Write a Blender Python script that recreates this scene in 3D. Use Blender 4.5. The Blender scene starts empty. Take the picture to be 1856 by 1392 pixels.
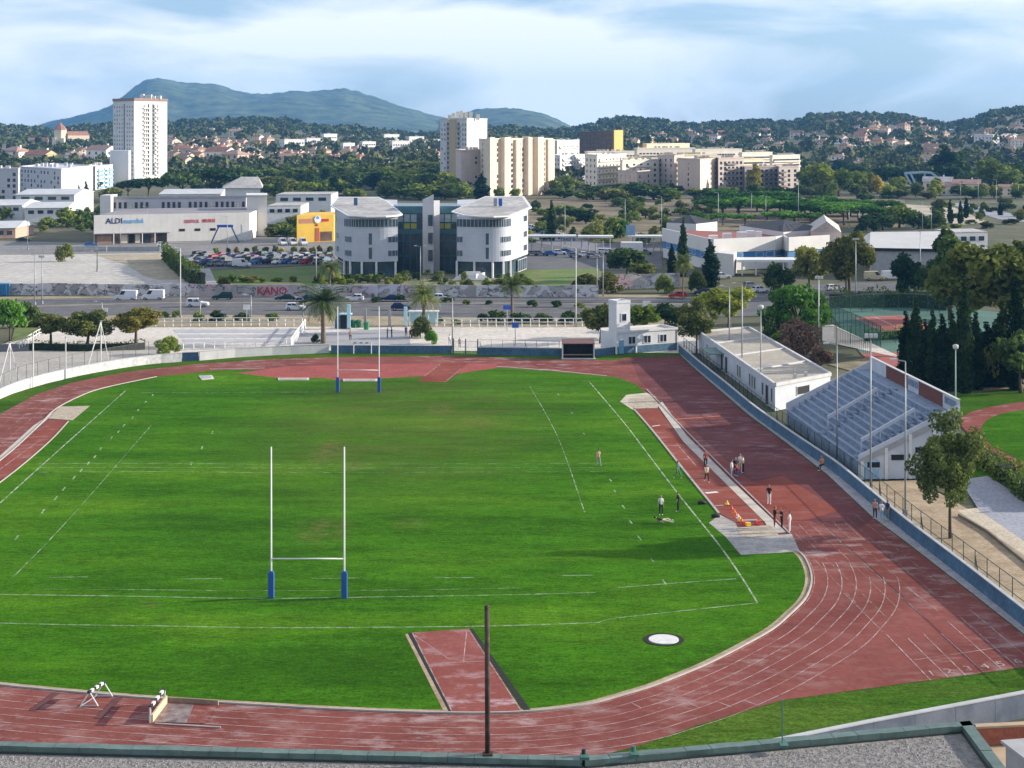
import bpy, bmesh, math, random
import numpy as np
from mathutils import Vector, Matrix, geometry
R = math.radians
rnd = random.Random(7)
# ---------------------------------------------------------------- camera, world, sun, exposure
F, HX, HY, H = 2921.0, 928.0, 232.0, 35.8        # focal length / horizon in photo pixels, camera height in metres
SC = bpy.context.scene
COL = SC.collection
cam = bpy.data.cameras.new('camera'); camo = bpy.data.objects.new('camera', cam); COL.objects.link(camo)
cam.sensor_fit = 'HORIZONTAL'; cam.sensor_width = 36.0; cam.lens = 36.0 * F / 1856.0
cam.shift_y = -(696.0 - HY) / 1856.0
cam.clip_start = 0.5; cam.clip_end = 40000
camo.location = (0, 0, H); camo.rotation_euler = (R(90), 0, 0)
SC.camera = camo
SUN_AZ, SUN_EL = 80.5, 17.5                       # clockwise from +Y (straight ahead), elevation
w = bpy.data.worlds.new('World'); SC.world = w; w.use_nodes = True
nt = w.node_tree; nt.nodes.clear()
def wn(t, **k):
    n = nt.nodes.new(t)
    for a, b in k.items(): setattr(n, a, b)
    return n
sky = wn('ShaderNodeTexSky', sky_type='NISHITA', sun_disc=False, sun_elevation=R(SUN_EL), sun_rotation=R(SUN_AZ),
         altitude=40, air_density=1.0, dust_density=0.6, ozone_density=2.0)
tc = wn('ShaderNodeTexCoord')
mp = wn('ShaderNodeMapping'); mp.inputs['Scale'].default_value = (4.6, 4.6, 17.0); mp.inputs['Location'].default_value = (1.3, 4.2, 0.6)
nt.links.new(tc.outputs['Generated'], mp.inputs[0])
nz = wn('ShaderNodeTexNoise'); nz.inputs['Scale'].default_value = 1.0; nz.inputs['Detail'].default_value = 7; nz.inputs['Roughness'].default_value = 0.52
nz.inputs['Distortion'].default_value = 0.6
nt.links.new(mp.outputs[0], nz.inputs['Vector'])
cr = wn('ShaderNodeValToRGB'); cr.color_ramp.elements[0].position = 0.41; cr.color_ramp.elements[1].position = 0.59
cr.color_ramp.elements[0].color = (0.14, 0.14, 0.14, 1); cr.color_ramp.elements[1].color = (0.92, 0.92, 0.92, 1)
nt.links.new(nz.outputs['Fac'], cr.inputs[0])
mx = wn('ShaderNodeMix', data_type='RGBA'); mx.inputs['B'].default_value = (7.7, 7.9, 8.2, 1)
tint = wn('ShaderNodeMix', data_type='RGBA', blend_type='MULTIPLY'); tint.inputs['Factor'].default_value = 1.0
tint.inputs['B'].default_value = (0.74, 0.90, 1.26, 1)
nt.links.new(sky.outputs[0], tint.inputs['A'])
nt.links.new(cr.outputs[0], mx.inputs['Factor']); nt.links.new(tint.outputs['Result'], mx.inputs['A'])
bg = wn('ShaderNodeBackground'); bg.inputs['Strength'].default_value = 0.085
nt.links.new(mx.outputs['Result'], bg.inputs[0])
wo = wn('ShaderNodeOutputWorld'); nt.links.new(bg.outputs[0], wo.inputs[0])
sv = Vector((math.sin(R(SUN_AZ)) * math.cos(R(SUN_EL)), math.cos(R(SUN_AZ)) * math.cos(R(SUN_EL)), math.sin(R(SUN_EL))))
sl = bpy.data.lights.new('sun', 'SUN'); sl.energy = 5.0; sl.angle = R(0.53); sl.color = (1.0, 0.90, 0.76)
so = bpy.data.objects.new('sun', sl); COL.objects.link(so); so.rotation_euler = (-sv).to_track_quat('-Z', 'Y').to_euler()
so.location = (200, 50, 200)
vs = SC.view_settings; vs.view_transform = 'Standard'; vs.look = 'None'; vs.exposure = 0.84; vs.gamma = 1.0; vs.use_curve_mapping = False
SC.cycles.use_denoising = True
SC.cycles.max_bounces = 6; SC.cycles.transparent_max_bounces = 12; SC.cycles.volume_bounces = 0

# ---------------------------------------------------------------- pixels to places
def G(x, y, z=0.0):                 # photo pixel -> point on the level z
    d = F * (H - z) / (y - HY)
    return Vector(((x - HX) * d / F, d, z))
def P(x, d, z=0.0): return Vector(((x - HX) * d / F, d, z))      # pixel column at a distance
def D(y, z=0.0): return F * (H - z) / (y - HY)
def ZY(y, d): return H - (y - HY) * d / F                         # height seen at pixel row y at distance d
# ---------------------------------------------------------------- mesh builder
class MB:
    def __init__(s): s.v = []; s.f = []; s.m = []
    def add(s, vs, fs, m=0):
        o = len(s.v); s.v += [tuple(p) for p in vs]; s.f += [tuple(i + o for i in q) for q in fs]; s.m += [m] * len(fs); return s
    def quad(s, a, b, c, d, m=0): return s.add([a, b, c, d], [(0, 1, 2, 3)], m)
    def box(s, c, e, rz=0.0, m=0):          # centre, full size
        x, y, z = e[0] / 2, e[1] / 2, e[2] / 2; ca, sa = math.cos(rz), math.sin(rz); vs = []
        for k in (-z, z):
            for i, j in ((-x, -y), (x, -y), (x, y), (-x, y)):
                vs.append((c[0] + i * ca - j * sa, c[1] + i * sa + j * ca, c[2] + k))
        return s.add(vs, [(3, 2, 1, 0), (4, 5, 6, 7), (0, 1, 5, 4), (1, 2, 6, 5), (2, 3, 7, 6), (3, 0, 4, 7)], m)
    def prism(s, poly, z0, z1, m=0, mtop=None, bottom=False):
        n = len(poly); A = sum(poly[i][0] * poly[(i + 1) % n][1] - poly[(i + 1) % n][0] * poly[i][1] for i in range(n))
        if A < 0: poly = poly[::-1]
        f0 = z0 if callable(z0) else (lambda p: z0); f1 = z1 if callable(z1) else (lambda p: z1)
        vs = [(p[0], p[1], f0(p)) for p in poly] + [(p[0], p[1], f1(p)) for p in poly]
        s.add(vs, [(i, (i + 1) % n, n + (i + 1) % n, n + i) for i in range(n)], m)
        tr = geometry.tessellate_polygon([[Vector((p[0], p[1], 0)) for p in poly]])
        top = [tuple(sorted_ccw(poly, t)) for t in tr]
        s.add([(p[0], p[1], f1(p)) for p in poly], top, m if mtop is None else mtop)
        if bottom: s.add([(p[0], p[1], f0(p)) for p in poly], [t[::-1] for t in top], m)
        return s
    def sheet(s, poly, z, m=0):
        tr = geometry.tessellate_polygon([[Vector((p[0], p[1], 0)) for p in poly]])
        return s.add([(p[0], p[1], z) for p in poly], [tuple(sorted_ccw(poly, t)) for t in tr], m)
    def tube(s, pts, rs, n=8, m=0, cap=True):
        pts = [Vector(p) for p in pts]
        if not hasattr(rs, '__len__'): rs = [rs] * len(pts)
        vs = []; fs = []
        for i, p in enumerate(pts):
            t = (pts[min(i + 1, len(pts) - 1)] - pts[max(i - 1, 0)]).normalized()
            a = t.orthogonal().normalized() if abs(t.z) < .95 else (Vector((1, 0, 0)) - t * t.x).normalized()
            b = t.cross(a)
            for k in range(n):
                an = 2 * math.pi * k / n; vs.append(p + (a * math.cos(an) + b * math.sin(an)) * rs[i])
        for i in range(len(pts) - 1):
            for k in range(n): fs.append((i * n + k, i * n + (k + 1) % n, (i + 1) * n + (k + 1) % n, (i + 1) * n + k))
        if cap:
            fs.append(tuple(range(n))[::-1]); fs.append(tuple((len(pts) - 1) * n + k for k in range(n)))
        return s.add(vs, fs, m)
    def bar(s, a, b, w, h=None, m=0):       # square bar between two points
        a, b = Vector(a), Vector(b); h = h or w; t = (b - a).normalized()
        u = t.cross(Vector((0, 0, 1))); u = Vector((1, 0, 0)) if u.length < 1e-3 else u.normalized(); q = u.cross(t)
        vs = [p + u * (i * w / 2) + q * (j * h / 2) for p in (a, b) for i, j in ((-1, -1), (1, -1), (1, 1), (-1, 1))]
        return s.add(vs, [(0, 1, 2, 3), (7, 6, 5, 4), (0, 4, 5, 1), (1, 5, 6, 2), (2, 6, 7, 3), (3, 7, 4, 0)], m)
    def mesh(s, name, org=None, smooth=False):
        me = bpy.data.meshes.new(name); o = org or Vector((0, 0, 0))
        me.from_pydata([(p[0] - o[0], p[1] - o[1], p[2] - o[2]) for p in s.v], [], s.f)
        me.polygons.foreach_set('material_index', s.m)
        if smooth: me.polygons.foreach_set('use_smooth', [True] * len(s.f))
        me.update(); return me
    def build(s, name, mats, parent=None, smooth=False, kind=None, label=None):
        org = parent.location if parent is not None else None
        me = s.mesh(name, org, smooth)
        for m in (mats if isinstance(mats, (list, tuple)) else [mats]): me.materials.append(m)
        o = bpy.data.objects.new(name, me); COL.objects.link(o)
        if parent is not None:
            o.parent = parent
        if kind: o['kind'] = kind
        if label: o['label'] = label
        return o
def sorted_ccw(poly, t):
    a, b, c = (poly[i] for i in t)
    return t if (b[0] - a[0]) * (c[1] - a[1]) - (b[1] - a[1]) * (c[0] - a[0]) > 0 else t[::-1]
def sub(name, mb, mats, part, thing_, smooth=False):       # a sub-part: child of a part whose mesh is in the thing's frame
    me = mb.mesh(name, thing_.location, smooth)
    for m in (mats if isinstance(mats, (list, tuple)) else [mats]): me.materials.append(m)
    o = bpy.data.objects.new(name, me); COL.objects.link(o); o.parent = part; return o
def thing(name, label, cat, loc=(0, 0, 0), group=None):
    o = bpy.data.objects.new(name, None); COL.objects.link(o); o.location = loc; o.empty_display_size = .3
    tag(o, label, cat, group); return o
def tag(o, label=None, cat=None, group=None, kind=None):
    if label: o['label'] = label
    if cat: o['category'] = cat
    if group: o['group'] = group
    if kind: o['kind'] = kind
    return o
def clone(root, loc, rz=0.0, sc=1.0, label=None, group=None):
    r = root.copy(); COL.objects.link(r); r.location = loc; r.rotation_euler = (0, 0, rz)
    r.scale = (sc, sc, sc) if not hasattr(sc, '__len__') else sc
    if label: r['label'] = label
    if group: r['group'] = group
    for ch in list(root.children):
        c = ch.copy(); COL.objects.link(c); c.parent = r
        for g in ch.children:
            d = g.copy(); COL.objects.link(d); d.parent = c
    return r
STZ = [0]
def structure(name, poly, z, mat):
    STZ[0] += 1; z += .0005 * (STZ[0] % 17)
    o = MB().sheet([(p[0], p[1]) for p in poly], z).build(name, mat); o['kind'] = 'structure'; return o
def gp(pts, z=0.0): return [G(x, y, z) for x, y in pts]
def smooth(pts, k=6):                         # Catmull-Rom through points
    out = []; n = len(pts)
    for i in range(n - 1):
        p0, p1, p2, p3 = (Vector(pts[max(0, min(n - 1, j))]) for j in (i - 1, i, i + 1, i + 2))
        for s_ in range(k):
            t = s_ / k
            out.append(0.5 * ((2 * p1) + (p2 - p0) * t + (2 * p0 - 5 * p1 + 4 * p2 - p3) * t * t + (3 * p1 - p0 - 3 * p2 + p3) * t ** 3))
    out.append(Vector(pts[-1])); return out
def offset(pl, d):                            # offset a world polyline sideways (to its right for d > 0)
    out = []
    for i, p in enumerate(pl):
        t = (pl[min(i + 1, len(pl) - 1)] - pl[max(i - 1, 0)]); t.z = 0; t.normalize()
        out.append(p + Vector((t.y, -t.x, 0)) * d)
    return out
def strip(mb, pl, w, z, m=0):
    a = offset(pl, -w / 2); b = offset(pl, w / 2)
    for i in range(len(pl) - 1):
        mb.quad((*b[i].xy, z), (*b[i + 1].xy, z), (*a[i + 1].xy, z), (*a[i].xy, z), m)
    return mb
def wallrun(mb, pl, w, z0, z1, m=0, mtop=None):  # a wall along a polyline
    a = offset(pl, -w / 2); b = offset(pl, w / 2); n = len(pl)
    vs = [(*p.xy, z) for z in (z0, z1) for q in (a, b) for p in q]
    A0, B0, A1, B1 = 0, n, 2 * n, 3 * n; fs = []; ft = []
    for i in range(n - 1):
        fs.append((A0 + i + 1, A0 + i, A1 + i, A1 + i + 1)); fs.append((B0 + i, B0 + i + 1, B1 + i + 1, B1 + i)); ft.append((A1 + i, B1 + i, B1 + i + 1, A1 + i + 1))
    fs.append((A0, B0, B1, A1)); fs.append((B0 + n - 1, A0 + n - 1, A1 + n - 1, B1 + n - 1))
    o = len(mb.v); mb.v += vs
    for q, mm in [(q, m) for q in fs] + [(q, m if mtop is None else mtop) for q in ft]:
        mb.f.append(tuple(i + o for i in q)); mb.m.append(mm)
    return mb
def resample(pl, step):
    out = [pl[0]]; acc = 0
    for a, b in zip(pl[:-1], pl[1:]):
        L = (b - a).length; t = step - acc
        while t <= L: out.append(a.lerp(b, t / L)); t += step
        acc = L - (t - step)
    return out
# ---------------------------------------------------------------- materials
MATS = {}
def mat(name, col, rough=0.85, var=0.12, scale=1.5, col2=None, bump=0.0, metal=0.0, scale2=None, spec=0.3, obj=False, pos=(0.35, 0.65), sx=(1, 1, 1)):
    if name in MATS: return MATS[name]
    m = bpy.data.materials.new(name); m.use_nodes = True; t = m.node_tree; b = t.nodes['Principled BSDF']
    b.inputs['Roughness'].default_value = rough; b.inputs['Metallic'].default_value = metal; b.inputs['Specular IOR Level'].default_value = spec
    if var == 0 and col2 is None: b.inputs['Base Color'].default_value = (*col, 1)
    else:
        if obj: src = t.nodes.new('ShaderNodeTexCoord').outputs['Object']
        else: src = t.nodes.new('ShaderNodeNewGeometry').outputs['Position']
        if tuple(sx) != (1, 1, 1):
            q = t.nodes.new('ShaderNodeMapping'); q.inputs['Scale'].default_value = sx; t.links.new(src, q.inputs[0]); src = q.outputs[0]
        n = t.nodes.new('ShaderNodeTexNoise'); n.inputs['Scale'].default_value = scale; n.inputs['Detail'].default_value = 6; n.inputs['Roughness'].default_value = .62
        t.links.new(src, n.inputs['Vector'])
        r = t.nodes.new('ShaderNodeValToRGB'); r.color_ramp.elements[0].position, r.color_ramp.elements[1].position = pos
        c2 = col2 if col2 else tuple(min(1, c * (1 + var)) for c in col)
        c1 = col if col2 else tuple(c * (1 - var) for c in col)
        r.color_ramp.elements[0].color = (*c1, 1); r.color_ramp.elements[1].color = (*c2, 1)
        t.links.new(n.outputs['Fac'], r.inputs[0]); out = r.outputs[0]
        if scale2:
            n2 = t.nodes.new('ShaderNodeTexNoise'); n2.inputs['Scale'].default_value = scale2; n2.inputs['Detail'].default_value = 4; t.links.new(src, n2.inputs['Vector'])
            mm = t.nodes.new('ShaderNodeMix'); mm.data_type = 'RGBA'; mm.blend_type = 'OVERLAY'; mm.inputs['Factor'].default_value = 0.55
            t.links.new(out, mm.inputs['A']); t.links.new(n2.outputs['Fac'], mm.inputs['B']); out = mm.outputs['Result']
        t.links.new(out, b.inputs['Base Color'])
        if bump:
            bp = t.nodes.new('ShaderNodeBump'); bp.inputs['Strength'].default_value = bump; bp.inputs['Distance'].default_value = 0.05
            t.links.new(n.outputs['Fac'], bp.inputs['Height']); t.links.new(bp.outputs[0], b.inputs['Normal'])
    MATS[name] = m; return m
def leafmat(name, a, b_, trans=0.3, dry=None):
    if name in MATS: return MATS[name]
    m = bpy.data.materials.new(name); m.use_nodes = True; t = m.node_tree; t.nodes.clear(); N = t.nodes.new
    tcn = N('ShaderNodeTexCoord'); n = N('ShaderNodeTexNoise'); n.inputs['Scale'].default_value = 5.0; n.inputs['Detail'].default_value = 3
    t.links.new(tcn.outputs['Object'], n.inputs['Vector'])
    oi = N('ShaderNodeObjectInfo'); ad = N('ShaderNodeMath'); ad.operation = 'MULTIPLY_ADD'; ad.inputs[1].default_value = 0.5; ad.inputs[2].default_value = -0.25
    t.links.new(oi.outputs['Random'], ad.inputs[0])
    su = N('ShaderNodeMath'); su.operation = 'ADD'; t.links.new(n.outputs['Fac'], su.inputs[0]); t.links.new(ad.outputs[0], su.inputs[1])
    r = N('ShaderNodeValToRGB'); r.color_ramp.elements[0].position = 0.3; r.color_ramp.elements[1].position = 0.72
    r.color_ramp.elements[0].color = (*a, 1); r.color_ramp.elements[1].color = (*b_, 1)
    if dry: e = r.color_ramp.elements.new(0.9); e.color = (*dry, 1)
    t.links.new(su.outputs[0], r.inputs[0])
    d = N('ShaderNodeBsdfDiffuse'); tr = N('ShaderNodeBsdfTranslucent'); mx_ = N('ShaderNodeMixShader'); mx_.inputs[0].default_value = trans
    t.links.new(r.outputs[0], d.inputs[0]); t.links.new(r.outputs[0], tr.inputs[0]); t.links.new(d.outputs[0], mx_.inputs[1]); t.links.new(tr.outputs[0], mx_.inputs[2])
    o = N('ShaderNodeOutputMaterial'); t.links.new(mx_.outputs[0], o.inputs[0]); MATS[name] = m; return m
def alphamat(name, col, cover=0.25):            # fine wire netting, far too thin to see wire by wire
    if name in MATS: return MATS[name]
    m = bpy.data.materials.new(name); m.use_nodes = True; t = m.node_tree; t.nodes.clear(); N = t.nodes.new
    d = N('ShaderNodeBsdfDiffuse'); d.inputs[0].default_value = (*col, 1); tr = N('ShaderNodeBsdfTransparent'); x = N('ShaderNodeMixShader'); x.inputs[0].default_value = cover
    t.links.new(tr.outputs[0], x.inputs[1]); t.links.new(d.outputs[0], x.inputs[2]); o = N('ShaderNodeOutputMaterial'); t.links.new(x.outputs[0], o.inputs[0]); MATS[name] = m; return m
WHITE = mat('white_paint', (.64, .64, .63), .6, .06, .7)
CREAM = mat('cream_render', (.66, .56, .44), .9, .08, .4)
PINKISH = mat('pinkish_render', (.52, .44, .40), .9, .06, .4)
GREYC = mat('grey_concrete', (.33, .33, .335), .9, .12, .8)
PALEC = mat('pale_concrete', (.50, .50, .50), .9, .10, .6)
GLASS = mat('window_glass', (.025, .035, .05), .12, .5, .3, spec=.6)
DARK = mat('dark_void', (.02, .02, .022), .8, .2)
STEEL = mat('galvanised_steel', (.31, .33, .35), .45, .08, 2, metal=.3)
ASPH = mat('asphalt', (.10, .10, .105), .9, .2, .25, bump=.1, scale2=8)
BLUEP = mat('blue_wall_paint', (.06, .13, .20), .7, .22, .5, scale2=3)
BARK = mat('bark', (.10, .075, .055), .95, .3, 3)
TERRA = mat('terracotta_tiles', (.33, .155, .10), .9, .25, .6)
GREENM = mat('green_metal', (.05, .13, .11), .5, .1, 2)
TYRE = mat('tyre_rubber', (.015, .015, .015), .9, .1)
# ---------------------------------------------------------------- ground materials with their own build
def nodes(name):
    m = bpy.data.materials.new(name); m.use_nodes = True; MATS[name] = m; t = m.node_tree; b = t.nodes['Principled BSDF']; b.inputs['Roughness'].default_value = .95; b.inputs['Specular IOR Level'].default_value = .02
    return m, t, b
def noise(t, src, sc, det=4, ro=.55, sx=None, loc=None):
    if sx or loc:
        q = t.nodes.new('ShaderNodeMapping'); q.inputs['Scale'].default_value = sx or (1, 1, 1); q.inputs['Location'].default_value = loc or (0, 0, 0); t.links.new(src, q.inputs[0]); src = q.outputs[0]
    n = t.nodes.new('ShaderNodeTexNoise'); n.inputs['Scale'].default_value = sc; n.inputs['Detail'].default_value = det; n.inputs['Roughness'].default_value = ro
    t.links.new(src, n.inputs['Vector']); return n.outputs['Fac']
def ramp(t, fac, stops):
    r = t.nodes.new('ShaderNodeValToRGB'); e = r.color_ramp.elements
    while len(e) < len(stops): e.new(.5)
    for i, (p, c) in enumerate(stops): e[i].position = p; e[i].color = (*c, 1) if hasattr(c, '__len__') else (c, c, c, 1)
    t.links.new(fac, r.inputs[0]); return r.outputs[0]
def mixc(t, fac, a, b, blend='MIX'):
    m = t.nodes.new('ShaderNodeMix'); m.data_type = 'RGBA'; m.blend_type = blend
    for k, v in (('Factor', fac), ('A', a), ('B', b)):
        if hasattr(v, 'links') or isinstance(v, bpy.types.NodeSocket): t.links.new(v, m.inputs[k])
        elif k == 'Factor': m.inputs[k].default_value = v
        else: m.inputs[k].default_value = (*v, 1)
    return m.outputs['Result']
def math_(t, op, a, b=None):
    m = t.nodes.new('ShaderNodeMath'); m.operation = op
    for i, v in enumerate((a, b)):
        if v is None: continue
        if isinstance(v, bpy.types.NodeSocket): t.links.new(v, m.inputs[i])
        else: m.inputs[i].default_value = v
    if op == 'MULTIPLY_ADD': m.inputs[2].default_value = .5
    return m.outputs[0]
def blob(t, pos, c, rx, ry):        # 1 inside a world ellipse fading to 0
    q = t.nodes.new('ShaderNodeMapping'); q.inputs['Location'].default_value = (-c[0] / rx, -c[1] / ry, 0); q.inputs['Scale'].default_value = (1 / rx, 1 / ry, 0)
    t.links.new(pos, q.inputs[0]); v = t.nodes.new('ShaderNodeVectorMath'); v.operation = 'LENGTH'; t.links.new(q.outputs[0], v.inputs[0])
    mr = t.nodes.new('ShaderNodeMapRange'); mr.interpolation_type = 'SMOOTHSTEP'; mr.inputs['From Min'].default_value = 1.0; mr.inputs['From Max'].default_value = 0.25
    t.links.new(v.outputs['Value'], mr.inputs[0]); return mr.outputs[0]
def posn(t): return t.nodes.new('ShaderNodeNewGeometry').outputs['Position']
def grass_material(name, dark, mid, light, worn=True):
    m, t, b = nodes(name); p = posn(t)
    big = noise(t, p, .05, 4, .6, sx=(.6, 1.6, 1)); fine = noise(t, p, 1.6, 5, .7, sx=(.7, 1.4, 1))
    c = ramp(t, big, [(.34, dark), (.5, mid), (.68, light)])
    c = mixc(t, .7, c, ramp(t, fine, [(.3, .24), (.7, .76)]), 'OVERLAY')
    c = mixc(t, .5, c, ramp(t, noise(t, p, .35, 4, .65, sx=(.5, 1.5, 1), loc=(3, 8, 0)), [(.32, .28), (.68, .72)]), 'OVERLAY')
    tuft = noise(t, p, 4.5, 4, .75)
    c = mixc(t, .75, c, ramp(t, tuft, [(.35, .27), (.65, .74)]), 'OVERLAY')
    sy = t.nodes.new('ShaderNodeSeparateXYZ'); t.links.new(p, sy.inputs[0]); bands = math_(t, 'SINE', math_(t, 'ADD', math_(t, 'MULTIPLY', sy.outputs['Y'], .62), math_(t, 'MULTIPLY', big, 5.0)))
    c = mixc(t, .28, c, ramp(t, math_(t, 'MULTIPLY_ADD', bands, .5), [(.35, .44), (.65, .56)]), 'OVERLAY')
    if worn:
        mk = blob(t, p, G(735, 760), 26, 58)
        w1 = noise(t, p, .16, 4, .65, sx=(.5, 1.3, 1)); f = math_(t, 'MULTIPLY', mk, ramp(t, w1, [(.30, .05), (.66, .55)]))
        c = mixc(t, f, c, (.10, .105, .028))
        for (x, y, rx, ry) in ((585, 962, 3.4, 7), (600, 808, 2.2, 5), (640, 846, 1.6, 4), (800, 742, 2.4, 6), (865, 765, 3.2, 5), (275, 1096, 1.3, 1.1), (590, 825, 3, 7), (745, 950, 2.2, 3)):
            g = G(x, y); f = math_(t, 'MULTIPLY', blob(t, p, g, rx, ry), ramp(t, noise(t, p, .9, 4, .7), [(.42, 0.0), (.66, .55)]))
            c = mixc(t, f, c, (.17, .115, .055))
        sp = ramp(t, noise(t, p, .34, 5, .7, sx=(.6, 1.2, 1), loc=(7, 3, 0)), [(.66, 0.0), (.76, .55)])
        c = mixc(t, sp, c, (.10, .10, .03))
    t.links.new(c, b.inputs['Base Color'])
    bp = t.nodes.new('ShaderNodeBump'); bp.inputs['Strength'].default_value = .5; bp.inputs['Distance'].default_value = .04; t.links.new(tuft, bp.inputs['Height']); t.links.new(bp.outputs[0], b.inputs['Normal'])
    return m
GRASS = grass_material('pitch_grass', (.027, .090, .004), (.040, .126, .005), (.070, .164, .008))
VERGE = grass_material('verge_grass', (.028, .080, .007), (.042, .102, .009), (.068, .118, .015), False)
def track_material(name, a, b_, stain, amt):
    m, t, b = nodes(name); p = posn(t); b.inputs['Roughness'].default_value = .8
    c = ramp(t, noise(t, p, .11, 5, .6), [(.35, a), (.65, b_)])
    c = mixc(t, .4, c, ramp(t, noise(t, p, 2.2, 5, .7), [(.3, .3), (.7, .7)]), 'OVERLAY')
    s = ramp(t, noise(t, p, .42, 6, .68, sx=(.8, 1.5, 1)), [(.50, 0.0), (.66, amt)])
    s2 = ramp(t, noise(t, p, .06, 2, .5, loc=(4, 9, 2)), [(.40, .15), (.62, 1.0)])
    c = mixc(t, math_(t, 'MULTIPLY', s, s2), c, stain)
    t.links.new(c, b.inputs['Base Color']); return m
TRACK = track_material('track_rubber', (.155, .049, .041), (.225, .077, .065), (.42, .32, .31), .66)
TRACK2 = track_material('runway_rubber', (.185, .048, .033), (.25, .08, .06), (.40, .30, .30), .5)
def paint_material(name, col, keep):    # worn white lines: the surface shows through in flakes
    m, t, b = nodes(name); p = posn(t); t.links.new(mixc(t, ramp(t, noise(t, p, 1.1, 5, .7), [(.4, 0.), (.6, .35)]), col, tuple(.5 * c for c in col)), b.inputs['Base Color'])
    tr = t.nodes.new('ShaderNodeBsdfTransparent'); mx_ = t.nodes.new('ShaderNodeMixShader'); o = t.nodes['Material Output']
    f = ramp(t, noise(t, p, .7, 6, .7), [(.42, keep), (.62, 1 - (1 - keep) * .25)])
    t.links.new(f, mx_.inputs[0]); t.links.new(tr.outputs[0], mx_.inputs[1]); t.links.new(b.outputs[0], mx_.inputs[2]); t.links.new(mx_.outputs[0], o.inputs[0]); return m
LINE = paint_material('lane_paint', (.54, .44, .41), .25)
CHALK = paint_material('pitch_chalk', (.52, .60, .46), .22)
CHALKF = paint_material('faint_chalk', (.42, .52, .36), .05)
PALE = mat('pale_sand', (.41, .39, .36), .95, .1, .05, scale2=.6)
PLAZA = mat('pale_plaza', (.52, .48, .43), .95, .08, .12, scale2=1.2)
DIRT = mat('dry_dirt', (.25, .18, .11), .95, .2, .35, col2=(.40, .32, .22), scale2=3, bump=.2)
SCRUB = mat('scrub_ground', (.095, .10, .045), .95, .2, .05, col2=(.23, .19, .12), scale2=.4)
FARG = mat('far_ground', (.045, .058, .024), .95, .2, .012, col2=(.12, .11, .06), scale2=.1)
SAND = mat('pit_sand', (.44, .38, .30), .95, .2, 1.2, col2=(.30, .25, .18), bump=.8, scale2=5)
PAVE = mat('grey_paving', (.30, .30, .31), .9, .1, .4, scale2=3)
LAWN = mat('mound_grass', (.06, .15, .015), .95, .2, .12, col2=(.15, .15, .05), scale2=1.2)
# ---------------------------------------------------------------- terrain
gnd = MB().sheet([(-9500, -400), (9500, -400), (9500, 9500), (-9500, 9500)], -0.12).build('ground', FARG); gnd['kind'] = 'structure'
SKY = [(-900, 214), (-300, 218), (0, 228), (60, 232), (100, 238), (135, 230), (200, 225), (310, 220), (400, 216), (450, 214), (520, 218), (560, 228), (640, 231), (700, 240), (760, 243), (830, 246), (890, 229), (940, 231), (1000, 238), (1060, 230), (1100, 218), (1130, 213), (1200, 220), (1260, 226), (1360, 218), (1440, 221), (1470, 209), (1520, 206), (1600, 207), (1650, 210), (1690, 221), (1730, 223), (1770, 214), (1805, 199), (1856, 192), (2300, 190), (2900, 210)]
SX = np.array([p[0] for p in SKY], float); SY = np.array([p[1] for p in SKY], float)
def hz(X, Y):                       # height of the hills
    X = np.asarray(X, float); Y = np.asarray(Y, float); u = HX + F * X / np.maximum(Y, 1)
    D1 = 2550 + 150 * np.sin(u * .006); cz = H + (HY - np.interp(u, SX, SY)) * D1 / F - 11
    t = np.clip((Y - 1120) / (D1 - 1120), 0, 1); s = .45 * t + .55 * t * t * (3 - 2 * t)
    back = np.clip((Y - D1) / 2200, 0, 1); bump = (np.sin(X * .011 + Y * .006) * np.cos(X * .004 - Y * .009) * 4) * np.clip(t * 3, 0, 1) * (1 - t)
    return np.maximum(cz, 6) * s * (1 - .85 * back * back * (3 - 2 * back)) + bump - .1
def onhill(x, y):                   # photo pixel -> point on the hills
    for d in np.arange(1000, 2750, 4.0):
        z = float(hz((x - HX) * d / F, d)) if d > 1120 else 0.0
        if HY + F * (H - z) / d <= y: return Vector(((x - HX) * d / F, d, z))
    return None
us = np.arange(-1100, 3000, 20.0); ds = np.concatenate([np.arange(1090, 2800, 30.0), np.arange(2800, 5000, 200.0)])
U, DD = np.meshgrid(us, ds); Xg = (U - HX) * DD / F; Zg = hz(Xg, DD); Zg[0, :] = -3
V = np.stack([Xg.ravel(), DD.ravel(), Zg.ravel()], 1); nu, nd = len(us), len(ds)
hb = MB(); hb.v = [tuple(p) for p in V.tolist()]
hb.f = [(j * nu + i, j * nu + i + 1, (j + 1) * nu + i + 1, (j + 1) * nu + i) for j in range(nd - 1) for i in range(nu - 1)]; hb.m = [0] * len(hb.f)
hb.build('hillside', mat('hill_ground', (.06, .075, .03), .95, .3, .015, col2=(.17, .15, .08), scale2=.12), smooth=True)['kind'] = 'structure'
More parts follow.
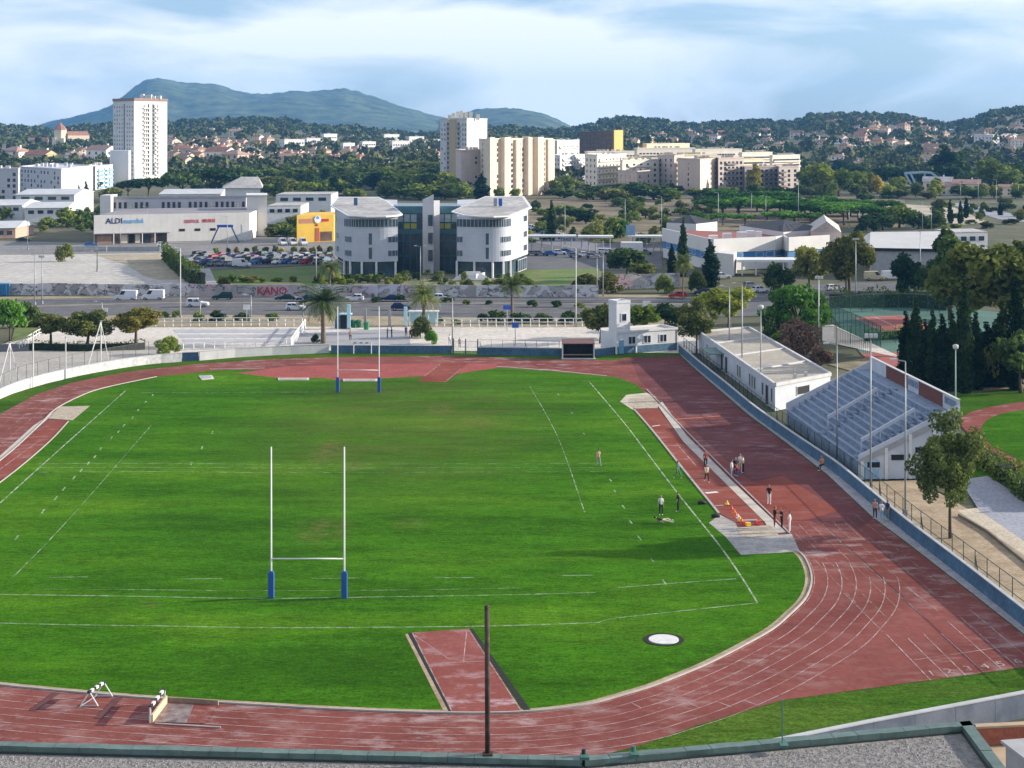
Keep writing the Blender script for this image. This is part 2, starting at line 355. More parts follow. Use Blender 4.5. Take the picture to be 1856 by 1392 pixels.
def ridge(name, sky_, D0, D1, D2, seed):
    xs = np.arange(sky_[0][0], sky_[-1][0] + 1, 7.0); sx_ = np.array([p[0] for p in sky_], float); sy_ = np.array([p[1] for p in sky_], float); rs = np.random.RandomState(seed)
    rows = np.linspace(0, 1, 46); vs = []
    ph = rs.rand(40) * 6.28
    for r in rows:
        for x in xs:
            if r <= .72: t = r / .72; d = D0 + (D1 - D0) * t; k = .35 * t + .65 * t * t * (3 - 2 * t)
            else: t = (r - .72) / .28; d = D1 + (D2 - D1) * t; k = 1 - t * t * (3 - 2 * t)
            zc = H + (HY - float(np.interp(x, sx_, sy_))) * D1 / F; X = (x - HX) * d / F
            n = 0
            for i in range(10): f = .0011 * 1.5 ** i; n += math.sin(X * f + ph[i] + 1.7 * math.sin(d * f * .8 + ph[i + 10])) * math.cos(d * f * .9 + ph[i + 20]) / 1.35 ** i
            gul = math.sin(X * .012 + .8 * math.sin(d * .003)) * 9 * t * (1 - t) * 4
            z = max(zc, 0) * k + (n * 13 * k * (1 - .75 * (1 if abs(r - .72) < .02 else 0)) + gul) * min(1, max(zc, 0) / 90)
            vs.append((X, d, z - 2 + rs.uniform(-3.5, 3.5) * k))
    n = len(xs); b = MB(); b.v = vs; b.f = [(j * n + i, j * n + i + 1, (j + 1) * n + i + 1, (j + 1) * n + i) for j in range(len(rows) - 1) for i in range(n - 1)]; b.m = [0] * len(b.f)
    o = b.build(name, mat('mountain_forest', (.010, .022, .012), .95, .3, .010, col2=(.10, .13, .055), scale2=.05, bump=1.0), smooth=True); o['kind'] = 'structure'; return o
ridge('mountain', [(0, 240), (60, 228), (100, 218), (135, 210), (170, 201), (200, 191), (225, 172), (245, 155), (262, 144), (285, 140), (310, 143), (335, 148), (365, 147), (395, 149), (420, 160), (450, 167), (490, 169), (520, 164), (560, 163), (600, 160), (625, 158), (650, 164), (690, 178), (730, 193), (770, 205), (810, 213), (840, 224), (880, 240)], 4600, 6800, 8600, 3)
ridge('mountain', [(770, 240), (810, 222), (835, 208), (860, 199), (885, 195), (910, 194), (935, 195), (960, 199), (985, 206), (1010, 216), (1035, 228), (1070, 240)], 4300, 6000, 7600, 5)
# ---------------------------------------------------------------- stadium surfaces
structure('verge', gp([(-260, 900), (0, 719), (140, 680), (350, 640), (560, 628), (830, 628), (1240, 622), (1300, 690), (1530, 868), (1870, 1140), (1960, 1220), (1900, 1262), (1590, 1320), (1100, 1420), (-400, 1420), (-500, 1100)]), -.04, VERGE)
inner = [(1443, 998), (1456, 1008), (1466, 1026), (1471, 1045), (1469, 1065), (1458, 1088), (1432, 1114), (1400, 1141), (1345, 1172), (1284, 1203), (1232, 1225), (1180, 1245), (1130, 1260), (1076, 1275), (1020, 1284), (964, 1290), (900, 1293), (821, 1293), (700, 1290), (564, 1284), (480, 1279), (299, 1268), (182, 1259), (0, 1242), (-160, 1222), (-330, 1195)]
INN = smooth(gp(inner), 5)
topin = [(1120, 684), (1075, 680), (1000, 673), (920, 667), (900, 667), (832, 677), (808, 693), (757, 691), (769, 682), (706, 685), (620, 690), (584, 685), (504, 685), (460, 680), (427, 676), (470, 671), (440, 670), (380, 672), (284, 683), (207, 699), (160, 712), (103, 740)]
leftin = [(140, 750), (124, 764), (85, 805), (0, 875), (-160, 985), (-330, 1090)]
rightin = [(1340, 1005), (1316, 972), (1303, 931), (1240, 853), (1182, 780), (1149, 742), (1127, 728), (1135, 716), (1170, 712), (1153, 697)]
outer = [(-600, 1060), (-200, 850), (0, 750), (65, 715), (124, 695), (190, 681), (259, 670), (362, 659), (480, 651), (600, 647), (800, 645), (1010, 651), (1110, 653), (1140, 648), (1232, 646), (1262, 672), (1355, 752), (1428, 806), (1500, 862), (1583, 940), (1635, 978), (1764, 1078), (1870, 1162), (1900, 1205), (1856, 1209), (1662, 1235), (1415, 1269), (1266, 1313), (1154, 1352), (1070, 1373), (900, 1385), (500, 1392), (0, 1380), (-400, 1340), (-700, 1250)]
structure('running_track', gp(outer), -.02, TRACK)
pitch_poly = INN + gp(leftin[::-1]) + gp(topin[::-1]) + gp(rightin[::-1])
structure('pitch', pitch_poly, .012, GRASS)
# concrete apron beside the straight and sunlit and shaded patches coloured into the track
structure('apron', gp([(1232, 642), (1262, 670), (1355, 750), (1428, 804), (1500, 860), (1583, 938), (1635, 976), (1764, 1076), (1870, 1160), (1880, 1150), (1764, 1062), (1635, 960), (1521, 862), (1440, 803), (1366, 752), (1272, 672), (1240, 642)]), -.008, mat('apron_concrete', (.33, .32, .33), .9, .15, .6, scale2=3))
structure('sunlit_track', gp([(1335, 880), (1420, 862), (1490, 905), (1520, 925), (1440, 948), (1392, 945)]), -.012, TRACK2)  # paler sheet paints the sunlit gap between shadows on the track
structure('red_apron', gp([(427, 676), (520, 664), (640, 660), (900, 659), (900, 667), (832, 677), (706, 685), (620, 690), (504, 685), (460, 680)]), -.010, mat('bright_rubber', (.27, .055, .045), .85, .15, .3, scale2=2))
structure('shaded_straight', gp([(1141, 648), (1232, 645), (1262, 672), (1355, 752), (1428, 806), (1500, 862), (1583, 940), (1545, 965), (1478, 948), (1345, 860), (1160, 690)]), -.014, track_material('shaded_rubber', (.11, .040, .040), (.16, .060, .058), (.30, .22, .24), .55))  # darker sheet paints the grandstand's shade along the straight
# kerb of the infield
KERB = mat('kerb_stone', (.38, .34, .31), .9, .12, 1.2)
kb = wallrun(MB(), INN, .14, 0, .10)
kb.build('kerb', KERB)['kind'] = 'structure'
strip(MB(), offset(INN, .32), .38, .020).build('bare_edge', DIRT)['kind'] = 'structure'
for nm, pts, wd in (('kerb', leftin[1:], .12), ('kerb', [(1149, 742), (1182, 780), (1240, 853), (1303, 931)], .22), ('kerb', [(284, 683), (207, 699), (160, 712), (103, 740), (70, 772), (0, 835), (-160, 950)], .14)):
    wallrun(MB(), smooth(gp(pts), 4), wd, 0, .09).build(nm, KERB)['kind'] = 'structure'
# lane lines: each its own painted line
LZ = [0]
def line(name, pl, wd=.07, m=LINE, z=.0):
    LZ[0] += 1; strip(MB(), pl, wd, z + .0004 * (LZ[0] % 11)).build(name, m)['kind'] = 'structure'
for k in range(1, 7):
    pl = offset(INN, -(.15 + 1.1 * k)); line('lane_line', pl[8 if k < 4 else 14:], .075)
    st = pl[2]; line('lane_line', [st + Vector((-.063, 1, 0)) * 9, st + Vector((-.063, 1, 0)) * 2.5], .05, LINE)
line('lane_line', offset(INN, -.22), .06)
for a, b in (((1607, 1150), (1687, 1233)), ((1646, 1157), (1719, 1228)), ((1675, 1150), (1750, 1224)), ((1706, 1148), (1783, 1218)), ((1717, 1126), (1815, 1212)), ((1740, 1118), (1844, 1209)), ((1758, 1105), (1860, 1190))):
    p0, p1 = G(*a), G(*b); dv = (p0 - p1).normalized(); line('lane_line', [p0, p1], .085)
    line('lane_line', [p0 + dv * 5, p0 + dv * 30], .045, CHALKF)
line('start_line', gp([(1657, 1196), (1761, 1181), (1856, 1166)]), .09)
for a, b in (((1247, 1274), (1268, 1283)), ((1301, 1272), (1325, 1281)), ((1350, 1270), (1376, 1279)), ((1145, 1274), (1162, 1283))): line('lane_mark', gp([a, b]), .09, z=.002)
line('lane_line', gp([(1646, 1067), (1700, 1107)]), .06); line('lane_line', gp([(1640, 1085), (1672, 1116)]), .06); line('lane_line', gp([(1530, 1075), (1600, 1145)]), .06)
for k in (1.3, 2.6, 3.9):
    line('lane_line', offset(smooth(gp([(480, 662), (380, 667), (284, 680), (207, 696), (160, 709), (103, 736), (0, 826), (-120, 910)]), 4), k), .07, CHALKF, -.001)
line('lane_line', smooth(gp([(380, 669), (430, 668), (480, 667)]), 4), .3, PALE); line('lane_line', gp([(900, 664), (1000, 671), (1100, 681)]), .35, PALE)
line('safety_line', gp([(1215, 761), (1235, 759), (1305, 754)]), .45, mat('orange_mat', (.42, .12, .05), .9, .15))
# pitch markings
def chalk(pts, wd=.11, m=CHALK): line('pitch_line', smooth(gp(pts), 4) if len(pts) > 2 else gp(pts), wd, m, .017)
chalk([(228, 708), (100, 822), (0, 912), (-150, 1045)], .16); chalk([(1068, 692), (1130, 765), (1172, 820), (1225, 890), (1265, 940), (1305, 990), (1340, 1040), (1373, 1093)], .15)
chalk([(-60, 1128), (100, 1132), (300, 1135), (500, 1138), (700, 1137), (880, 1135), (1084, 1129)], .12); chalk([(1084, 1129), (1115, 1121), (1250, 1106), (1373, 1093)], .10)
chalk([(-60, 1077), (240, 1081), (460, 1085), (700, 1082), (940, 1078), (1079, 1074)], .12); chalk([(1112, 1066), (1200, 1059), (1336, 1049)], .10)
chalk([(60, 1068), (240, 1069), (460, 1071), (700, 1070), (940, 1066)], .09, CHALKF)
for a, b, y in ((325, 403, 1049), (565, 650, 1048), (785, 858, 1047), (90, 160, 1046), (1010, 1075, 1043)): chalk([(a, y + .7), (b, y)], .10)
for y in (841, 848, 856): chalk([(70, y), (300, y - 1), (480, y + 1)], .10, CHALK); chalk([(480, y + 1), (800, y), (1100, y - 1)], .10, CHALKF)
chalk([(240, 712), (480, 711), (700, 710), (1060, 703)], .12, CHALKF); chalk([(274, 771), (129, 937), (20, 1050)], .10, CHALKF); chalk([(960, 700), (1010, 790), (1060, 930)], .10, CHALKF)
for x, y in ((1106, 870), (1115, 891), (1130, 919), (1143, 946), (1159, 975), (1182, 1015), (1204, 1055), (1058, 786), (1036, 748), (1012, 715)): g = G(x, y); line('pitch_mark', [g + Vector((-.08, .7, 0)), g - Vector((-.08, .7, 0))], .13, CHALK, .018)
for x, y in ((277, 716), (264, 729), (250, 744), (240, 757), (225, 771), (215, 782), (202, 794), (182, 814), (172, 828), (160, 840), (147, 853), (134, 866), (116, 886), (101, 903), (78, 927), (30, 975), (385, 784), (366, 812), (347, 840)): g = G(x, y); line('pitch_mark', [g + Vector((-.1, .8, 0)), g - Vector((-.1, .8, 0))], .16, CHALK, .018)
# javelin runway let into the grass, black drain either side
structure('runway', gp([(747, 1147), (850, 1140), (947, 1290), (820, 1293)]), .020, track_material('javelin_rubber', (.20, .062, .050), (.26, .09, .078), (.50, .40, .42), 1.0))
structure('drain_strip', gp([(739, 1149), (747, 1147), (821, 1292), (813, 1290)]), .019, mat('black_drain', (.015, .015, .014), .9, .3, 2))
structure('drain_strip', gp([(850, 1140), (857, 1140), (963, 1289), (950, 1290)]), .019, MATS['black_drain'])
structure('bare_edge', gp([(734, 1150), (739, 1149), (813, 1290), (803, 1288)]), .0185, DIRT)
for a, b in (((747, 1147), (820, 1292)), ((849, 1141), (944, 1288)), ((752, 1152), (815, 1196)), ((846, 1143), (840, 1200)), ((779, 1203), (879, 1199))): line('runway_line', gp([a, b]), .07, LINE, .024)
structure('far_runway', gp([(769, 682), (800, 657), (850, 657), (808, 693), (757, 691)]), .016, TRACK2)
for a, b in (((808, 692), (835, 669)), ((769, 682), (798, 660))): line('runway_line', gp([a, b]), .14, LINE, .021)
# long-jump runway, right: red lane, stone strip, sand at both ends
structure('runway', gp([(1152, 742), (1192, 740), (1238, 800), (1260, 822), (1385, 945), (1333, 948), (1305, 931), (1242, 853), (1184, 780)]), .016, TRACK2)
structure('stone_strip', gp([(1192, 735), (1200, 728), (1245, 790), (1330, 875), (1425, 965), (1400, 968), (1385, 945), (1260, 822), (1238, 800)]), .018, mat('strip_concrete', (.36, .34, .31), .9, .15, .4, col2=(.50, .45, .37)))
wallrun(MB(), gp([(1172, 706), (1245, 783), (1330, 868), (1432, 968)]),   .12, 0, .08).build('kerb', KERB)['kind'] = 'structure'
structure('sand_pit', gp([(1140, 722), (1182, 719), (1194, 733), (1192, 740), (1152, 741), (1138, 733)]), .022, SAND)
structure('sand_pit', gp([(1335, 957), (1395, 952), (1412, 970), (1345, 976)]), .022, SAND)
structure('worn_edge', gp([(1285, 948), (1305, 933), (1333, 948), (1340, 962), (1350, 976), (1410, 970), (1435, 968), (1450, 1000), (1343, 1006), (1314, 972)]), .018, mat('worn_grey', (.33, .31, .29), .95, .2, .6, scale2=4))
structure('worn_edge', gp([(1124, 728), (1135, 716), (1172, 712), (1190, 720), (1140, 722), (1150, 745)]), .017, mat('pale_worn', (.48, .42, .33), .95, .15, .8))
for a, b in (((1279, 894), (1301, 892)), ((1182, 773), (1196, 771)), ((1296, 917), (1312, 916))): line('takeoff_board', gp([a, b]), .55 if a[0] == 1279 else .3, WHITE if a[0] != 1296 else PAVE, .026)
line('runway_line', gp([(1226, 804), (1262, 845)]), .1, LINE, .022)
# long-jump, left
structure('runway', gp([(88, 766), (124, 764), (85, 805), (0, 873), (-150, 980), (-240, 980), (-70, 880), (0, 838)]), .016, TRACK2)
structure('stone_strip', gp([(88, 758), (100, 745), (60, 772), (0, 826), (-120, 910), (-150, 925), (0, 836)]), .018, MATS['strip_concrete'])
structure('sand_pit', gp([(108, 737), (163, 736), (132, 762), (88, 759)]), .024, SAND)
line('runway_line', gp([(70, 800), (-40, 880)]), .1, LINE, .022)
# water-jump pit
# ---------------------------------------------------------------- grounds outside the stadium
structure('plaza', gp([(-60, 640), (120, 592), (300, 592), (560, 592), (830, 592), (1110, 592), (1240, 600), (1300, 640), (1240, 640), (1000, 636), (560, 635), (350, 646), (200, 668), (-40, 715)]), -.03, PLAZA)
structure('yard_asphalt', gp([(-60, 628), (60, 622), (280, 630), (300, 640), (200, 655), (60, 690), (-60, 715)]), -.022, mat('yard_gravel', (.33, .31, .28), .95, .15, .15, scale2=2))
structure('driveway', gp([(-60, 626), (80, 621), (130, 628), (60, 636), (-60, 640)]), -.018, ASPH)
structure('lawn', gp([(28, 590), (75, 582), (60, 610), (20, 620)]), -.018, LAWN)
structure('paved_path', gp([(560, 604), (700, 596), (740, 600), (745, 628), (560, 629), (525, 628), (545, 596)]), -.02, PAVE)
structure('highway', gp([(-250, 546), (300, 537), (700, 537), (1290, 540), (1420, 548), (1400, 572), (1100, 578), (600, 572), (300, 570), (-250, 580)]), -.03, ASPH)
structure('central_reservation', gp([(-250, 561), (300, 547.5), (700, 547.5), (1280, 550), (1280, 552), (700, 549.5), (300, 549.5), (-250, 564)]), -.015, mat('dusty_verge', (.22, .19, .15), .95, .2, .3))
structure('road_verge', gp([(-250, 580), (300, 570), (600, 572), (1100, 578), (1280, 574), (1280, 592), (560, 592), (-100, 594)]), -.02, mat('dry_verge', (.20, .17, .09), .95, .2, .2, col2=(.34, .28, .20), scale2=2))
structure('road_verge', gp([(-250, 541), (300, 534), (1230, 534), (1230, 539), (300, 538), (-250, 547)]), -.012, mat('dry_verge', (.2, .17, .09)))
for y0 in (541.5, 554, 558.5, 565): line('road_line', gp([(-250, y0 + 3), (300, y0), (700, y0), (1250, y0 + 2)]), .28, LINE, -.01)
structure('gravel_lot', gp([(-300, 470), (0, 462), (120, 461), (295, 458), (330, 490), (365, 518), (-300, 520)]), -.03, PALE)
structure('weedy_patch', gp([(170, 462), (290, 459), (345, 505), (290, 508), (260, 500), (230, 480)]), -.022, mat('weedy', (.26, .24, .15), .95, .2, .06, col2=(.40, .33, .26), scale2=.5))
structure('shop_forecourt', gp([(-300, 430), (170, 440), (470, 430), (620, 432), (620, 470), (330, 472), (290, 458), (-300, 470)]), -.035, mat('worn_asphalt', (.19, .185, .18), .95, .15, .1, scale2=1))
structure('car_park', gp([(330, 462), (600, 452), (612, 478), (395, 488), (350, 493)]), -.025, ASPH)
structure('grass_mound', gp([(380, 490), (612, 480), (625, 518), (365, 519), (345, 500)]), -.02, LAWN)
structure('footpath', gp([(345, 488), (380, 486), (395, 518), (375, 518)]), -.012, PAVE)
structure('lawn', gp([(940, 490), (1080, 486), (1130, 515), (940, 519)]), -.02, LAWN)
structure('office_forecourt', gp([(600, 500), (960, 495), (960, 520), (600, 520)]), -.03, mat('planted_ground', (.10, .13, .04), .95, .2, .2, col2=(.30, .27, .20), scale2=1))
structure('bus_yard', gp([(950, 440), (1200, 440), (1200, 488), (950, 490)]), -.025, ASPH)
structure('side_road', gp([(960, 408), (1000, 420), (1110, 450), (1090, 456), (970, 440), (955, 425)]), -.015, mat('pale_asphalt', (.17, .17, .19), .9, .1, .1))
structure('scrub_field', gp([(950, 362), (1500, 352), (1640, 360), (1640, 412), (1250, 418), (1120, 442), (960, 412)]), -.05, mat('rough_field', (.085, .078, .04), .95, .2, .035, col2=(.23, .175, .11), scale2=.3))
structure('street', gp([(1290, 540), (1400, 520), (1560, 512), (1900, 505), (1900, 530), (1560, 530), (1480, 545), (1400, 572)]), -.02, ASPH)
structure('bare_bank', gp([(1560, 378), (1640, 370), (1730, 376), (1790, 402), (1740, 408), (1640, 398)]), -.035, mat('sandy_bank', (.42, .36, .27), .95, .12, .03, scale2=.3))
structure('flyover', gp([(1690, 368), (1740, 368), (1900, 400), (1900, 408), (1810, 397), (1735, 374)]), -.02, mat('pale_road', (.26, .27, .30), .9, .08, .1))
# right of the boundary wall
structure('dirt_strip', gp([(1560, 872), (1660, 870), (1760, 925), (1900, 1020), (2050, 1110), (2010, 1240), (1870, 1130), (1640, 945)]), -.03, DIRT)
structure('side_path', gp([(1735, 925), (1770, 920), (1900, 1005), (1900, 1035)]), -.022, mat('pale_path', (.46, .40, .31), .95, .12, .5, scale2=3))
structure('access_road', gp([(1740, 870), (1790, 862), (1900, 930), (1900, 1010), (1775, 925)]), -.02, mat('road_grey', (.27, .28, .32), .9, .1, .3, scale2=3))
structure('training_track', smooth(gp([(1900, 880), (1830, 850), (1790, 815), (1745, 775), (1742, 758), (1775, 742), (1856, 728), (1960, 722)]), 4) + gp([(2100, 760), (2100, 900)]), -.02, TRACK)
structure('training_pitch', smooth(gp([(1960, 840), (1870, 838), (1830, 825), (1795, 805), (1780, 785), (1785, 765), (1815, 750), (1870, 742), (1960, 738)]), 4), -.005, GRASS)
structure('lawn', gp([(1700, 716), (1900, 700), (1900, 728), (1775, 742), (1742, 757), (1735, 780), (1790, 830), (1860, 872), (1900, 890), (1900, 925), (1790, 862), (1740, 870), (1700, 800)]), -.035, VERGE)
structure('tennis_ground', gp([(1500, 560), (1640, 548), (1900, 575), (1900, 640), (1680, 660), (1560, 640)]), -.03, mat('tennis_green', (.07, .15, .12), .9, .1, .2, scale2=2))
structure('tennis_court', gp([(1545, 575), (1632, 571), (1690, 588), (1690, 606), (1612, 608)]), -.02, mat('tennis_red', (.30, .085, .07), .9, .1, .3, scale2=2))
structure('tennis_court', gp([(1560, 640), (1660, 636), (1700, 660), (1590, 668)]), -.02, MATS['tennis_red'])
for a, b in (((1552, 577), (1612, 606)), ((1632, 572), (1688, 590)), ((1552, 577), (1632, 572)), ((1585, 574), (1650, 604))): line('court_line', gp([a, b]), .12, WHITE, -.014)
structure('terrace_path', gp([(1490, 590), (1510, 588), (1575, 620), (1640, 650), (1490, 618)]), -.015, PLAZA)
structure('shaded_ground', gp([(1620, 640), (1900, 640), (1900, 700), (1700, 716), (1500, 660)]), -.035, SCRUB)
# ---------------------------------------------------------------- trees
def npmesh(name, verts, quads, mats, smooth_=False):
    me = bpy.data.meshes.new(name); n = len(quads)
    me.vertices.add(len(verts)); me.vertices.foreach_set('co', np.asarray(verts, np.float32).ravel())
    me.loops.add(n * 4); me.loops.foreach_set('vertex_index', np.asarray(quads, np.int32).ravel())
    me.polygons.add(n); me.polygons.foreach_set('loop_start', np.arange(0, n * 4, 4, dtype=np.int32))
    try: me.polygons.foreach_set('loop_total', np.full(n, 4, np.int32))
    except Exception: pass
    me.update(calc_edges=True)
    for m in mats: me.materials.append(m)
    return me
def leaf_quads(C, size, rs, out=None, jit=1.0, asp=.62):     # a leaf-shaped quad at every centre
    n = len(C); nrm = rs.normal(size=(n, 3)) * jit
    if out is not None: nrm += out
    nrm /= np.linalg.norm(nrm, axis=1, keepdims=True) + 1e-9
    a = np.cross(nrm, rs.normal(size=(n, 3))); a /= np.linalg.norm(a, axis=1, keepdims=True) + 1e-9; b = np.cross(nrm, a)
    s = (size * rs.uniform(.6, 1.4, n))[:, None]
    V_ = np.stack([C - a * s, C - b * s * asp, C + a * s, C + b * s * asp], 1).reshape(-1, 3)
    return V_, np.arange(n * 4).reshape(-1, 4)
def lobes(kind, rs):            # (centres, radii) of leaf masses in a unit-high tree
    L = []
    if kind == 'round':
        for _ in range(22):
            v = rs.normal(size=3); v /= np.linalg.norm(v); k = rs.uniform(.45, 1)
            L.append((np.array([v[0] * .30 * k, v[1] * .30 * k, .62 + v[2] * .28 * k]), rs.uniform(.07, .15)))
        L += [(np.array([0, 0, .62]), .2)]
    elif kind == 'broad':
        for _ in range(26):
            v = rs.normal(size=3); v /= np.linalg.norm(v); k = rs.uniform(.5, 1)
            L.append((np.array([v[0] * .42 * k, v[1] * .42 * k, .60 + v[2] * .27 * k]), rs.uniform(.10, .17)))
    elif kind == 'pine':        # umbrella crown on a tall bare trunk
        for _ in range(34):
            a = rs.uniform(0, 6.28); r = .44 * math.sqrt(rs.uniform(0, 1)); L.append((np.array([r * math.cos(a), r * math.sin(a), .80 - .45 * r * r + rs.uniform(-.10, .07)]), rs.uniform(.12, .18)))
    elif kind == 'dome':        # round-headed stone pine
        for _ in range(64):
            a = rs.uniform(0, 6.28); e = rs.uniform(.0, 1.4); r = rs.uniform(.75, 1); L.append((np.array([.50 * r * math.cos(a) * math.cos(e), .50 * r * math.sin(a) * math.cos(e), .36 + .50 * r * math.sin(e)]), rs.uniform(.11, .16)))
    elif kind == 'cypress':
        for i in range(26):
            z = .04 + .9 * i / 25; r = .085 * (1 - max(0, (z - .35) / .65) ** 1.6) * min(1, .55 + z * 3); a = rs.uniform(0, 6.28)
            L.append((np.array([.35 * r * math.cos(a), .35 * r * math.sin(a), z]), max(r, .022)))
    elif kind == 'poplar':
        for i in range(26):
            z = .16 + .8 * i / 25; r = .13 * (1 - max(0, (z - .5) / .5) ** 1.8); a = rs.uniform(0, 6.28); L.append((np.array([.6 * r * math.cos(a), .6 * r * math.sin(a), z]), max(r * .8, .03)))
    elif kind == 'conifer':
        for i in range(40):
            z = .14 + .82 * rs.uniform(0, 1); R_ = .30 * (1 - z) ** .75 + .02; a = rs.uniform(0, 6.28); k = rs.uniform(.3, 1); L.append((np.array([R_ * k * math.cos(a), R_ * k * math.sin(a), z]), .05 + .07 * (1 - z)))
    elif kind == 'bush':
        for _ in range(22):
            a = rs.uniform(0, 6.28); e = rs.uniform(-.1, 1.4); r = rs.uniform(.45, 1); L.append((np.array([.52 * r * math.cos(a) * math.cos(e), .52 * r * math.sin(a) * math.cos(e), .16 + .66 * r * max(0, math.sin(e))]), rs.uniform(.14, .22)))
    elif kind == 'airy':        # thin young street tree, sky between its boughs
        for _ in range(46):
            v = rs.normal(size=3); v /= np.linalg.norm(v); k = rs.uniform(.35, 1); L.append((np.array([v[0] * .35 * k, v[1] * .35 * k, .58 + v[2] * .35 * k]), rs.uniform(.06, .10)))
    return L
def crown_mesh(kind, seed, n, size, m, low=False):
    rs = np.random.RandomState(seed); L = lobes(kind, rs); vol = np.array([r ** 2 for _, r in L]); vol /= vol.sum(); C = []; O = []
    for (c, r), k in zip(L, np.maximum(6, (vol * n).astype(int))):
        v = rs.normal(size=(k, 3)); v /= np.linalg.norm(v, axis=1, keepdims=True); rr = r * rs.uniform(.35, 1.08, k) ** .6
        q = v * rr[:, None]
        if kind in ('pine', 'dome'): q[:, 2] *= .7
        if kind == 'cypress': q[:, 2] *= 1.5
        C.append(c + q); O.append(v)
    C = np.concatenate(C); O = np.concatenate(O); C[:, 2] = np.maximum(1 - (1 - C[:, 2]) * (1.32 if low and kind in ('round', 'broad') else 1), .005)
    V_, Q = leaf_quads(C, size, rs, O * 1.1); return npmesh('crown', V_, Q, [m])
def trunk_mesh(kind, seed, m):
    rs = np.random.RandomState(seed + 50); b = MB(); L = lobes(kind, np.random.RandomState(seed))
    top = {'round': .55, 'broad': .42, 'pine': .66, 'dome': .42, 'cypress': .5, 'poplar': .5, 'conifer': .85, 'bush': .3, 'airy': .8}[kind]
    r0 = {'round': .022, 'broad': .028, 'pine': .022, 'dome': .03, 'cypress': .012, 'poplar': .014, 'conifer': .02, 'bush': .02, 'airy': .013}[kind]
    ln = (rs.uniform(-.02, .02), rs.uniform(-.02, .02)); pts = [(ln[0] * t * 2, ln[1] * t * 2, top * t) for t in (0, .3, .6, 1)]
    b.tube(pts, [r0 * 1.25, r0, r0 * .85, r0 * .55], 7)
    if kind not in ('cypress', 'poplar'):
        for c, r in L[:11]:
            z0 = min(top * rs.uniform(.55, .95), max(c[2] - .04, .05)); s = Vector((ln[0] * 2 * z0 / top, ln[1] * 2 * z0 / top, z0)); e = Vector(c); b.tube([s, s.lerp(e, .5) + Vector((0, 0, .02)), e], [r0 * .5, r0 * .35, r0 * .12], 5)
    me = b.mesh('trunk', None, True); me.materials.append(m); return me
LM = {
 'olive': leafmat('leaf_olive', (0.090, 0.113, 0.035), (0.255, 0.273, 0.069)), 'mid': leafmat('leaf_mid', (0.064, 0.109, 0.023), (0.216, 0.273, 0.055)), 'dark': leafmat('leaf_dark', (0.030, 0.062, 0.023), (0.101, 0.155, 0.043), .2),
 'pine': leafmat('leaf_pine', (0.039, 0.101, 0.023), (0.127, 0.274, 0.043), .25), 'yellow': leafmat('leaf_yellow', (0.255, 0.235, 0.039), (0.666, 0.509, 0.069), .35), 'lime': leafmat('leaf_lime', (0.117, 0.177, 0.030), (0.332, 0.371, 0.058), .35),
 'autumn': leafmat('leaf_autumn', (0.138, 0.166, 0.035), (0.371, 0.332, 0.069), .3, (0.587, 0.332, 0.058)), 'brown': leafmat('twig_brown', (0.117, 0.078, 0.058), (0.255, 0.166, 0.117), .1), 'palm': leafmat('leaf_palm', (0.058, 0.097, 0.027), (0.235, 0.274, 0.078), .2),
 'bright': leafmat('leaf_bright', (0.117, 0.274, 0.030), (0.293, 0.509, 0.058), .3), 'cyp': leafmat('leaf_cypress', (0.012, 0.029, 0.013), (0.041, 0.072, 0.025), .12)}
LM['young'] = leafmat('leaf_young', (.05, .085, .024), (.16, .20, .06), .2); LM['plane'] = leafmat('leaf_plane', (.08, .11, .03), (.24, .26, .06), .3, (.30, .24, .06))
LM['autumn'] = leafmat('leaf_turning', (.06, .085, .022), (.20, .19, .045), .3, (.28, .20, .05))
PROTO = {}
def proto(kind, leaf, var, q):
    k = (kind, leaf, var, q)
    if k not in PROTO:
        n, s = {'hi': (6500, .024), 'md': (2300, .040), 'lo': (900, .064)}[q]
        if kind == 'cypress': s *= .62
        if kind == 'airy': s *= .62; n = int(n * 1.9)
        if kind in ('bush', 'dome', 'broad', 'pine'): s *= 1.25
        sd = {'round': 1, 'broad': 2, 'pine': 3, 'dome': 4, 'cypress': 5, 'poplar': 6, 'conifer': 7, 'bush': 8, 'airy': 9}[kind] * 100 + var
        PROTO[k] = (crown_mesh(kind, sd, n, s, LM[leaf], q == 'lo'), trunk_mesh(kind, sd, BARK))
    return PROTO[k]
NAMES = {'round': 'broadleaf_tree', 'broad': 'broadleaf_tree', 'pine': 'umbrella_pine', 'dome': 'stone_pine', 'cypress': 'cypress_tree', 'poplar': 'poplar_tree', 'conifer': 'conifer_tree', 'bush': 'bush', 'airy': 'street_tree'}
def tree(kind, leaf, loc, h, label, group=None, wx=1.0, q='md', var=None):
    var = rnd.randrange(3) if var is None else var
    r = thing(NAMES[kind], label, 'bush' if kind == 'bush' else 'tree', loc, group)
    r.rotation_euler = (0, 0, rnd.uniform(0, 6.28)); r.scale = (h * wx, h * wx, h)
    cm, tm = proto(kind, leaf, var, q)
    for nm, me in (('crown', cm), ('trunk', tm) if kind != 'bush' else ('stem', tm)):
        o = bpy.data.objects.new(nm, me); COL.objects.link(o); o.parent = r
    return r
def ptree(kind, leaf, x, yb, yt, label, group=None, wpx=None, q='md', d=None, var=None):
    """tree from photo pixels: column, foot row, top row, crown width"""
    g = G(x, yb) if d is None else P(x, d); h = (yb - yt) * g.y / F if d is None else ZY(yt, d)
    nat = {'round': .74, 'broad': 1.1, 'pine': 1.08, 'dome': 1.2, 'cypress': .17, 'poplar': .25, 'conifer': .6, 'bush': 1.35, 'airy': .76}[kind]
    wx = 1.0 if wpx is None else (1.15 if kind != 'cypress' else 1.0) * (wpx * g.y / F) / (h * nat)
    return tree(kind, leaf, g, h, label, group, wx, q, var)
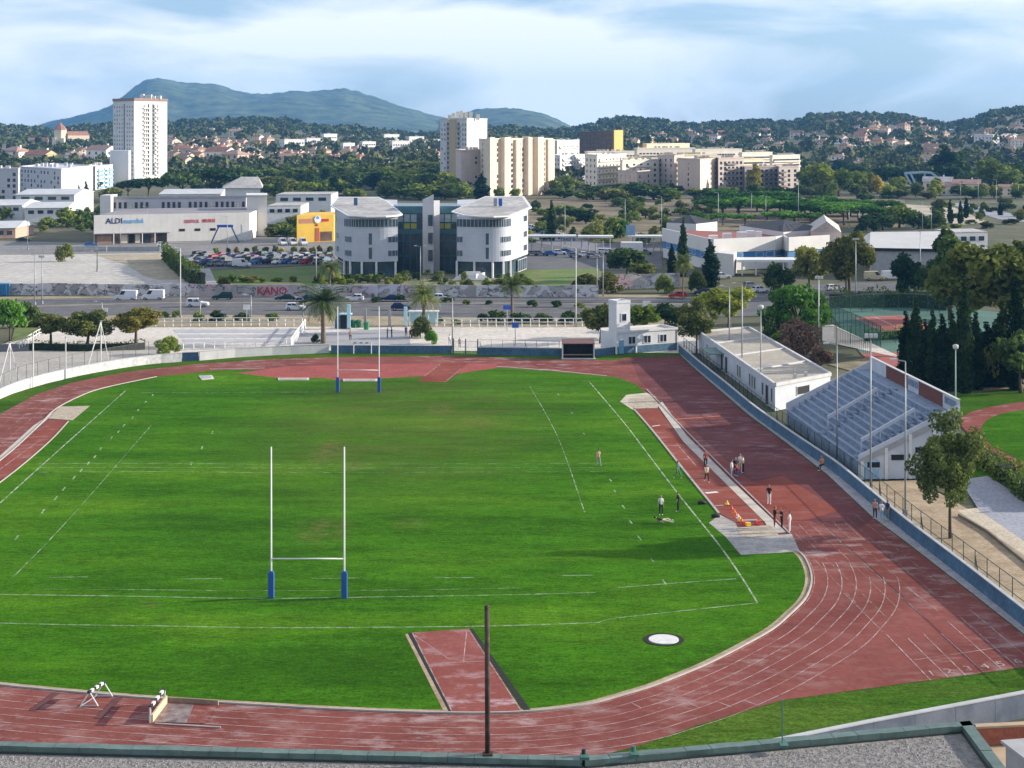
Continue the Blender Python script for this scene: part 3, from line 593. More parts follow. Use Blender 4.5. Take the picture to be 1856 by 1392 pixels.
# ---- palms
def palm_meshes(seed, nf, fan):
    rs = np.random.RandomState(seed); b = MB(); t = MB()
    for i in range(nf):
        az = rs.uniform(0, 6.28); el = rs.uniform(-.55, 1.35); Lf = rs.uniform(.36, .46) * (.62 if fan else 1); pts = []; p = Vector((0, 0, .70)); e = el
        for k in range(7):
            pts.append(p.copy()); p = p + Vector((math.cos(az) * math.cos(e), math.sin(az) * math.cos(e), math.sin(e))) * (Lf / 6); e -= .09 + .055 * k * (.5 if fan else 1)
        side = Vector((-math.sin(az), math.cos(az), 0))
        for k in range(1, 7):
            a, c = pts[k - 1], pts[k]; dv = (c - a)
            for s_ in (-1, 1):
                for hh in (0, .5):
                    o = a + dv * hh; wl = .062 * (1 - ((k - 3) / 4.5) ** 2) * (1.15 if fan else 1); tip = o + side * s_ * wl + dv * 1.0 - Vector((0, 0, wl * .45))
                    b.quad(o, o + dv * .30, tip + dv * .06, tip, 1 if el < -.45 and k < 6 else 0)
    t.tube([(0, 0, 0), (.005, 0, .2), (-.004, .003, .45), (0, 0, .70)], [.042 if not fan else .022, .034 if not fan else .018, .033 if not fan else .017, .05 if not fan else .03], 9)
    for i in range(26):
        a = rs.uniform(0, 6.28); z = rs.uniform(.5, .69); t.box((.045 * math.cos(a) * (.6 if fan else 1), .045 * math.sin(a) * (.6 if fan else 1), z), (.025, .012, .04), a)
    cm = b.mesh('crown'); cm.materials.append(LM['palm']); cm.materials.append(mat('dry_frond', (.30, .22, .10), .9, .25, 6, obj=True)); tm = t.mesh('trunk'); tm.materials.append(mat('palm_bark', (.16, .12, .085), .95, .3, 14, obj=True, bump=.5)); return cm, tm
PALM = {False: palm_meshes(3, 78, False), True: palm_meshes(4, 70, True)}
def palm(x, yb, yt, label, fan=False, wx=1.0, group='palms along the highway'):
    g = G(x, yb); h = (yb - yt) * g.y / F; r = thing('palm_tree', label, 'palm', g, group); r.scale = (h * wx, h * wx, h); r.rotation_euler.z = rnd.uniform(0, 6)
    for nm, me in zip(('crown', 'trunk'), PALM[fan]): o = bpy.data.objects.new(nm, me); COL.objects.link(o); o.parent = r
    return r
def hedge(name, label, pl, w_, h_, leaf, size=.16, dens=26, cat='hedge'):
    rs = np.random.RandomState(len(label)); C = []; O = []
    for a, b in zip(pl[:-1], pl[1:]):
        L = (b - a).length; n = int(L * dens); t = rs.uniform(0, 1, n); u = rs.uniform(-1, 1, n); v = rs.uniform(0, 1, n); face = rs.randint(0, 3, n)
        u = np.where(face == 0, -1, np.where(face == 1, 1, u)); v = np.where(face == 2, 1, v); dr = (b - a).normalized(); s = Vector((dr.y, -dr.x, 0))
        wob = 1 + .18 * np.sin(t * L * .9) + rs.normal(size=n) * .06
        C.append(np.stack([a.x + dr.x * L * t + s.x * u * w_ / 2 * wob, a.y + dr.y * L * t + s.y * u * w_ / 2 * wob, v * h_ * wob], 1)); O.append(np.stack([s.x * u, s.y * u, np.where(face == 2, 1., .3)], 1))
    C = np.concatenate(C); V_, Q = leaf_quads(C, size, rs, np.concatenate(O), .8)
    r = thing(name, label, cat, pl[0]); me = npmesh('foliage', V_ - np.array(pl[0]), Q, [LM[leaf]]); o = bpy.data.objects.new('foliage', me); COL.objects.link(o); o.parent = r
    wallrun(MB(), pl, w_ * .7, 0, h_ * .8).build('core', mat('hedge_core', (.012, .02, .008), .95, .3, 2), r); return r
TONE = {'dark': 'dark green', 'mid': 'mid green', 'olive': 'grey olive', 'lime': 'yellow green', 'autumn': 'yellowing', 'pine': 'bright green', 'yellow': 'yellow'}
SHAPE = {'round': 'round tree', 'broad': 'broad tree', 'pine': 'umbrella pine', 'conifer': 'pointed conifer', 'bush': 'bush', 'poplar': 'poplar'}
def look(kind, leaf, x, x0, x1, where): return '%s %s in the %s part of %s' % (TONE[leaf], SHAPE[kind], ('left', 'middle', 'right')[min(2, int(3 * (x - x0) / (x1 - x0)))], where)
# ---- the trees one can tell apart, from the stadium outwards
ptree('airy', 'young', 1722, 975, 742, 'young leafy tree with thin trunk in the dry dirt beside the blue boundary wall', wpx=132, q='hi', var=2)
CY = [(1642, 700, 560, 30), (1660, 704, 533, 28), (1677, 700, 575, 24), (1690, 706, 553, 26), (1707, 708, 565, 32), (1725, 708, 558, 30), (1748, 712, 492, 30), (1768, 706, 560, 30), (1788, 700, 580, 40), (1842, 706, 495, 34), (1818, 700, 540, 44)]
for i, (x, yb, yt, w_) in enumerate(CY):
    o = ['leftmost dark cypress of the row behind the grandstand', 'second dark cypress behind the grandstand, taller than the leftmost', 'short dark cypress third in the row behind the grandstand', 'pointed dark cypress fourth in the row behind the grandstand', 'dark cypress in the middle of the row behind the grandstand', 'dark cypress sixth in the row, just left of the tallest', 'tallest narrow cypress of the row behind the green lamp post', 'dark cypress just right of the tallest one in the row', 'squat dark cypress with a pale bush in front near the right edge', 'tall dark cypress at the right edge under the yellowing tree', 'broad dark cypress second from the right edge'][i]
    ptree('cypress', 'cyp', x, yb, yt, o, 'cypresses behind the grandstand', wpx=w_ * 1.0, q='hi')
ptree('bush', 'olive', 1800, 700, 588, 'loose grey green shrub among the dark cypresses on the right', wpx=70)
ptree('broad', 'dark', 1850, 712, 600, 'dark broad tree at the right edge above the training track', wpx=100)
ptree('round', 'plane', 1812, 640, 402, 'huge yellowing plane tree at the right edge of the view', wpx=195, q='hi', var=0)
ptree('conifer', 'dark', 1722, 580, 418, 'dark pine left of the huge yellowing plane tree', wpx=84)
ptree('dome', 'pine', 1446, 622, 506, 'bright round stone pine behind the changing rooms', wpx=122, q='hi', var=0)
ptree('bush', 'brown', 1442, 652, 560, 'bare reddish brown bush tree beside the changing rooms roof', wpx=96, q='hi')
ptree('bush', 'brown', 1487, 665, 622, 'small reddish brown bush behind the changing rooms', wpx=55)
ptree('bush', 'mid', 1425, 640, 590, 'green shrub under the reddish brown bush tree', wpx=60)
ptree('bush', 'dark', 1400, 630, 560, 'dark shrub left of the round stone pine', wpx=60)
ptree('round', 'lime', 1322, 600, 512, 'yellow green tree behind the two lamp posts of the changing rooms', wpx=96, q='hi', var=1)
ptree('airy', 'olive', 1262, 640, 538, 'thin grey green tree between white tower hut and changing rooms', wpx=70)
ptree('round', 'olive', 1088, 622, 543, 'grey green tree left of the white tower hut', wpx=62, q='md')
ptree('round', 'lime', 1152, 612, 542, 'yellow green tree behind the white tower hut', wpx=74, q='md')
ptree('bush', 'dark', 1205, 590, 545, 'dark bushy hedge tree right of the white tower hut', wpx=70)
ptree('dome', 'pine', 18, 618, 533, 'round bright pine at the left edge by the yard', wpx=58, var=2)
ptree('bush', 'dark', 50, 592, 540, 'dark shrub behind the round pine at the left edge', wpx=50)
ptree('round', 'olive', 92, 624, 560, 'olive green tree, left of three in a row behind the long hedge', 'three trees behind the long hedge', wpx=66, q='hi', var=0)
ptree('broad', 'olive', 158, 628, 558, 'widest dark olive tree, middle of three behind the long hedge', 'three trees behind the long hedge', wpx=98, q='hi', var=1)
ptree('round', 'autumn', 246, 624, 550, 'yellowing round tree, right of three behind the long hedge', 'three trees behind the long hedge', wpx=82, q='hi', var=2)
ptree('bush', 'mid', 306, 643, 604, 'round clipped green bush beside the white curved wall', wpx=56, q='hi')
hedge('clipped_hedge', 'long low clipped hedge under the three trees on the left', gp([(55, 634), (150, 636), (263, 633)]), 1.2, 1.3, 'dark')
palm(586, 622, 512, 'large palm left of the far goal posts with drooping yellow fronds', wx=1.12)
palm(768, 602, 508, 'palm over the bus stop right of the far goal posts', wx=.95)
palm(928, 566, 496, 'palm in front of the graffiti wall near the blue signs', wx=.98)
palm(598, 524, 470, 'short palm at the left corner of the white office building', wx=1.1)
palm(1238, 545, 448, 'tall thin fan palm in front of the low blue and white school', True, .8)
palm(1533, 535, 440, 'fan palm in front of the yellowing tree by the street', True, .9)
ptree('bush', 'bright', 782, 623, 596, 'bright green clipped bush beside the palm and the gate', wpx=28, q='hi')
ptree('bush', 'dark', 571, 621, 604, 'small dark bush at the foot of the large palm', wpx=20)
ptree('bush', 'olive', 762, 612, 570, 'loose olive bush in front of the bus stop', wpx=44)
ptree('cypress', 'cyp', 1288, 520, 432, 'fat dark cypress in front of the low blue and white school', wpx=28)
ptree('cypress', 'cyp', 1238, 500, 392, 'tall slim cypress at the left of the low school', wpx=17)
ptree('cypress', 'cyp', 1217, 500, 440, 'small cypress at the left corner of the low school', wpx=14)
ptree('cypress', 'cyp', 1000, 436, 360, 'lone dark cypress beside the road in the scrub field', wpx=15)
for x, yb, yt in ((1722, 405, 360), (1741, 405, 362), (1751, 395, 356), (1813, 390, 366)): ptree('cypress', 'cyp', x, yb, yt, 'slim dark cypress beside the flyover on the right', 'slim cypresses by the flyover', wpx=9, q='lo')
ptree('broad', 'autumn', 1540, 540, 412, 'yellowing tree with dark green base beside the street and tall lamp', wpx=110, q='hi', var=2)
ptree('broad', 'olive', 1468, 530, 440, 'olive tree in front of the low blue and white school', wpx=70)
ptree('bush', 'dark', 1410, 528, 470, 'dark tree under the white canopy of the low school', wpx=70)
ptree('bush', 'dark', 1645, 530, 455, 'dark clump of shrubs in front of the grey warehouse', wpx=80)
ptree('bush', 'dark', 1690, 540, 462, 'dark leafy clump right of the grey warehouse', wpx=70)
ptree('conifer', 'dark', 1712, 530, 415, 'dark fir beside the grey warehouse roof', wpx=60)
hedge('dark_hedge', 'tall dark hedge between street and tennis courts', gp([(1505, 556), (1580, 556), (1660, 556), (1720, 562)]), 3, 3.2, 'dark', .3, 30)
hedge('dark_hedge', 'dark hedge along the training track on the right', gp([(1780, 838), (1815, 862), (1860, 895), (1900, 925)]), 2.4, 1.7, 'mid', .2, 70)
hedge('clipped_hedge', 'low green hedge at the near end of the tennis court', gp([(1570, 618), (1640, 612), (1700, 620)]), 1.2, 1.6, 'bright', .15, 50)
hedge('ivy_fence', 'green overgrown fence running diagonally beside the gravel lot', gp([(298, 470), (318, 490), (345, 512), (368, 519)]), 1.4, 3.8, 'mid', .35, 30)
ptree('bush', 'olive', 118, 474, 436, 'round grey green bush on the gravel lot', wpx=36)
ptree('bush', 'mid', 955, 520, 498, 'green shrub at the right corner of the white office building', wpx=34)
ptree('round', 'dark', 1135, 510, 442, 'dark round tree beside the white bus canopy', wpx=70)
ptree('round', 'olive', 1165, 515, 470, 'small olive tree left of the low school', wpx=50)
ptree('bush', 'autumn', 1100, 530, 490, 'yellowing bush above the graffiti wall near the twin lamps', wpx=60)
ptree('bush', 'autumn', 1060, 520, 495, 'yellow green bush on the lawn above the graffiti wall', wpx=55)
ptree('bush', 'lime', 1205, 530, 495, 'yellow green bush at the foot of the fan palm', wpx=40)
ptree('bush', 'autumn', 1265, 530, 488, 'yellowing bush right of the fan palm', wpx=40)
for i, (x, yb, yt, w_, lf) in enumerate(((360, 583, 564, 30, 'mid'), (395, 582, 562, 44, 'dark'), (440, 581, 565, 36, 'dark'), (495, 582, 564, 30, 'mid'), (300, 576, 562, 22, 'dark'), (320, 575, 560, 18, 'mid'), (682, 548, 536, 24, 'dark'), (725, 546, 533, 30, 'dark'), (810, 548, 534, 26, 'dark'), (845, 552, 542, 16, 'mid'), (885, 552, 542, 16, 'dark'), (875, 582, 566, 22, 'dark'), (900, 584, 560, 44, 'dark'), (940, 586, 562, 46, 'dark'), (985, 584, 566, 50, 'mid'), (1030, 586, 562, 44, 'dark'), (1062, 582, 556, 34, 'olive'), (965, 556, 542, 24, 'dark'), (1010, 556, 542, 24, 'dark'), (1050, 558, 545, 20, 'mid'), (826, 588, 576, 18, 'mid'), (795, 585, 573, 26, 'mid'))):
    ptree('bush', lf, x, yb, yt, look('bush', lf, x, 290, 1070, 'the near highway verge' if yb > 560 else 'the middle strip of the highway'), 'roadside bushes', wpx=w_, q='lo')
for i in range(46):       # planting round the office building and on the mound
    x = rnd.uniform(612, 955); yb = rnd.uniform(506, 520); lf = rnd.choice(['mid', 'lime', 'dark', 'olive', 'mid']); ptree('bush', lf, x, yb, yb - rnd.uniform(7, 17), look('bush', lf, x, 612, 955, 'the garden before the white office building'), 'garden shrubs by the office', wpx=rnd.uniform(12, 26), q='lo')
for x, yb in ((690, 512), (735, 510), (775, 508), (800, 511), (838, 508), (905, 516), (945, 515), (720, 516)): palm(x, yb, yb - 22, 'small garden palm in front of the white office building', True, 1.5, 'garden palms by the office')
for x in range(395, 610, 17): ptree('bush', rnd.choice(['yellow', 'mid', 'autumn']), x + rnd.uniform(-3, 3), 458, 458 - rnd.uniform(9, 17), 'small yellowing tree in the row behind the car park', 'young trees behind the car park', wpx=13, q='lo')
for i in range(16): x = rnd.uniform(390, 620); ptree('bush', rnd.choice(['mid', 'lime', 'autumn']), x, rnd.uniform(508, 519), rnd.uniform(494, 503), 'low shrub on the grass mound above the graffiti wall', 'shrubs on the grass mound', wpx=rnd.uniform(16, 34), q='lo')
# ---- middle distance
for x, yb, yt, w_ in ((330, 366, 308, 80), (268, 362, 320, 60), (390, 364, 300, 95), (232, 362, 325, 45), (440, 345, 300, 60)): ptree('pine', 'dark', x, yb, yt, {330: 'dark umbrella pine right of the tower foot, second widest', 268: 'dark umbrella pine right in front of the tower foot', 390: 'widest dark umbrella pine right of the tower', 232: 'small dark umbrella pine before the slab building', 440: 'dark umbrella pine farthest right of the tower'}[x], 'umbrella pines by the tower', wpx=w_)
for x, yb, yt in ((143, 380, 335), (156, 382, 327)): ptree('cypress', 'cyp', x, yb, yt, 'dark cypress, one of a pair left of the discount store', 'pair of cypresses left of the store', wpx=12)
for x, yb, yt, w_, lf in ((60, 372, 345, 50, 'olive'), (90, 374, 340, 44, 'dark'), (30, 392, 368, 50, 'mid'), (120, 410, 375, 60, 'mid'), (145, 400, 378, 50, 'dark'), (85, 412, 392, 40, 'mid'), (200, 365, 335, 40, 'olive'), (185, 410, 380, 36, 'dark'), (10, 400, 372, 40, 'mid')):
    ptree('round' if yb < 380 else 'bush', lf, x, yb, yt, 'bushy tree among the sheds left of the discount store', 'trees left of the store', wpx=w_, q='lo')
for i in range(120):      # the wooded park behind the office building
    x = rnd.uniform(455, 835); yb = 312 + 52 * rnd.random() ** 1.0; hp = rnd.uniform(26, 44) * (.55 + .45 * (yb - 290) / 75)
    k = rnd.choice(['round', 'broad', 'broad', 'pine', 'round', 'conifer']); lf = rnd.choice(['dark', 'mid', 'olive', 'mid', 'mid', 'lime']); ptree(k, lf, x, yb, yb - hp, look(k, lf, x, 455, 835, 'the dense park, %s rows' % ('front' if yb > 340 else 'back')), 'park trees behind the office', wpx=rnd.uniform(34, 62) if k != 'conifer' else 26, q='lo')
ptree('cypress', 'cyp', 873, 365, 312, 'dark fir in front of the cream apartment tower', wpx=26)
for x, yb, yt, w_, lf in ((905, 362, 335, 22, 'mid'), (935, 362, 338, 22, 'mid'), (800, 360, 330, 55, 'dark'), (1020, 352, 312, 46, 'mid'), (1035, 350, 320, 40, 'olive'), (1075, 362, 330, 50, 'dark'), (1110, 365, 335, 50, 'olive'), (1150, 360, 325, 60, 'dark'), (1185, 362, 328, 60, 'dark'), (1215, 365, 338, 40, 'mid'), (1125, 350, 328, 30, 'dark')): ptree('round', lf, x, yb, yt, 'leafy tree below the cream apartment blocks', 'trees below the apartments', wpx=w_, q='lo')
for x, yb, yt, w_ in ((1290, 390, 358, 66), (1340, 395, 356, 84), (1390, 398, 358, 84), (1440, 402, 362, 84), (1490, 404, 366, 80), (1530, 408, 368, 70), (1575, 410, 370, 56), (1420, 410, 380, 70), (1470, 412, 384, 60), (1310, 408, 384, 46), (1350, 410, 386, 40)): ptree('pine', 'pine', x, yb, yt, look('pine', 'pine', x, 1270, 1600, 'the front pine row behind the school'), 'umbrella pine row behind the school', wpx=w_)
for x, yb, yt, w_, lf in ((1105, 432, 392, 60, 'mid'), (1080, 436, 395, 44, 'olive'), (1125, 432, 390, 34, 'pine'), (1208, 418, 390, 36, 'mid'), (1258, 405, 380, 50, 'pine'), (1062, 405, 375, 44, 'dark'), (1035, 395, 372, 40, 'dark'), (1145, 404, 380, 40, 'mid'), (1170, 395, 372, 36, 'olive'), (1020, 412, 390, 30, 'olive'), (1185, 430, 408, 30, 'olive'), (1165, 444, 420, 34, 'mid'), (1630, 412, 362, 60, 'mid'), (1600, 416, 378, 50, 'dark'), (1665, 415, 378, 40, 'dark'), (1700, 412, 380, 40, 'dark'), (1570, 420, 388, 50, 'dark')): ptree('bush' if yt > 378 else 'round', lf, x, yb, yt, 'dark shrub in the dry scrub field left of the pines' if x < 1300 else 'bushy tree behind the grey warehouse', 'scrub field shrubs' if x < 1300 else 'trees behind the warehouse', wpx=w_, q='lo')
for x, yb, yt, w_ in ((1368, 350, 296, 18), (1490, 356, 290, 60), (1520, 356, 300, 50), (1465, 352, 296, 40), (1550, 352, 305, 44), (1590, 352, 318, 14), (1580, 350, 312, 14)): ptree('poplar' if w_ < 20 else 'round', 'yellow' if w_ < 20 else 'lime', x, yb, yt, ('narrow yellow poplar in front of the cream terraces' if x == 1368 else 'narrow yellow poplar right of the cream terraces') if w_ < 20 else 'yellow green tree right of the cream terraces', None if x == 1368 else ('yellow green trees by the terraces' if w_ > 20 else 'poplars by the terraces'), wpx=w_)
for x, yb, yt, w_ in ((1712, 340, 262, 70), (1738, 338, 272, 50), (1800, 350, 280, 60), (1830, 352, 300, 50), (1600, 340, 300, 40), (1630, 345, 300, 60), (1680, 345, 305, 50), (1760, 350, 310, 40), (1555, 330, 290, 40), (1850, 345, 290, 50)): ptree('conifer' if x in (1712, 1738) else 'round', 'dark' if x < 1790 else 'mid', x, yb, yt, {1712: 'tallest dark conifer on the right horizon', 1738: 'dark conifer right of the tallest one'}.get(x, look('round', 'dark' if x < 1790 else 'mid', x, 1550, 1860, 'the tall trees beyond the flyover')), None if x in (1712, 1738) else 'trees beyond the flyover', wpx=w_)
for i in range(70):
    x = rnd.uniform(1440, 1870); yb = rnd.uniform(318, 362); hp = rnd.uniform(18, 34); k = rnd.choice(['round', 'broad', 'round', 'conifer']); lf = rnd.choice(['dark', 'mid', 'olive', 'lime', 'autumn', 'mid']); ptree(k, lf, x, yb, yb - hp, look(k, lf, x, 1440, 1870, 'the woods beyond the flyover'), 'trees beyond the flyover', wpx=rnd.uniform(22, 46), q='lo')
for i in range(42):
    x = rnd.uniform(-20, 470); yb = rnd.uniform(322, 352); hp = rnd.uniform(14, 26)
    if 195 < x < 310: continue
    k = rnd.choice(['round', 'broad']); lf = rnd.choice(['dark', 'mid', 'olive']); ptree(k, lf, x, yb, yb - hp, look(k, lf, x, -20, 470, 'the gardens between the left blocks'), 'trees between the left blocks', wpx=rnd.uniform(20, 40), q='lo')
for i in range(64):
    x = rnd.uniform(955, 1290); yb = rnd.uniform(366, 440) if x < 1120 else rnd.uniform(366, 402); lf = rnd.choice(['mid', 'olive', 'dark', 'mid', 'lime']); ptree('bush', lf, x, yb, yb - rnd.uniform(8, 20), look('bush', lf, x, 955, 1290, 'the dry scrub field'), 'scrub field shrubs', wpx=rnd.uniform(16, 40), q='lo')
for i in range(46):
    x = rnd.uniform(1000, 1640); yb = rnd.uniform(350, 366); lf = rnd.choice(['mid', 'dark', 'olive']); ptree('round', lf, x, yb, yb - rnd.uniform(12, 24), look('round', lf, x, 1000, 1640, 'the tree line below the estate'), 'tree line below the estate', wpx=rnd.uniform(20, 44), q='lo')
for i in range(26):
    x = rnd.uniform(1290, 1600); yb = 376 + (x - 1290) * .06 + rnd.uniform(-8, 14); ptree('pine', 'pine', x, yb, yb - rnd.uniform(24, 34), 'bright umbrella pine in the %s part of the pine belt behind the school' % ('left', 'middle', 'right')[min(2, int((x - 1290) / 104))], 'umbrella pine row behind the school', wpx=rnd.uniform(44, 74))
for i in range(52):
    x = rnd.uniform(-20, 185) if i < 34 else rnd.uniform(485, 600); yb = rnd.uniform(372, 426) if i < 34 else rnd.uniform(398, 430); lf = rnd.choice(['mid', 'olive', 'dark']); ptree('bush', lf, x, yb, yb - rnd.uniform(10, 24), look('bush', lf, x, -20, 185, 'the yards left of the store') if i < 34 else look('bush', lf, x, 485, 600, 'the yard behind the yellow shop'), 'yard shrubs', wpx=rnd.uniform(18, 44), q='lo')
for i in range(30):
    x = rnd.uniform(1640, 1870); yb = rnd.uniform(366, 425); lf = rnd.choice(['mid', 'olive', 'dark', 'autumn']); ptree('bush', lf, x, yb, yb - rnd.uniform(8, 18), look('bush', lf, x, 1640, 1870, 'the slope beside the flyover'), 'shrubs by the flyover', wpx=rnd.uniform(16, 36), q='lo')
# ---- the woods on the hills: one mass
def far_wood(name, n, region, seed, m, cap=30, hmin=6, hmax=13):
    rs = np.random.RandomState(seed); C = []; S = []; O = []
    while len(C) < n:
        x = rs.uniform(region[0], region[1]); d = rs.uniform(region[2], region[3]) ; X = (x - HX) * d / F
        dens = .5 + .5 * math.sin(X * .011 + 2 * math.sin(d * .004)) * math.cos(d * .007 + X * .003)
        if rs.rand() > .25 + .75 * dens + (.6 if d > 2250 else 0): continue
        if len(HOUSES) and (((np.abs(HOUSES[:, 0] - X) < 9) & (HOUSES[:, 1] - d > -9) & (HOUSES[:, 1] - d < 42)).any()): continue
        z = float(hz(X, d)); h = rs.uniform(hmin, hmax); r = h * rs.uniform(.34, .58)
        C.append((X, d, z, h, r))
    C = np.array(C); k = cap; v = rs.normal(size=(len(C), k, 3)); v /= np.linalg.norm(v, axis=2, keepdims=True); v[:, :, 2] = np.where(v[:, :, 2] < -.3, -v[:, :, 2], v[:, :, 2])
    rr = rs.uniform(.55, 1.05, (len(C), k, 1)); pts = v * rr; c = np.empty_like(pts)
    c[:, :, 0] = C[:, None, 0] + pts[:, :, 0] * C[:, None, 4]; c[:, :, 1] = C[:, None, 1] + pts[:, :, 1] * C[:, None, 4]; c[:, :, 2] = C[:, None, 2] + C[:, None, 3] * (.55 + .45 * pts[:, :, 2])
    size = np.repeat(C[:, 4] * .42, k); V_, Q = leaf_quads(c.reshape(-1, 3), size, rs, v.reshape(-1, 3) * 1.2, asp=.8)
    o = bpy.data.objects.new(name, npmesh(name, V_, Q, [m])); COL.objects.link(o); o['kind'] = 'stuff'; return o
def woodmat(name, a, b_, c_):
    m, t, b = nodes(name); p = posn(t); f = noise(t, p, .06, 3, .7); t.links.new(ramp(t, f, [(.3, a), (.55, b_), (.75, c_)]), b.inputs['Base Color']); return m
WOOD = woodmat('far_wood', (.036, .050, .022), (.098, .115, .042), (.20, .19, .07))
# ---------------------------------------------------------------- building helpers
def frame_of(p0, p1):
    t = Vector((p1[0] - p0[0], p1[1] - p0[1], 0)); L = t.length; t.normalize(); return t, Vector((t.y, -t.x, 0)), L
def panel(mb, p0, t, n, s0, s1, z0, z1, proud, m=0, back=.05):     # a thin slab on a wall, from s0..s1 along it
    a = Vector((p0[0], p0[1], 0)); c = a + t * ((s0 + s1) / 2) + n * ((proud - back) / 2); mb.box((c.x, c.y, (z0 + z1) / 2), (s1 - s0, proud + back, z1 - z0), math.atan2(t.y, t.x), m)
def framed(mb, p0, t, n, s0, s1, z0, z1, fr=.12, mull=0):          # glass slab set inside a proud frame
    panel(mb, p0, t, n, s0, s1, z0, z1, .03, 0)
    for q in ((s0 - fr, s1 + fr, z1, z1 + fr), (s0 - fr, s1 + fr, z0 - fr, z0), (s0 - fr, s0, z0, z1), (s1, s1 + fr, z0, z1)): panel(mb, p0, t, n, *q, .09, 1)
    for k in range(mull):
        s = s0 + (s1 - s0) * (k + 1) / (mull + 1); panel(mb, p0, t, n, s - .04, s + .04, z0, z1, .07, 1)
def wins(root, p0, p1, zs, cols, w_, h_, m=None, name='window_rows', proud=.08, skip=0.0, blinds=None):
    t, n, L = frame_of(p0, p1); mb = MB()
    for z in zs:
        for c in cols:
            if rnd.random() < skip: continue
            s = c * L; panel(mb, p0, t, n, s - w_ / 2, s + w_ / 2, z, z + h_, proud, 1 if (blinds and rnd.random() < .3) else 0)
    o = mb.build(name, [m or GLASS, blinds or GLASS], root); o['kind'] = 'stuff'; return o
def ev(n, a=0.0, b=1.0): return [a + (b - a) * (i + .5) / n for i in range(n)]
def text(root, s, o, t, size, m, depth=.05, bold=.0, name='lettering', up=None, sx=1.0):
    cu = bpy.data.curves.new(name, 'FONT'); cu.body = s; cu.size = size; cu.extrude = depth; cu.offset = bold; cu.resolution_u = 2
    to = bpy.data.objects.new(name, cu); COL.objects.link(to); bpy.context.view_layer.update()
    me = bpy.data.meshes.new_from_object(to.evaluated_get(bpy.context.evaluated_depsgraph_get())); COL.objects.unlink(to); bpy.data.objects.remove(to)
    t = Vector(t).normalized(); up = Vector(up or (0, 0, 1)); n = t.cross(up); M_ = Matrix((t, up, n)).transposed().to_4x4(); M_.translation = Vector(o) - (root.location if root is not None else Vector((0, 0, 0)))
    me.transform(Matrix.Diagonal((sx, 1, 1, 1))); me.transform(M_); me.materials.clear(); me.materials.append(m)
    ob = bpy.data.objects.new(name, me); COL.objects.link(ob)
    if root is not None: ob.parent = root
    return ob
def aptblock(name, label, pts, ytop, m, floors=6, colsL=6, colsR=6, group=None, mroof=None, balc=None, blinds=None, base=0.0, ww=1.9, wh=1.6, back=12, matL=None, z=None, chim=4, skip=.06):
    """corner block: pts = left end, near corner, right end as (column, distance)"""
    A, B_, C = (P(x, d) for x, d in pts); h = ZY(ytop, pts[1][1]) if z is None else z
    r = thing(name, label, 'apartment block', (B_.x, B_.y, base), group)
    Dp = A + C - B_
    MB().prism([A.xy, B_.xy, C.xy, Dp.xy], base, h).build('wall', m, r)
    pp = MB(); ce = (A + C) / 2
    for p, q in ((A, B_), (B_, C), (C, Dp), (Dp, A)): wallrun(pp, [p, q], .4, h, h + .7)
    pp.build('parapet', m, r)
    if mroof: MB().prism([(ce.xy + (Vector(p).xy - ce.xy) * .96) for p in (A, B_, C, Dp)], h + .05, h + .25).build('roof', mroof, r)
    st = (h - base - 1.2) / floors; zs = [base + 1.0 + st * i for i in range(floors)]
    if colsL: wins(r, A, B_, zs, ev(colsL, .03, .97), ww, wh, blinds=blinds, skip=skip)
    if colsR: wins(r, B_, C, zs, ev(colsR, .03, .97), ww, wh, blinds=blinds, skip=skip)
    if balc:
        for side, a, b in balc:
            p0, p1 = ((A, B_), (B_, C))[side]; t, n, L = frame_of(p0, p1); mb = MB()
            for zz_ in zs: panel(mb, p0, t, n, a * L, b * L, zz_ - .35, zz_ + .62, 1.1); 
            mb.build('balcony_row', matL or m, r)['kind'] = 'stuff'
    for i in range(chim):
        u, v = rnd.uniform(.1, .9), rnd.uniform(.2, .8); c = A.lerp(B_, u) + (C - B_) * v; MB().box((c.x, c.y, h + .9), (1.6, 1.3, 1.8)).build('roof_vent', m, r)
    return r
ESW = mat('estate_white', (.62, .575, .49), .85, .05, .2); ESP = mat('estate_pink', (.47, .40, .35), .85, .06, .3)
# ---------------------------------------------------------------- far blocks
TW = mat('tower_white', (.60, .59, .57), .85, .05, .2)
t1 = aptblock('tower_block', 'tall white tower block with shaded left face, tallest building on the left', [(205, 1036), (243, 1012), (303, 1040)], 182, TW, 17, 0, 0, mroof=GREYC, chim=0)
A, B_, C = P(205, 1036), P(243, 1012), P(303, 1040); h1 = ZY(182, 1012); zz1 = [6 + (h1 - 8) / 17 * i for i in range(17)]
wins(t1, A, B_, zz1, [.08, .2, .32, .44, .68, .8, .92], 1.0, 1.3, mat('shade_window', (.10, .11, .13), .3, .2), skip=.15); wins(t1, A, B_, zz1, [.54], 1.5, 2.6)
wins(t1, B_, C, zz1, [.30, .37, .60, .71], 1.1, 1.9, mat('warm_window', (.10, .085, .07), .4, .3), skip=.2); wins(t1, B_, C, zz1, [.43, .565], 1.3, 2.5)
t, n, L = frame_of(B_, C)
for a, b in ((.26, .46), (.63, .76)):
    mb = MB(); [panel(mb, B_, t, n, a * L, b * L, z - .6, z + .25, .9) for z in zz1]; mb.build('balcony_row', TW, t1)['kind'] = 'stuff'
mb = MB(); panel(mb, B_, t, n, -.3, L + .3, h1 - .2, h1 + 1.5, .4); mb.build('cornice', mat('brown_cornice', (.25, .17, .15)), t1); t_, n_, L_ = frame_of(A, B_); mb = MB(); panel(mb, A, t_, n_, -.3, L_, h1 - .2, h1 + 1.5, .35); mb.build('cornice', MATS['brown_cornice'], t1)
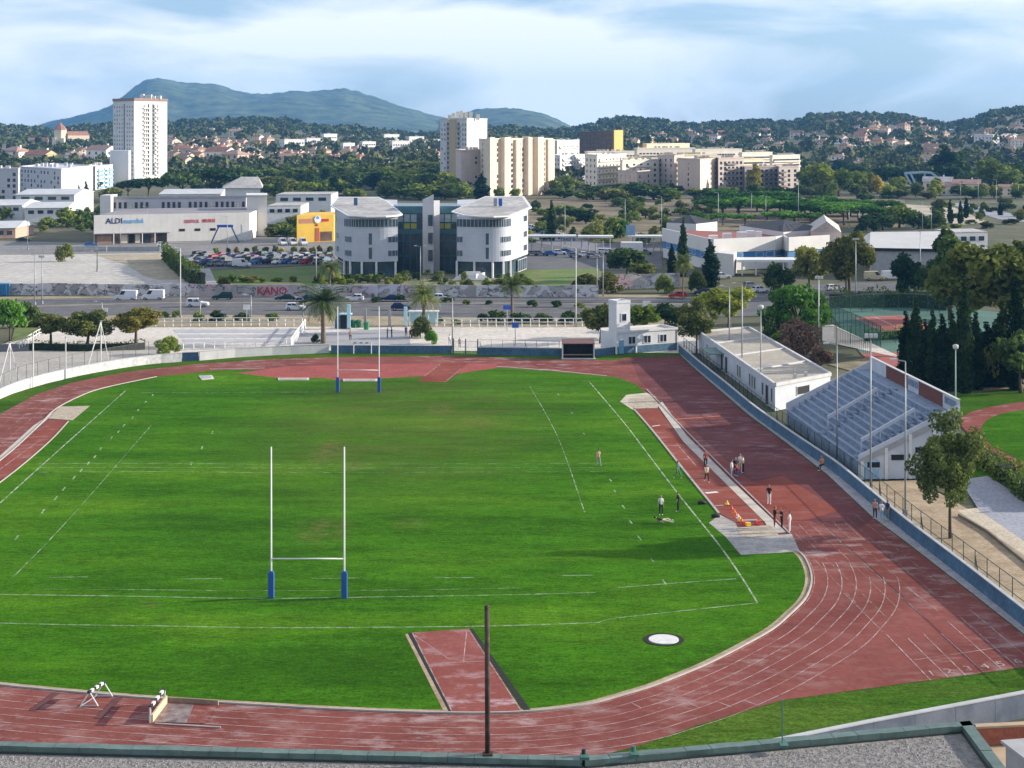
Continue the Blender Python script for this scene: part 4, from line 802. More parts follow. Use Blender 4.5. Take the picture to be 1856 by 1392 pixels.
for i, (x, d, s) in enumerate(((258, 1030, 3.5), (266, 1030, 2.6), (272, 1030, 3), (279, 1032, 2), (289, 1034, 2.2))): p = P(x, d); MB().box((p.x, p.y, h1 + 1.6 + s * .3), (2.2, 3, s)).build('roof_hut', TW, t1)
mb = MB(); panel(mb, B_, t, n, .02 * L, .24 * L, 3, 12, .25); panel(mb, B_, t, n, .8 * L, .99 * L, 3, 12, .25); mb.build('pale_blue_panel', mat('pale_blue', (.55, .66, .72), .8, .05), t1)
r = thing('slab_block', 'blank grey slab building standing in front of the white tower block', 'apartment block', P(215, 985)); pa, pb, pc = P(199, 992), P(233, 985), P(237, 1003)
MB().prism([pa.xy, pb.xy, pc.xy, (pa + pc - pb).xy], 0, ZY(273, 985)).build('wall', mat('slab_grey', (.50, .53, .56), .85, .05, .1), r); mb = MB(); t, n, L = frame_of(pa, pb); panel(mb, pa, t, n, 0, .9, 0, ZY(273, 985) - .05, .12); mb.build('edge_strip', WHITE, r)
BL = mat('blue_balcony', (.22, .38, .62), .8, .1)
aptblock('apartment_block', 'pale five storey block at the left edge', [(-40, 800), (33, 786), (36, 810)], 308, mat('greyish_white', (.50, .49, .51), .85, .05), 5, 7, 1, blinds=PALEC)
aptblock('apartment_block', 'long white block with shaded left half beside the slab building', [(35, 905), (111, 850), (172, 935)], 308, mat('blockwhite', (.50, .50, .54), .85, .05), 5, 12, 0, chim=14, blinds=PALEC)
rb = aptblock('apartment_block', 'white block with blue balconies left of the slab building', [(148, 952), (173, 930), (204, 970)], 303, TW, 5, 3, 3, balc=[(1, .08, .45), (1, .55, .95)], matL=BL, chim=8)
aptblock('apartment_block', 'white block half hidden right of the tower block', [(305, 1060), (330, 1050), (380, 1080)], 322, TW, 3, 3, 5)
T2 = mat('beige_tower', (.50, .50, .51), .85, .05)
r2 = aptblock('tower_block', 'beige tower with bright right side behind the cream apartments', [(798, 985), (846, 950), (883, 1010)], 216, T2, 13, 0, 0, chim=0)
A, B_, C = P(798, 985), P(846, 950), P(883, 1010); h2 = ZY(216, 950); z2 = [2 + (h2 - 3) / 13 * i for i in range(13)]
t, n, L = frame_of(A, B_)
mb = MB(); panel(mb, A, t, n, .38 * L, .62 * L, 1, h2, .5); mb.build('stair_shaft', mat('ochre_shaft', (.42, .33, .20), .9, .05), r2)
wins(r2, A, B_, z2, [.07, .18, .86, .95], 1.2, 1.4, skip=.3); wins(r2, A, B_, z2, [.30, .70], 3.2, 2.0, mat('loggia_dark', (.12, .11, .11), .8, .2), proud=.1); 
mb = MB(); [panel(mb, A, t, n, a * L, b * L, z - .7, z + .2, .5) for z in z2 for a, b in ((.235, .37), (.63, .785))]; mb.build('balcony_row', mat('loggia_grey', (.38, .35, .33)), r2)['kind'] = 'stuff'
for x, s in ((815, 3), (822, 4), (830, 5), (837, 5.5), (845, 4.5), (853, 5), (866, 3.5)): p = P(x, 972); MB().box((p.x, p.y, h2 + s / 2 - .3), (2.0, 2.5, s)).build('roof_hut', mat('cream_hut', (.72, .65, .50)), r2)
rc = aptblock('apartment_block', 'ten storey cream apartment block with ribbed sunlit front', [(868, 850), (882, 826), (1002, 880)], 254, CREAM, 10, 1, 0, chim=7)
A, B_, C = P(868, 850), P(882, 826), P(1002, 880); hc = ZY(254, 826); t, n, L = frame_of(B_, C); zc = [1.6 + (hc - 2) / 10 * i for i in range(10)]
for a, b, pr, m_ in ((.0, .07, 2.2, CREAM), (.20, .29, 2.6, CREAM), (.40, .46, 1.5, CREAM), (.56, .62, 2.4, CREAM), (.69, .78, 3.2, CREAM), (.9, 1.0, 1.2, CREAM)):
    mb = MB(); panel(mb, B_, t, n, a * L, b * L, 0, hc + (1.4 if pr > 2 else .1), pr); mb.build('rib', m_, rc)
wins(rc, B_, C, zc, [.11, .155, .33, .37, .49, .53, .65, .81, .86], 1.3, 1.7, mat('cream_window', (.07, .055, .045), .3, .3), proud=.1, skip=.08)
wins(rc, P(925, 843), P(930, 845), zc, [.5], 1.1, 1.4)
rl = aptblock('apartment_block', 'shaded pinkish wing joined to the left of the cream apartments', [(826, 872), (836, 838), (882, 850)], 274, PINKISH, 9, 0, 0, chim=5)
wins(rl, P(836, 838), P(882, 850), [2 + 2.5 * i for i in range(8)], [.58], 1.3, 1.3, skip=.3)
MB().prism([P(828, 838).xy, P(850, 832).xy, P(852, 842).xy, P(830, 846).xy], 0, 2.6).build('ground_floor', mat('tan_base', (.5, .36, .22)), rl)
ro = aptblock('tower_block', 'tower with shaded side coloured dark brown and sunlit right side ochre before the hills', [(1050, 1290), (1112, 1230), (1128, 1300)], 240, mat('shaded_brown', (.13, .085, .06), .9, .1, .3), 10, 8, 0, chim=2)  # dark brown wall and ochre panel colour in the shaded and sunlit sides
A, B_, C = P(1112, 1230), P(1128, 1300), None; t, n, L = frame_of(A, B_); mb = MB(); panel(mb, A, t, n, 0, L, 0, ZY(236, 1230), .6); mb.build('sunlit_ochre_face', mat('ochre', (.60, .36, .11), .9, .05), ro)
for i, (x0, d0, xc, dc, x1, d1, yt) in enumerate(((985, 1180, 1010, 1150, 1050, 1200, 256), (1000, 1100, 1015, 1080, 1062, 1130, 283), (1030, 1400, 1050, 1370, 1085, 1420, 255))):
    aptblock('apartment_block', ['white block behind the right end of the cream apartments', 'low white terraced block right of the cream apartments', 'white block far behind the cream apartments'][i], [(x0, d0), (xc, dc), (x1, d1)], yt, TW, 5, 3, 8, balc=[(1, .1, .9)])
YC = mat('yellowish_render', (.62, .55, .40), .85, .06)
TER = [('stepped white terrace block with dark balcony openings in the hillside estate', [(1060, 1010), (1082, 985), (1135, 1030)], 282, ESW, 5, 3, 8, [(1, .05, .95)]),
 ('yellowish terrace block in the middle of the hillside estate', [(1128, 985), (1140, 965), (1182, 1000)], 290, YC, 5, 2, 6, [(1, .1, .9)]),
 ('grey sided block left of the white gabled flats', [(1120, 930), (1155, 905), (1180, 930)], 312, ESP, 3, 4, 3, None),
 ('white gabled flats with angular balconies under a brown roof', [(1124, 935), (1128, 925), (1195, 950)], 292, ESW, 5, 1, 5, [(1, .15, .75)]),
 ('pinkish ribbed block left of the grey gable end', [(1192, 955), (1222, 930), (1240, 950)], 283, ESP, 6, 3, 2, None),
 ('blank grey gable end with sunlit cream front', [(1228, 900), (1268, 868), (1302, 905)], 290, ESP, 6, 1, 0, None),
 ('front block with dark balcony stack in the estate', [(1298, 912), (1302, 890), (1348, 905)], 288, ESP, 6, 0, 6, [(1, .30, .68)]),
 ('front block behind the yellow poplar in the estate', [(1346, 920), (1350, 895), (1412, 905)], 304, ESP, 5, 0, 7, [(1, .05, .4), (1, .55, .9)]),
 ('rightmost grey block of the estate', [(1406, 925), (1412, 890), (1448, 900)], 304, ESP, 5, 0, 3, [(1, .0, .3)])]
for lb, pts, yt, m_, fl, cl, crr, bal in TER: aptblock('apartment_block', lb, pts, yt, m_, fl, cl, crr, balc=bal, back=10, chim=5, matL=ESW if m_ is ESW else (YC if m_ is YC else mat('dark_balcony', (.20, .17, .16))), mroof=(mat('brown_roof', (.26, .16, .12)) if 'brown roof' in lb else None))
mb = MB(); t, n, L = frame_of(P(1268, 868), P(1302, 905)); rg = [o for o in COL.objects if o.get('label') == 'blank grey gable end with sunlit cream front'][0]; panel(mb, P(1268, 868), t, n, 0, L, 0, ZY(290, 868) - .1, .4); mb.build('sunlit_cream_front', CREAM, rg); wins(rg, P(1268, 868), P(1302, 905), [1.5 + 2.8 * i for i in range(6)], [.55, .8], 1.3, 1.6, mat('cream_window', (.16, .12, .09)), proud=.5)  # cream panel puts the sunlit look of this face into colour
for i, (x0, x1, d0, yt) in enumerate(((1060, 1160, 1100, 276), (1150, 1260, 1080, 270), (1255, 1345, 1060, 272), (1340, 1400, 1040, 278), (1395, 1450, 1020, 283), (1200, 1300, 1000, 282), (1320, 1385, 985, 290))):
    aptblock('apartment_block', 'white topped row of flats, %s' % ['leftmost of the back rows in the estate', 'second of the back rows in the estate', 'middle of the back rows below the hill', 'fourth of the back rows with a cream end', 'rightmost of the back rows by the yellow trees', 'cream row behind the grey gable end', 'cream row above the dark balcony stack'][i], [(x0, d0 + 8), (x0 + 5, d0), (x1, d0 + 22)], yt, ESW if i < 5 else YC, 5, 0, 16, balc=[(1, .02, .98)], chim=12, matL=ESW if i < 5 else YC)
rw = aptblock('apartment_block', 'long roofed cream building behind the estate below the woods', [(1165, 1290), (1172, 1275), (1250, 1320)], 264, YC, 3, 1, 10, mroof=TERRA, z=ZY(262, 1275))
# right-hand white block far off on the slope
g = onhill(1790, 268)
aptblock('apartment_block', 'long white block on the slope at the far right', [(1765, g.y + 40), (1800, g.y), (1900, g.y + 60)], 0, TW, 4, 5, 14, base=g.z - 2, z=g.z + 12, chim=8)
for i, (x, y, wd) in enumerate(((520, 272, 46), (560, 268, 40), (625, 278, 26), (660, 272, 30), (700, 262, 34), (745, 266, 34), (780, 268, 34), (715, 276, 40), (590, 262, 30))):
    g = onhill(x, y); hh = rnd.uniform(8, 13)
    aptblock('apartment_block', 'white row of flats, %s of nine among trees on the middle hillside' % ['leftmost', 'second from left', 'fourth from left', 'fifth from left', 'sixth from left', 'eighth from left', 'rightmost', 'seventh from left', 'third from left'][i], [(x - wd * .3, g.y + 12), (x - wd * .1, g.y), (x + wd * .7, g.y + 18)], 0, TW, 3, 2, 7, base=g.z - 3, z=g.z + hh, chim=2, group='white flats on the middle hillside', mroof=TERRA if i % 3 == 0 else None)
# ---------------------------------------------------------------- houses on the hills
HOUSES = []
def house_meshes(k):
    w_, dp, hh, rh = ((11, 9, 5.6, 2.2), (14, 9, 6.2, 2.3), (9, 9, 7, 2.2), (13, 8, 4.5, 2.0))[k]; W = MB(); Rf = MB(); Wi = MB()
    W.prism([(-w_ / 2, -dp / 2), (w_ / 2, -dp / 2), (w_ / 2, dp / 2), (-w_ / 2, dp / 2)], -4, hh)
    e = .5; a, b = w_ / 2 + e, dp / 2 + e
    if k in (0, 2): Rf.add([(-a, -b, hh), (a, -b, hh), (a, b, hh), (-a, b, hh), (-a * .3, 0, hh + rh), (a * .3, 0, hh + rh)], [(0, 1, 5, 4), (1, 2, 5), (2, 3, 4, 5), (3, 0, 4), (3, 2, 1, 0)])
    else:
        Rf.add([(-a, -b, hh - .1), (a, -b, hh - .1), (a, b, hh - .1), (-a, b, hh - .1), (-a, 0, hh + rh), (a, 0, hh + rh)], [(0, 1, 5, 4), (2, 3, 4, 5), (3, 2, 1, 0)]); W.add([(-w_ / 2, -dp / 2, hh), (-w_ / 2, dp / 2, hh), (-w_ / 2, 0, hh + rh - .25), (w_ / 2, -dp / 2, hh), (w_ / 2, dp / 2, hh), (w_ / 2, 0, hh + rh - .25)], [(1, 0, 2), (3, 4, 5)])
    Rf.box((w_ * .2, dp * .15, hh + rh), (.8, .8, 1.6), 0, 1)
    for z in ((1, 3.6) if hh > 5 else (1.2,)):
        for i in range(3): Wi.box((-w_ / 2 + w_ * (i + .5) / 3, -dp / 2, z + .7), (1.2, .16, 1.4))
        for i in range(2): Wi.box((w_ / 2, -dp / 2 + dp * (i + .5) / 2, z + .7), (.16, 1.2, 1.4))
    return W.mesh('wall'), Rf.mesh('roof'), Wi.mesh('window_rows')
HM = [house_meshes(k) for k in range(4)]; HW = [mat('house_cream', (.72, .62, .48), .9, .05), mat('house_white', (.78, .74, .68), .9, .05), mat('house_pink', (.58, .42, .33), .9, .05), mat('house_ochre', (.60, .45, .25), .9, .05)]
RM = [TERRA, mat('old_tiles', (.27, .16, .12), .9, .25, .6), mat('pale_tiles', (.36, .23, .18), .9, .2, .6)]
for w__, r__, i__ in HM:
    w__.materials.append(HW[0]); r__.materials.append(RM[0]); r__.materials.append(HW[1]); i__.materials.append(mat('house_window', (.05, .05, .06), .3, .2))
def house(x, y, label, group, sc=1.0, k=None, rz=None):
    g = onhill(x, y)
    if g is None: return
    HOUSES.append((g.x, g.y)); k = rnd.randrange(4) if k is None else k; r = thing('villa', label, 'house', g, group); r.rotation_euler.z = rnd.uniform(-1.0, -.1) if rz is None else rz; r.scale = (sc,) * 3
    for nm, me, ml in zip(('wall', 'roof', 'window_rows'), HM[k], (HW, RM, None)):
        o = bpy.data.objects.new(nm, me); COL.objects.link(o); o.parent = r
        if nm == 'window_rows': o['kind'] = 'stuff'
        if ml: i_ = rnd.randrange(len(ml)); o.material_slots[0].link = 'OBJECT'; o.material_slots[0].material = ml[i_]; r['label'] = (('cream', 'white', 'pink', 'ochre')[i_] + r['label'][r['label'].index(' villa'):] if ml is HW and ' villa' in r['label'] and group else r['label'])
    return r
for x0, x1, y0, y1, n_, lb, gr in ((0, 195, 268, 300, 10, 'cream villa with terracotta roof among the trees below the church', 'villas below the church'),
    (306, 455, 262, 305, 34, 'cream villa with terracotta roof right of the white tower block', 'villas right of the tower'), (306, 470, 222, 262, 12, 'pale villa high among the trees right of the tower block', 'villas above the tower'),
    (450, 800, 256, 300, 62, 'pale villa with tiled roof in the middle valley below the mountain', 'villas in the middle valley'), (530, 680, 228, 252, 8, 'pale villa on the wooded ridge below the mountain', 'villas on the middle ridge'),
    (1080, 1330, 244, 275, 24, 'pale villa on the wooded slope behind the estate', 'villas behind the estate'), (1330, 1600, 222, 275, 32, 'pale villa scattered on the right hillside left of the tall conifer', 'villas on the right hillside'),
    (1560, 1856, 212, 300, 44, 'small cream villa on the far right hillside', 'villas on the far right hillside'), (1600, 1690, 206, 232, 12, 'pale villa near the crest of the right hill', 'villas on the right crest'), (1520, 1720, 268, 305, 14, 'pale villa at the foot of the right hillside', 'villas at the foot of the right hill')):
    for i in range(n_): hx = rnd.uniform(x0, x1); house(hx, rnd.uniform(y0, y1), lb + (', leftward', ', in the middle', ', rightward')[min(2, int(3 * (hx - x0) / (x1 - x0)))], gr, rnd.uniform(.75, 1.25))
for x, y, k, lb in ((28, 292, 0, 'cream villa with hipped roof below the church'), (75, 302, 1, 'pale yellow gabled house above the long white block'), (185, 292, 1, 'long villa with red roof left of the tower block'), (400, 296, 1, 'large cream villa with wide roof right of the tower block'), (425, 300, 0, 'villa with grey brown hipped roof right of the tower block')): house(x, y, lb, None, 1.7, k, -.5)
# church
g = onhill(110, 272); r = thing('church', 'cream church with red octagonal tower roof on the wooded hill', 'church', g); sc_ = g.y / F
def cx(px): return g.x + (px - 110) * sc_
CH = mat('church_stone', (.70, .60, .44), .9, .06)
b = MB(); x0, x1 = cx(121), cx(154); yb = g.y + 6; zt = g.z + 17; b.prism([(x0, yb), (x1, yb + 14), (x1 - 8, yb + 26), (x0 - 8, yb + 12)], g.z - 6, zt).build('nave', CH, r)
a_, b__, c_, d_ = (Vector(p) for p in ((x0, yb), (x1, yb + 14), (x1 - 8, yb + 26), (x0 - 8, yb + 12))); m1, m2 = (a_ + d_) / 2, (b__ + c_) / 2
MB().add([(*a_, zt), (*b__, zt), (*c_, zt), (*d_, zt), (*m1, zt + 5), (*m2, zt + 5)], [(0, 1, 5, 4), (2, 3, 4, 5), (3, 0, 4), (1, 2, 5)]).build('nave_roof', TERRA, r)
wins(r, a_, b__, [g.z + 4], ev(4), 1.5, 9, proud=.15)
tx = cx(106); ty = g.y + 8; oc = [(tx + 7 * math.cos(i * math.pi / 4 + .4), ty + 7 * math.sin(i * math.pi / 4 + .4)) for i in range(8)]
MB().prism(oc, g.z - 4, g.z + 24).build('tower', CH, r); MB().add([(tx + 1.12 * (p[0] - tx), ty + 1.12 * (p[1] - ty), g.z + 24) for p in oc] + [(tx, ty, g.z + 33)], [(i, (i + 1) % 8, 8) for i in range(8)]).build('tower_roof', TERRA, r)
for q, zz_ in ((98, 15), (113, 14)): MB().prism([(cx(q) - 2.2, g.y - 1), (cx(q) + 2.2, g.y - 1), (cx(q) + 2.2, g.y + 5), (cx(q) - 2.2, g.y + 5)], g.z - 8, g.z + zz_).build('buttress', CH, r)
MB().prism([(cx(48), g.y + 8), (cx(80), g.y + 8), (cx(80), g.y + 18), (cx(48), g.y + 18)], g.z - 4, g.z + 11).build('wing', CH, r); zt = g.z + 11
MB().add([(cx(47), g.y + 7, zt), (cx(81), g.y + 7, zt), (cx(81), g.y + 19, zt), (cx(47), g.y + 19, zt), (cx(47), g.y + 13, zt + 3.5), (cx(81), g.y + 13, zt + 3.5)], [(0, 1, 5, 4), (2, 3, 4, 5), (3, 0, 4), (1, 2, 5)]).build('wing_roof', TERRA, r); wins(r, (cx(48), g.y + 8), (cx(80), g.y + 8), [g.z + 4], ev(6), 1.3, 3, proud=.15)
HOUSES.append((P(110, onhill(110, 272).y).x, onhill(110, 272).y)); HOUSES = np.array(HOUSES)
tag(far_wood('hill_wood', 7200, (-500, 2400, 1280, 2720), 11, WOOD, 26), 'dark green woods covering the hills behind the town')
tag(far_wood('hill_wood', 1500, (-200, 2100, 2480, 2640), 12, WOOD, 44, 8, 16), 'tall pines standing along the crest of the hills')
tag(far_wood('valley_wood', 1100, (-100, 2000, 1080, 1330), 13, WOOD, 34, 6, 11), 'trees scattered through the town at the foot of the hills')
# ---------------------------------------------------------------- office building: two curved white blocks and a glass link
OFW, t_, b_ = nodes('office_panel'); b_.inputs['Roughness'].default_value = .5; p_ = posn(t_); s_ = t_.nodes.new('ShaderNodeSeparateXYZ'); t_.links.new(p_, s_.inputs[0]); f_ = math_(t_, 'FRACT', math_(t_, 'MULTIPLY', s_.outputs['Z'], 1.35)); c_ = ramp(t_, noise(t_, p_, .25, 4, .6), [(.35, (.43, .45, .50)), (.65, (.50, .52, .57))]); t_.links.new(mixc(t_, ramp(t_, f_, [(.0, .4), (.09, .0)]), c_, (.24, .26, .30)), b_.inputs['Base Color']); OFG = mat('office_glass', (.045, .075, .10), .1, .4, .2, spec=.7); TEAL = mat('teal_frame', (.07, .17, .20), .5, .15, .3); OFR = mat('office_roof', (.37, .36, .35), .8, .2, .15, scale2=.8)
ofc = thing('office_building', 'white office building of two curved blocks joined by a dark glass hall', 'office building', P(775, 388))
def px(pts): return [P(x, d) for x, d in pts]
def office_block(curve, left, right, roof, sky_win):
    fr = smooth(px(curve), 4); poly = [p.xy for p in px(left) + fr + px(right)]
    up = lambda p: 14.6 + max(0, p[1] - 384) * .055
    MB().prism(poly, 3.9, up, bottom=True).build('wall', OFW, ofc)
    ce = sum((Vector(p) for p in poly), Vector((0, 0))) / len(poly); MB().prism([ce + (Vector(p) - ce) * .90 for p in poly], 0, 3.95).build('ground_floor_glazing', OFG, ofc)
    rp = [p.xy for p in px(roof)]
    MB().prism(rp, lambda p: up(p) + .02, lambda p: up(p) + .30, bottom=True).build('roof', WHITE, ofc); rc_ = sum((Vector(p) for p in rp), Vector((0, 0))) / len(rp)
    MB().prism([rc_ + (Vector(p) - rc_) * .93 for p in rp], lambda p: up(p) + .31, lambda p: up(p) + .36).build('roof_deck', OFR, ofc)
    return fr
def band(fr, a, b, z0, z1, nm='window', merge=1):        # one window on each facet of the curve
    n_ = len(fr) - 1; i0, i1 = int(round(a * n_)), max(int(round(a * n_)) + 1, int(round(b * n_)))
    for k in range(i0, i1):
        p, q = fr[k], fr[k + 1]; t, n, L = frame_of(p, q); mb = MB(); framed(mb, p, t, n, .05, L - .05, z0, z1, .045); mb.build(nm, [OFG, OFW], ofc)
frL = office_block([(624, 388.5), (632, 386), (645, 384.6), (668, 384), (696, 384.5), (721, 386)], [(612, 428), (607, 405)], [(720, 425)], [(598, 408), (612, 430), (686, 430), (704, 418), (730, 388), (722, 385), (700, 382), (665, 381), (630, 385)], None)
frR = office_block([(828, 386), (853, 384.5), (880, 384), (904, 384.6), (918, 386), (926, 388.5)], [(829, 425)], [(957, 408), (950, 430)], [(818, 394), (840, 386), (868, 382), (895, 381), (925, 384), (964, 404), (950, 432), (880, 432), (850, 414)], None)
for fr, sp in ((frL, ((.06, .30), (.86, .99))), (frR, ((.0, .12), (.66, .99)))):
    band(fr, 0, 1, 12.2, 14.0)
    for z in (8.3, 5.0):
        for a, b in sp: band(fr, a, b, z + .2, z + 1.5)
    c = .60 if fr is frL else .38
    for z in (8.0, 4.6): band(fr, c, c + .05, z, z + 2.7)
    n_ = len(fr) - 1
    for s in (.02, .26, .5, .74, .98): p = fr[int(s * n_)]; MB().tube([(p.x, p.y + .3, 0), (p.x, p.y + .3, 3.95)], .28, 8).build('column', WHITE, ofc)
    for s in range(9):
        p, q = fr[int((.06 + .1 * s) * n_)], fr[int((.06 + .1 * (s + .9)) * n_)]; t, n, L = frame_of(p, q); mb = MB(); framed(mb, p - n * 1.35, t, n, .05, L - .05, .5, 3.5, .08); mb.build('shop_window', [OFG, WHITE], ofc)
for p0, p1, k in ((P(607, 405), P(624, 389), 3), (P(926, 389), P(957, 408), 4)):
    t, n, L = frame_of(p0, p1)
    for z in (12.4, 8.5, 5.1):
        mb = MB(); framed(mb, p0, t, n, L * .22, L * .92, z, z + 1.4, .06, 4); mb.build('window', [OFG, OFW], ofc)
    mb = MB(); framed(mb, p0, t, n, L * .4, L * .9, .4, 3.2, .1, 3); mb.build('window', [OFG, WHITE], ofc)
MB().prism([p.xy for p in px([(715, 404), (835, 404), (835, 420), (715, 420)])], 0, 16.2).build('glass_hall', mat('hall_dark', (.05, .095, .125), .25, .3, .2), ofc)
pa, pb = P(719, 404), P(830, 404); t, n, L = frame_of(pa, pb)
HGL = mat('hall_glass', (.035, .06, .085), .15, .4, .3, spec=.6); YW = mat('yellow_panel', (.42, .42, .06), .6, .1)
for i in range(9):
    s0, s1 = L * i / 9 + .15, L * (i + 1) / 9 - .15
    if 3.4 < i + .5 < 5.3: continue
    for z0, z1, m_ in ((.3, 3.6, HGL), (4.0, 7.3, HGL), (7.7, 9.2, HGL)): mb = MB(); framed(mb, pa, t, n, s0, s1, z0, z1, .1); mb.build('window', [m_, TEAL], ofc)
    mb = MB(); framed(mb, pa, t, n, s0, s1, 10.6, 11.9, .1); mb.build('window', [YW if i in (1, 2, 3, 6, 7) else OFG, TEAL], ofc); mb = MB(); framed(mb, pa, t, n, s0, s1, 12.3, 14.2, .1); mb.build('window', [mat('pale_glass', (.35, .42, .45), .3, .2), TEAL], ofc)
for z in (9.3, 14.4): mb = MB(); panel(mb, pa, t, n, 0, L, z, z + 1.1 if z < 10 else z + 1.7, .22); mb.build('spandrel', TEAL, ofc)
LG = mat('shaft_grey', (.50, .50, .52), .8, .06)
MB().prism([p.xy for p in px([(766, 397), (786, 396), (786, 404), (766, 404)])], 0, lambda p: 18.0 + (p[0] - P(766, 397).x) * .5).build('stair_shaft', LG, ofc)
MB().prism([p.xy for p in px([(786.3, 399), (797, 400), (797, 406), (786.3, 405)])], 0, 17.6).build('stair_shaft', LG, ofc)
for z in (3.2, 7.4, 11.8): p = P(780, 395.9); MB().box((p.x, p.y, z + 1.3), (1.1, .3, 2.7)).build('slot_window', OFG, ofc)
for x, d, m_ in ((645, 408, BLUEP), (907, 404, mat('blue_sign', (.03, .10, .42), .6, .1)), (898, 406, GREYC)): p = P(x, d); MB().box((p.x, p.y, 17.2), (.9, 1.2, 1.9)).build('roof_unit', m_, ofc)
mb = MB(); [mb.box((P(x, 377).x, 377 + k * .4, .3 + .16 * k), (9 - k, .5, .3 + .32 * k)) for x in (855,) for k in range(6)]; mb.build('entrance_steps', WHITE, ofc)
for a, b in (((842, 378), (860, 383)), ((862, 377), (878, 382))): p, q = P(*a), P(*b); mb = MB(); wallrun(mb, [p, q], .3, 0, 1.6); mb.build('step_wall', WHITE, ofc)
# ---------------------------------------------------------------- discount store
ALW = mat('store_panel', (.63, .61, .57), .6, .05, .25)
al = thing('store_building', 'long white discount store with blue and red lettering', 'store', P(310, 503)); a, b = P(170, 496), P(452, 513); back = Vector((-1.5, 44, 0)); ht = 8.7
MB().prism([a.xy, b.xy, (b + back).xy, (a + back).xy], 0, ht, mtop=1).build('wall', [ALW, mat('felt_roof', (.23, .22, .24), .9, .15, .08)], al); t, n, L = frame_of(a, b)
for k in range(26):
    mb = MB(); panel(mb, a, t, n, L * k / 26 + .012, L * (k + 1) / 26 - .012, 3.4 if k < 12 else .3, ht + .25, .14); mb.build('cladding_panel', ALW, al)
mb = MB(); panel(mb, a, t, n, .2, L * .47, .1, 3.2, .05); mb.build('shop_front', mat('front_brown', (.16, .10, .08), .7, .5, .3), al)
for s0, s1, z1, m_ in ((.02, .11, 2.6, mat('front_tan', (.35, .22, .15))), (.17, .21, 2.8, CREAM), (.22, .25, 2.8, DARK), (.26, .29, 2.8, CREAM), (.30, .36, 2.6, GLASS), (.40, .46, 2.9, DARK), (.455, .47, 2.0, mat('red_door', (.45, .05, .03)))): mb = MB(); panel(mb, a, t, n, s0 * L, s1 * L, .1, z1, .12); mb.build('shop_bay', m_, al)
mb = MB(); panel(mb, a, t, n, -.2, L * .475, 3.15, 3.4, 1.6); mb.build('canopy', GREYC, al)
for s in (.12, .3, .38): p = a + t * L * s + n * 1.5; MB().tube([(p.x, p.y, 0), (p.x, p.y, 3.2)], .14, 6).build('canopy_post', WHITE, al)
text(al, 'ALDI', a + t * L * .075 + n * .18 + Vector((0, 0, 6.3)), t, 2.35, mat('navy', (.01, .02, .12), .5, .1), .04, .035)
text(al, 'marché', a + t * L * .185 + n * .18 + Vector((0, 0, 6.3)), t, 2.05, mat('sky_blue', (.10, .33, .62), .5, .1), .04, .03)
text(al, 'DESTOCK', a + t * L * .575 + n * .18 + Vector((0, 0, 6.0)), t, 1.45, mat('sign_red', (.50, .02, .03), .5, .1), .04, .02, sx=.70); text(al, 'MEUBLES', a + t * L * .69 + n * .18 + Vector((0, 0, 6.1)), t, 1.45, MATS['sign_red'], .04, .02, sx=.70)
for s in (.54, .64, .74): mb = MB(); panel(mb, a, t, n, s * L, s * L + 1.8, 3.4, 4.2, .2); mb.build('vent_window', DARK, al)
mb = MB(); panel(mb, a, t, n, .95 * L, .99 * L, 1.2, 5.2, .22); mb.build('poster_board', WHITE, al)
p = P(408, 503); r = thing('blue_gantry', 'blue slanted frame gantry before the discount store', 'gantry', p); 
for s_ in (-1, 1): MB().bar(p + Vector((s_ * 4.3, 0, 0)), p + Vector((s_ * 2, 0, 5)), .4).build('leg', BLUEP, r)
MB().box((p.x, p.y, 5.2), (5, .6, .8)).build('crossbeam', mat('blue_sign', (.03, .10, .42)), r)
r = thing('warehouse_office', 'long grey office range with a strip of windows behind the discount store', 'office building', P(315, 545)); a, b = P(183, 545), P(446, 552); MB().prism([a.xy, b.xy, (b + Vector((0, 12, 0))).xy, (a + Vector((0, 12, 0))).xy], 0, 12.2).build('wall', mat('office_grey', (.45, .45, .47), .85, .06, .2), r); t, n, L = frame_of(a, b)
for k in range(27):
    if k in (9, 10, 15): continue
    mb = MB(); framed(mb, a, t, n, L * k / 27 + .45, L * (k + 1) / 27 - .45, 8.6, 10.6, .15); mb.build('window', [GLASS if k % 5 else PALEC, GREYC], r)
mb = MB(); panel(mb, a, t, n, -.2, L + .2, 12.0, 12.7, .5); mb.build('roof_edge', GREYC, r); MB().box((P(189, 540).x, 546, 6.6), (3.6, 9, 13.2)).build('stair_shaft', ALW, r)
r = thing('storage_block', 'blank white block at the right end of the discount store', 'building', P(466, 530)); MB().prism([p_.xy for p_ in px([(447, 532), (484, 532), (484, 546), (447, 546)])], 0, 13.4).build('wall', ALW, r); MB().prism([p_.xy for p_ in px([(446.5, 531.5), (484.5, 531.5), (484.5, 546.5), (446.5, 546.5)])], 13.4, 13.75).build('roof_edge', WHITE, r)
r = thing('pitched_shed', 'white shed with grey pitched roof behind the storage block', 'shed', P(438, 640)); q = px([(408, 640), (472, 640), (472, 668), (408, 668)]); MB().prism([p_.xy for p_ in q], 0, 12).build('wall', WHITE, r); zt = 12
MB().add([(q[0].x - 1, 639, zt), (q[1].x + 1, 639, zt), (q[2].x + 1, 669, zt), (q[3].x - 1, 669, zt), (q[0].x + 4, 654, zt + 4), (q[1].x - 3, 654, zt + 4)], [(0, 1, 5, 4), (1, 2, 5), (2, 3, 4, 5), (3, 0, 4)]).build('roof', OFR, r)
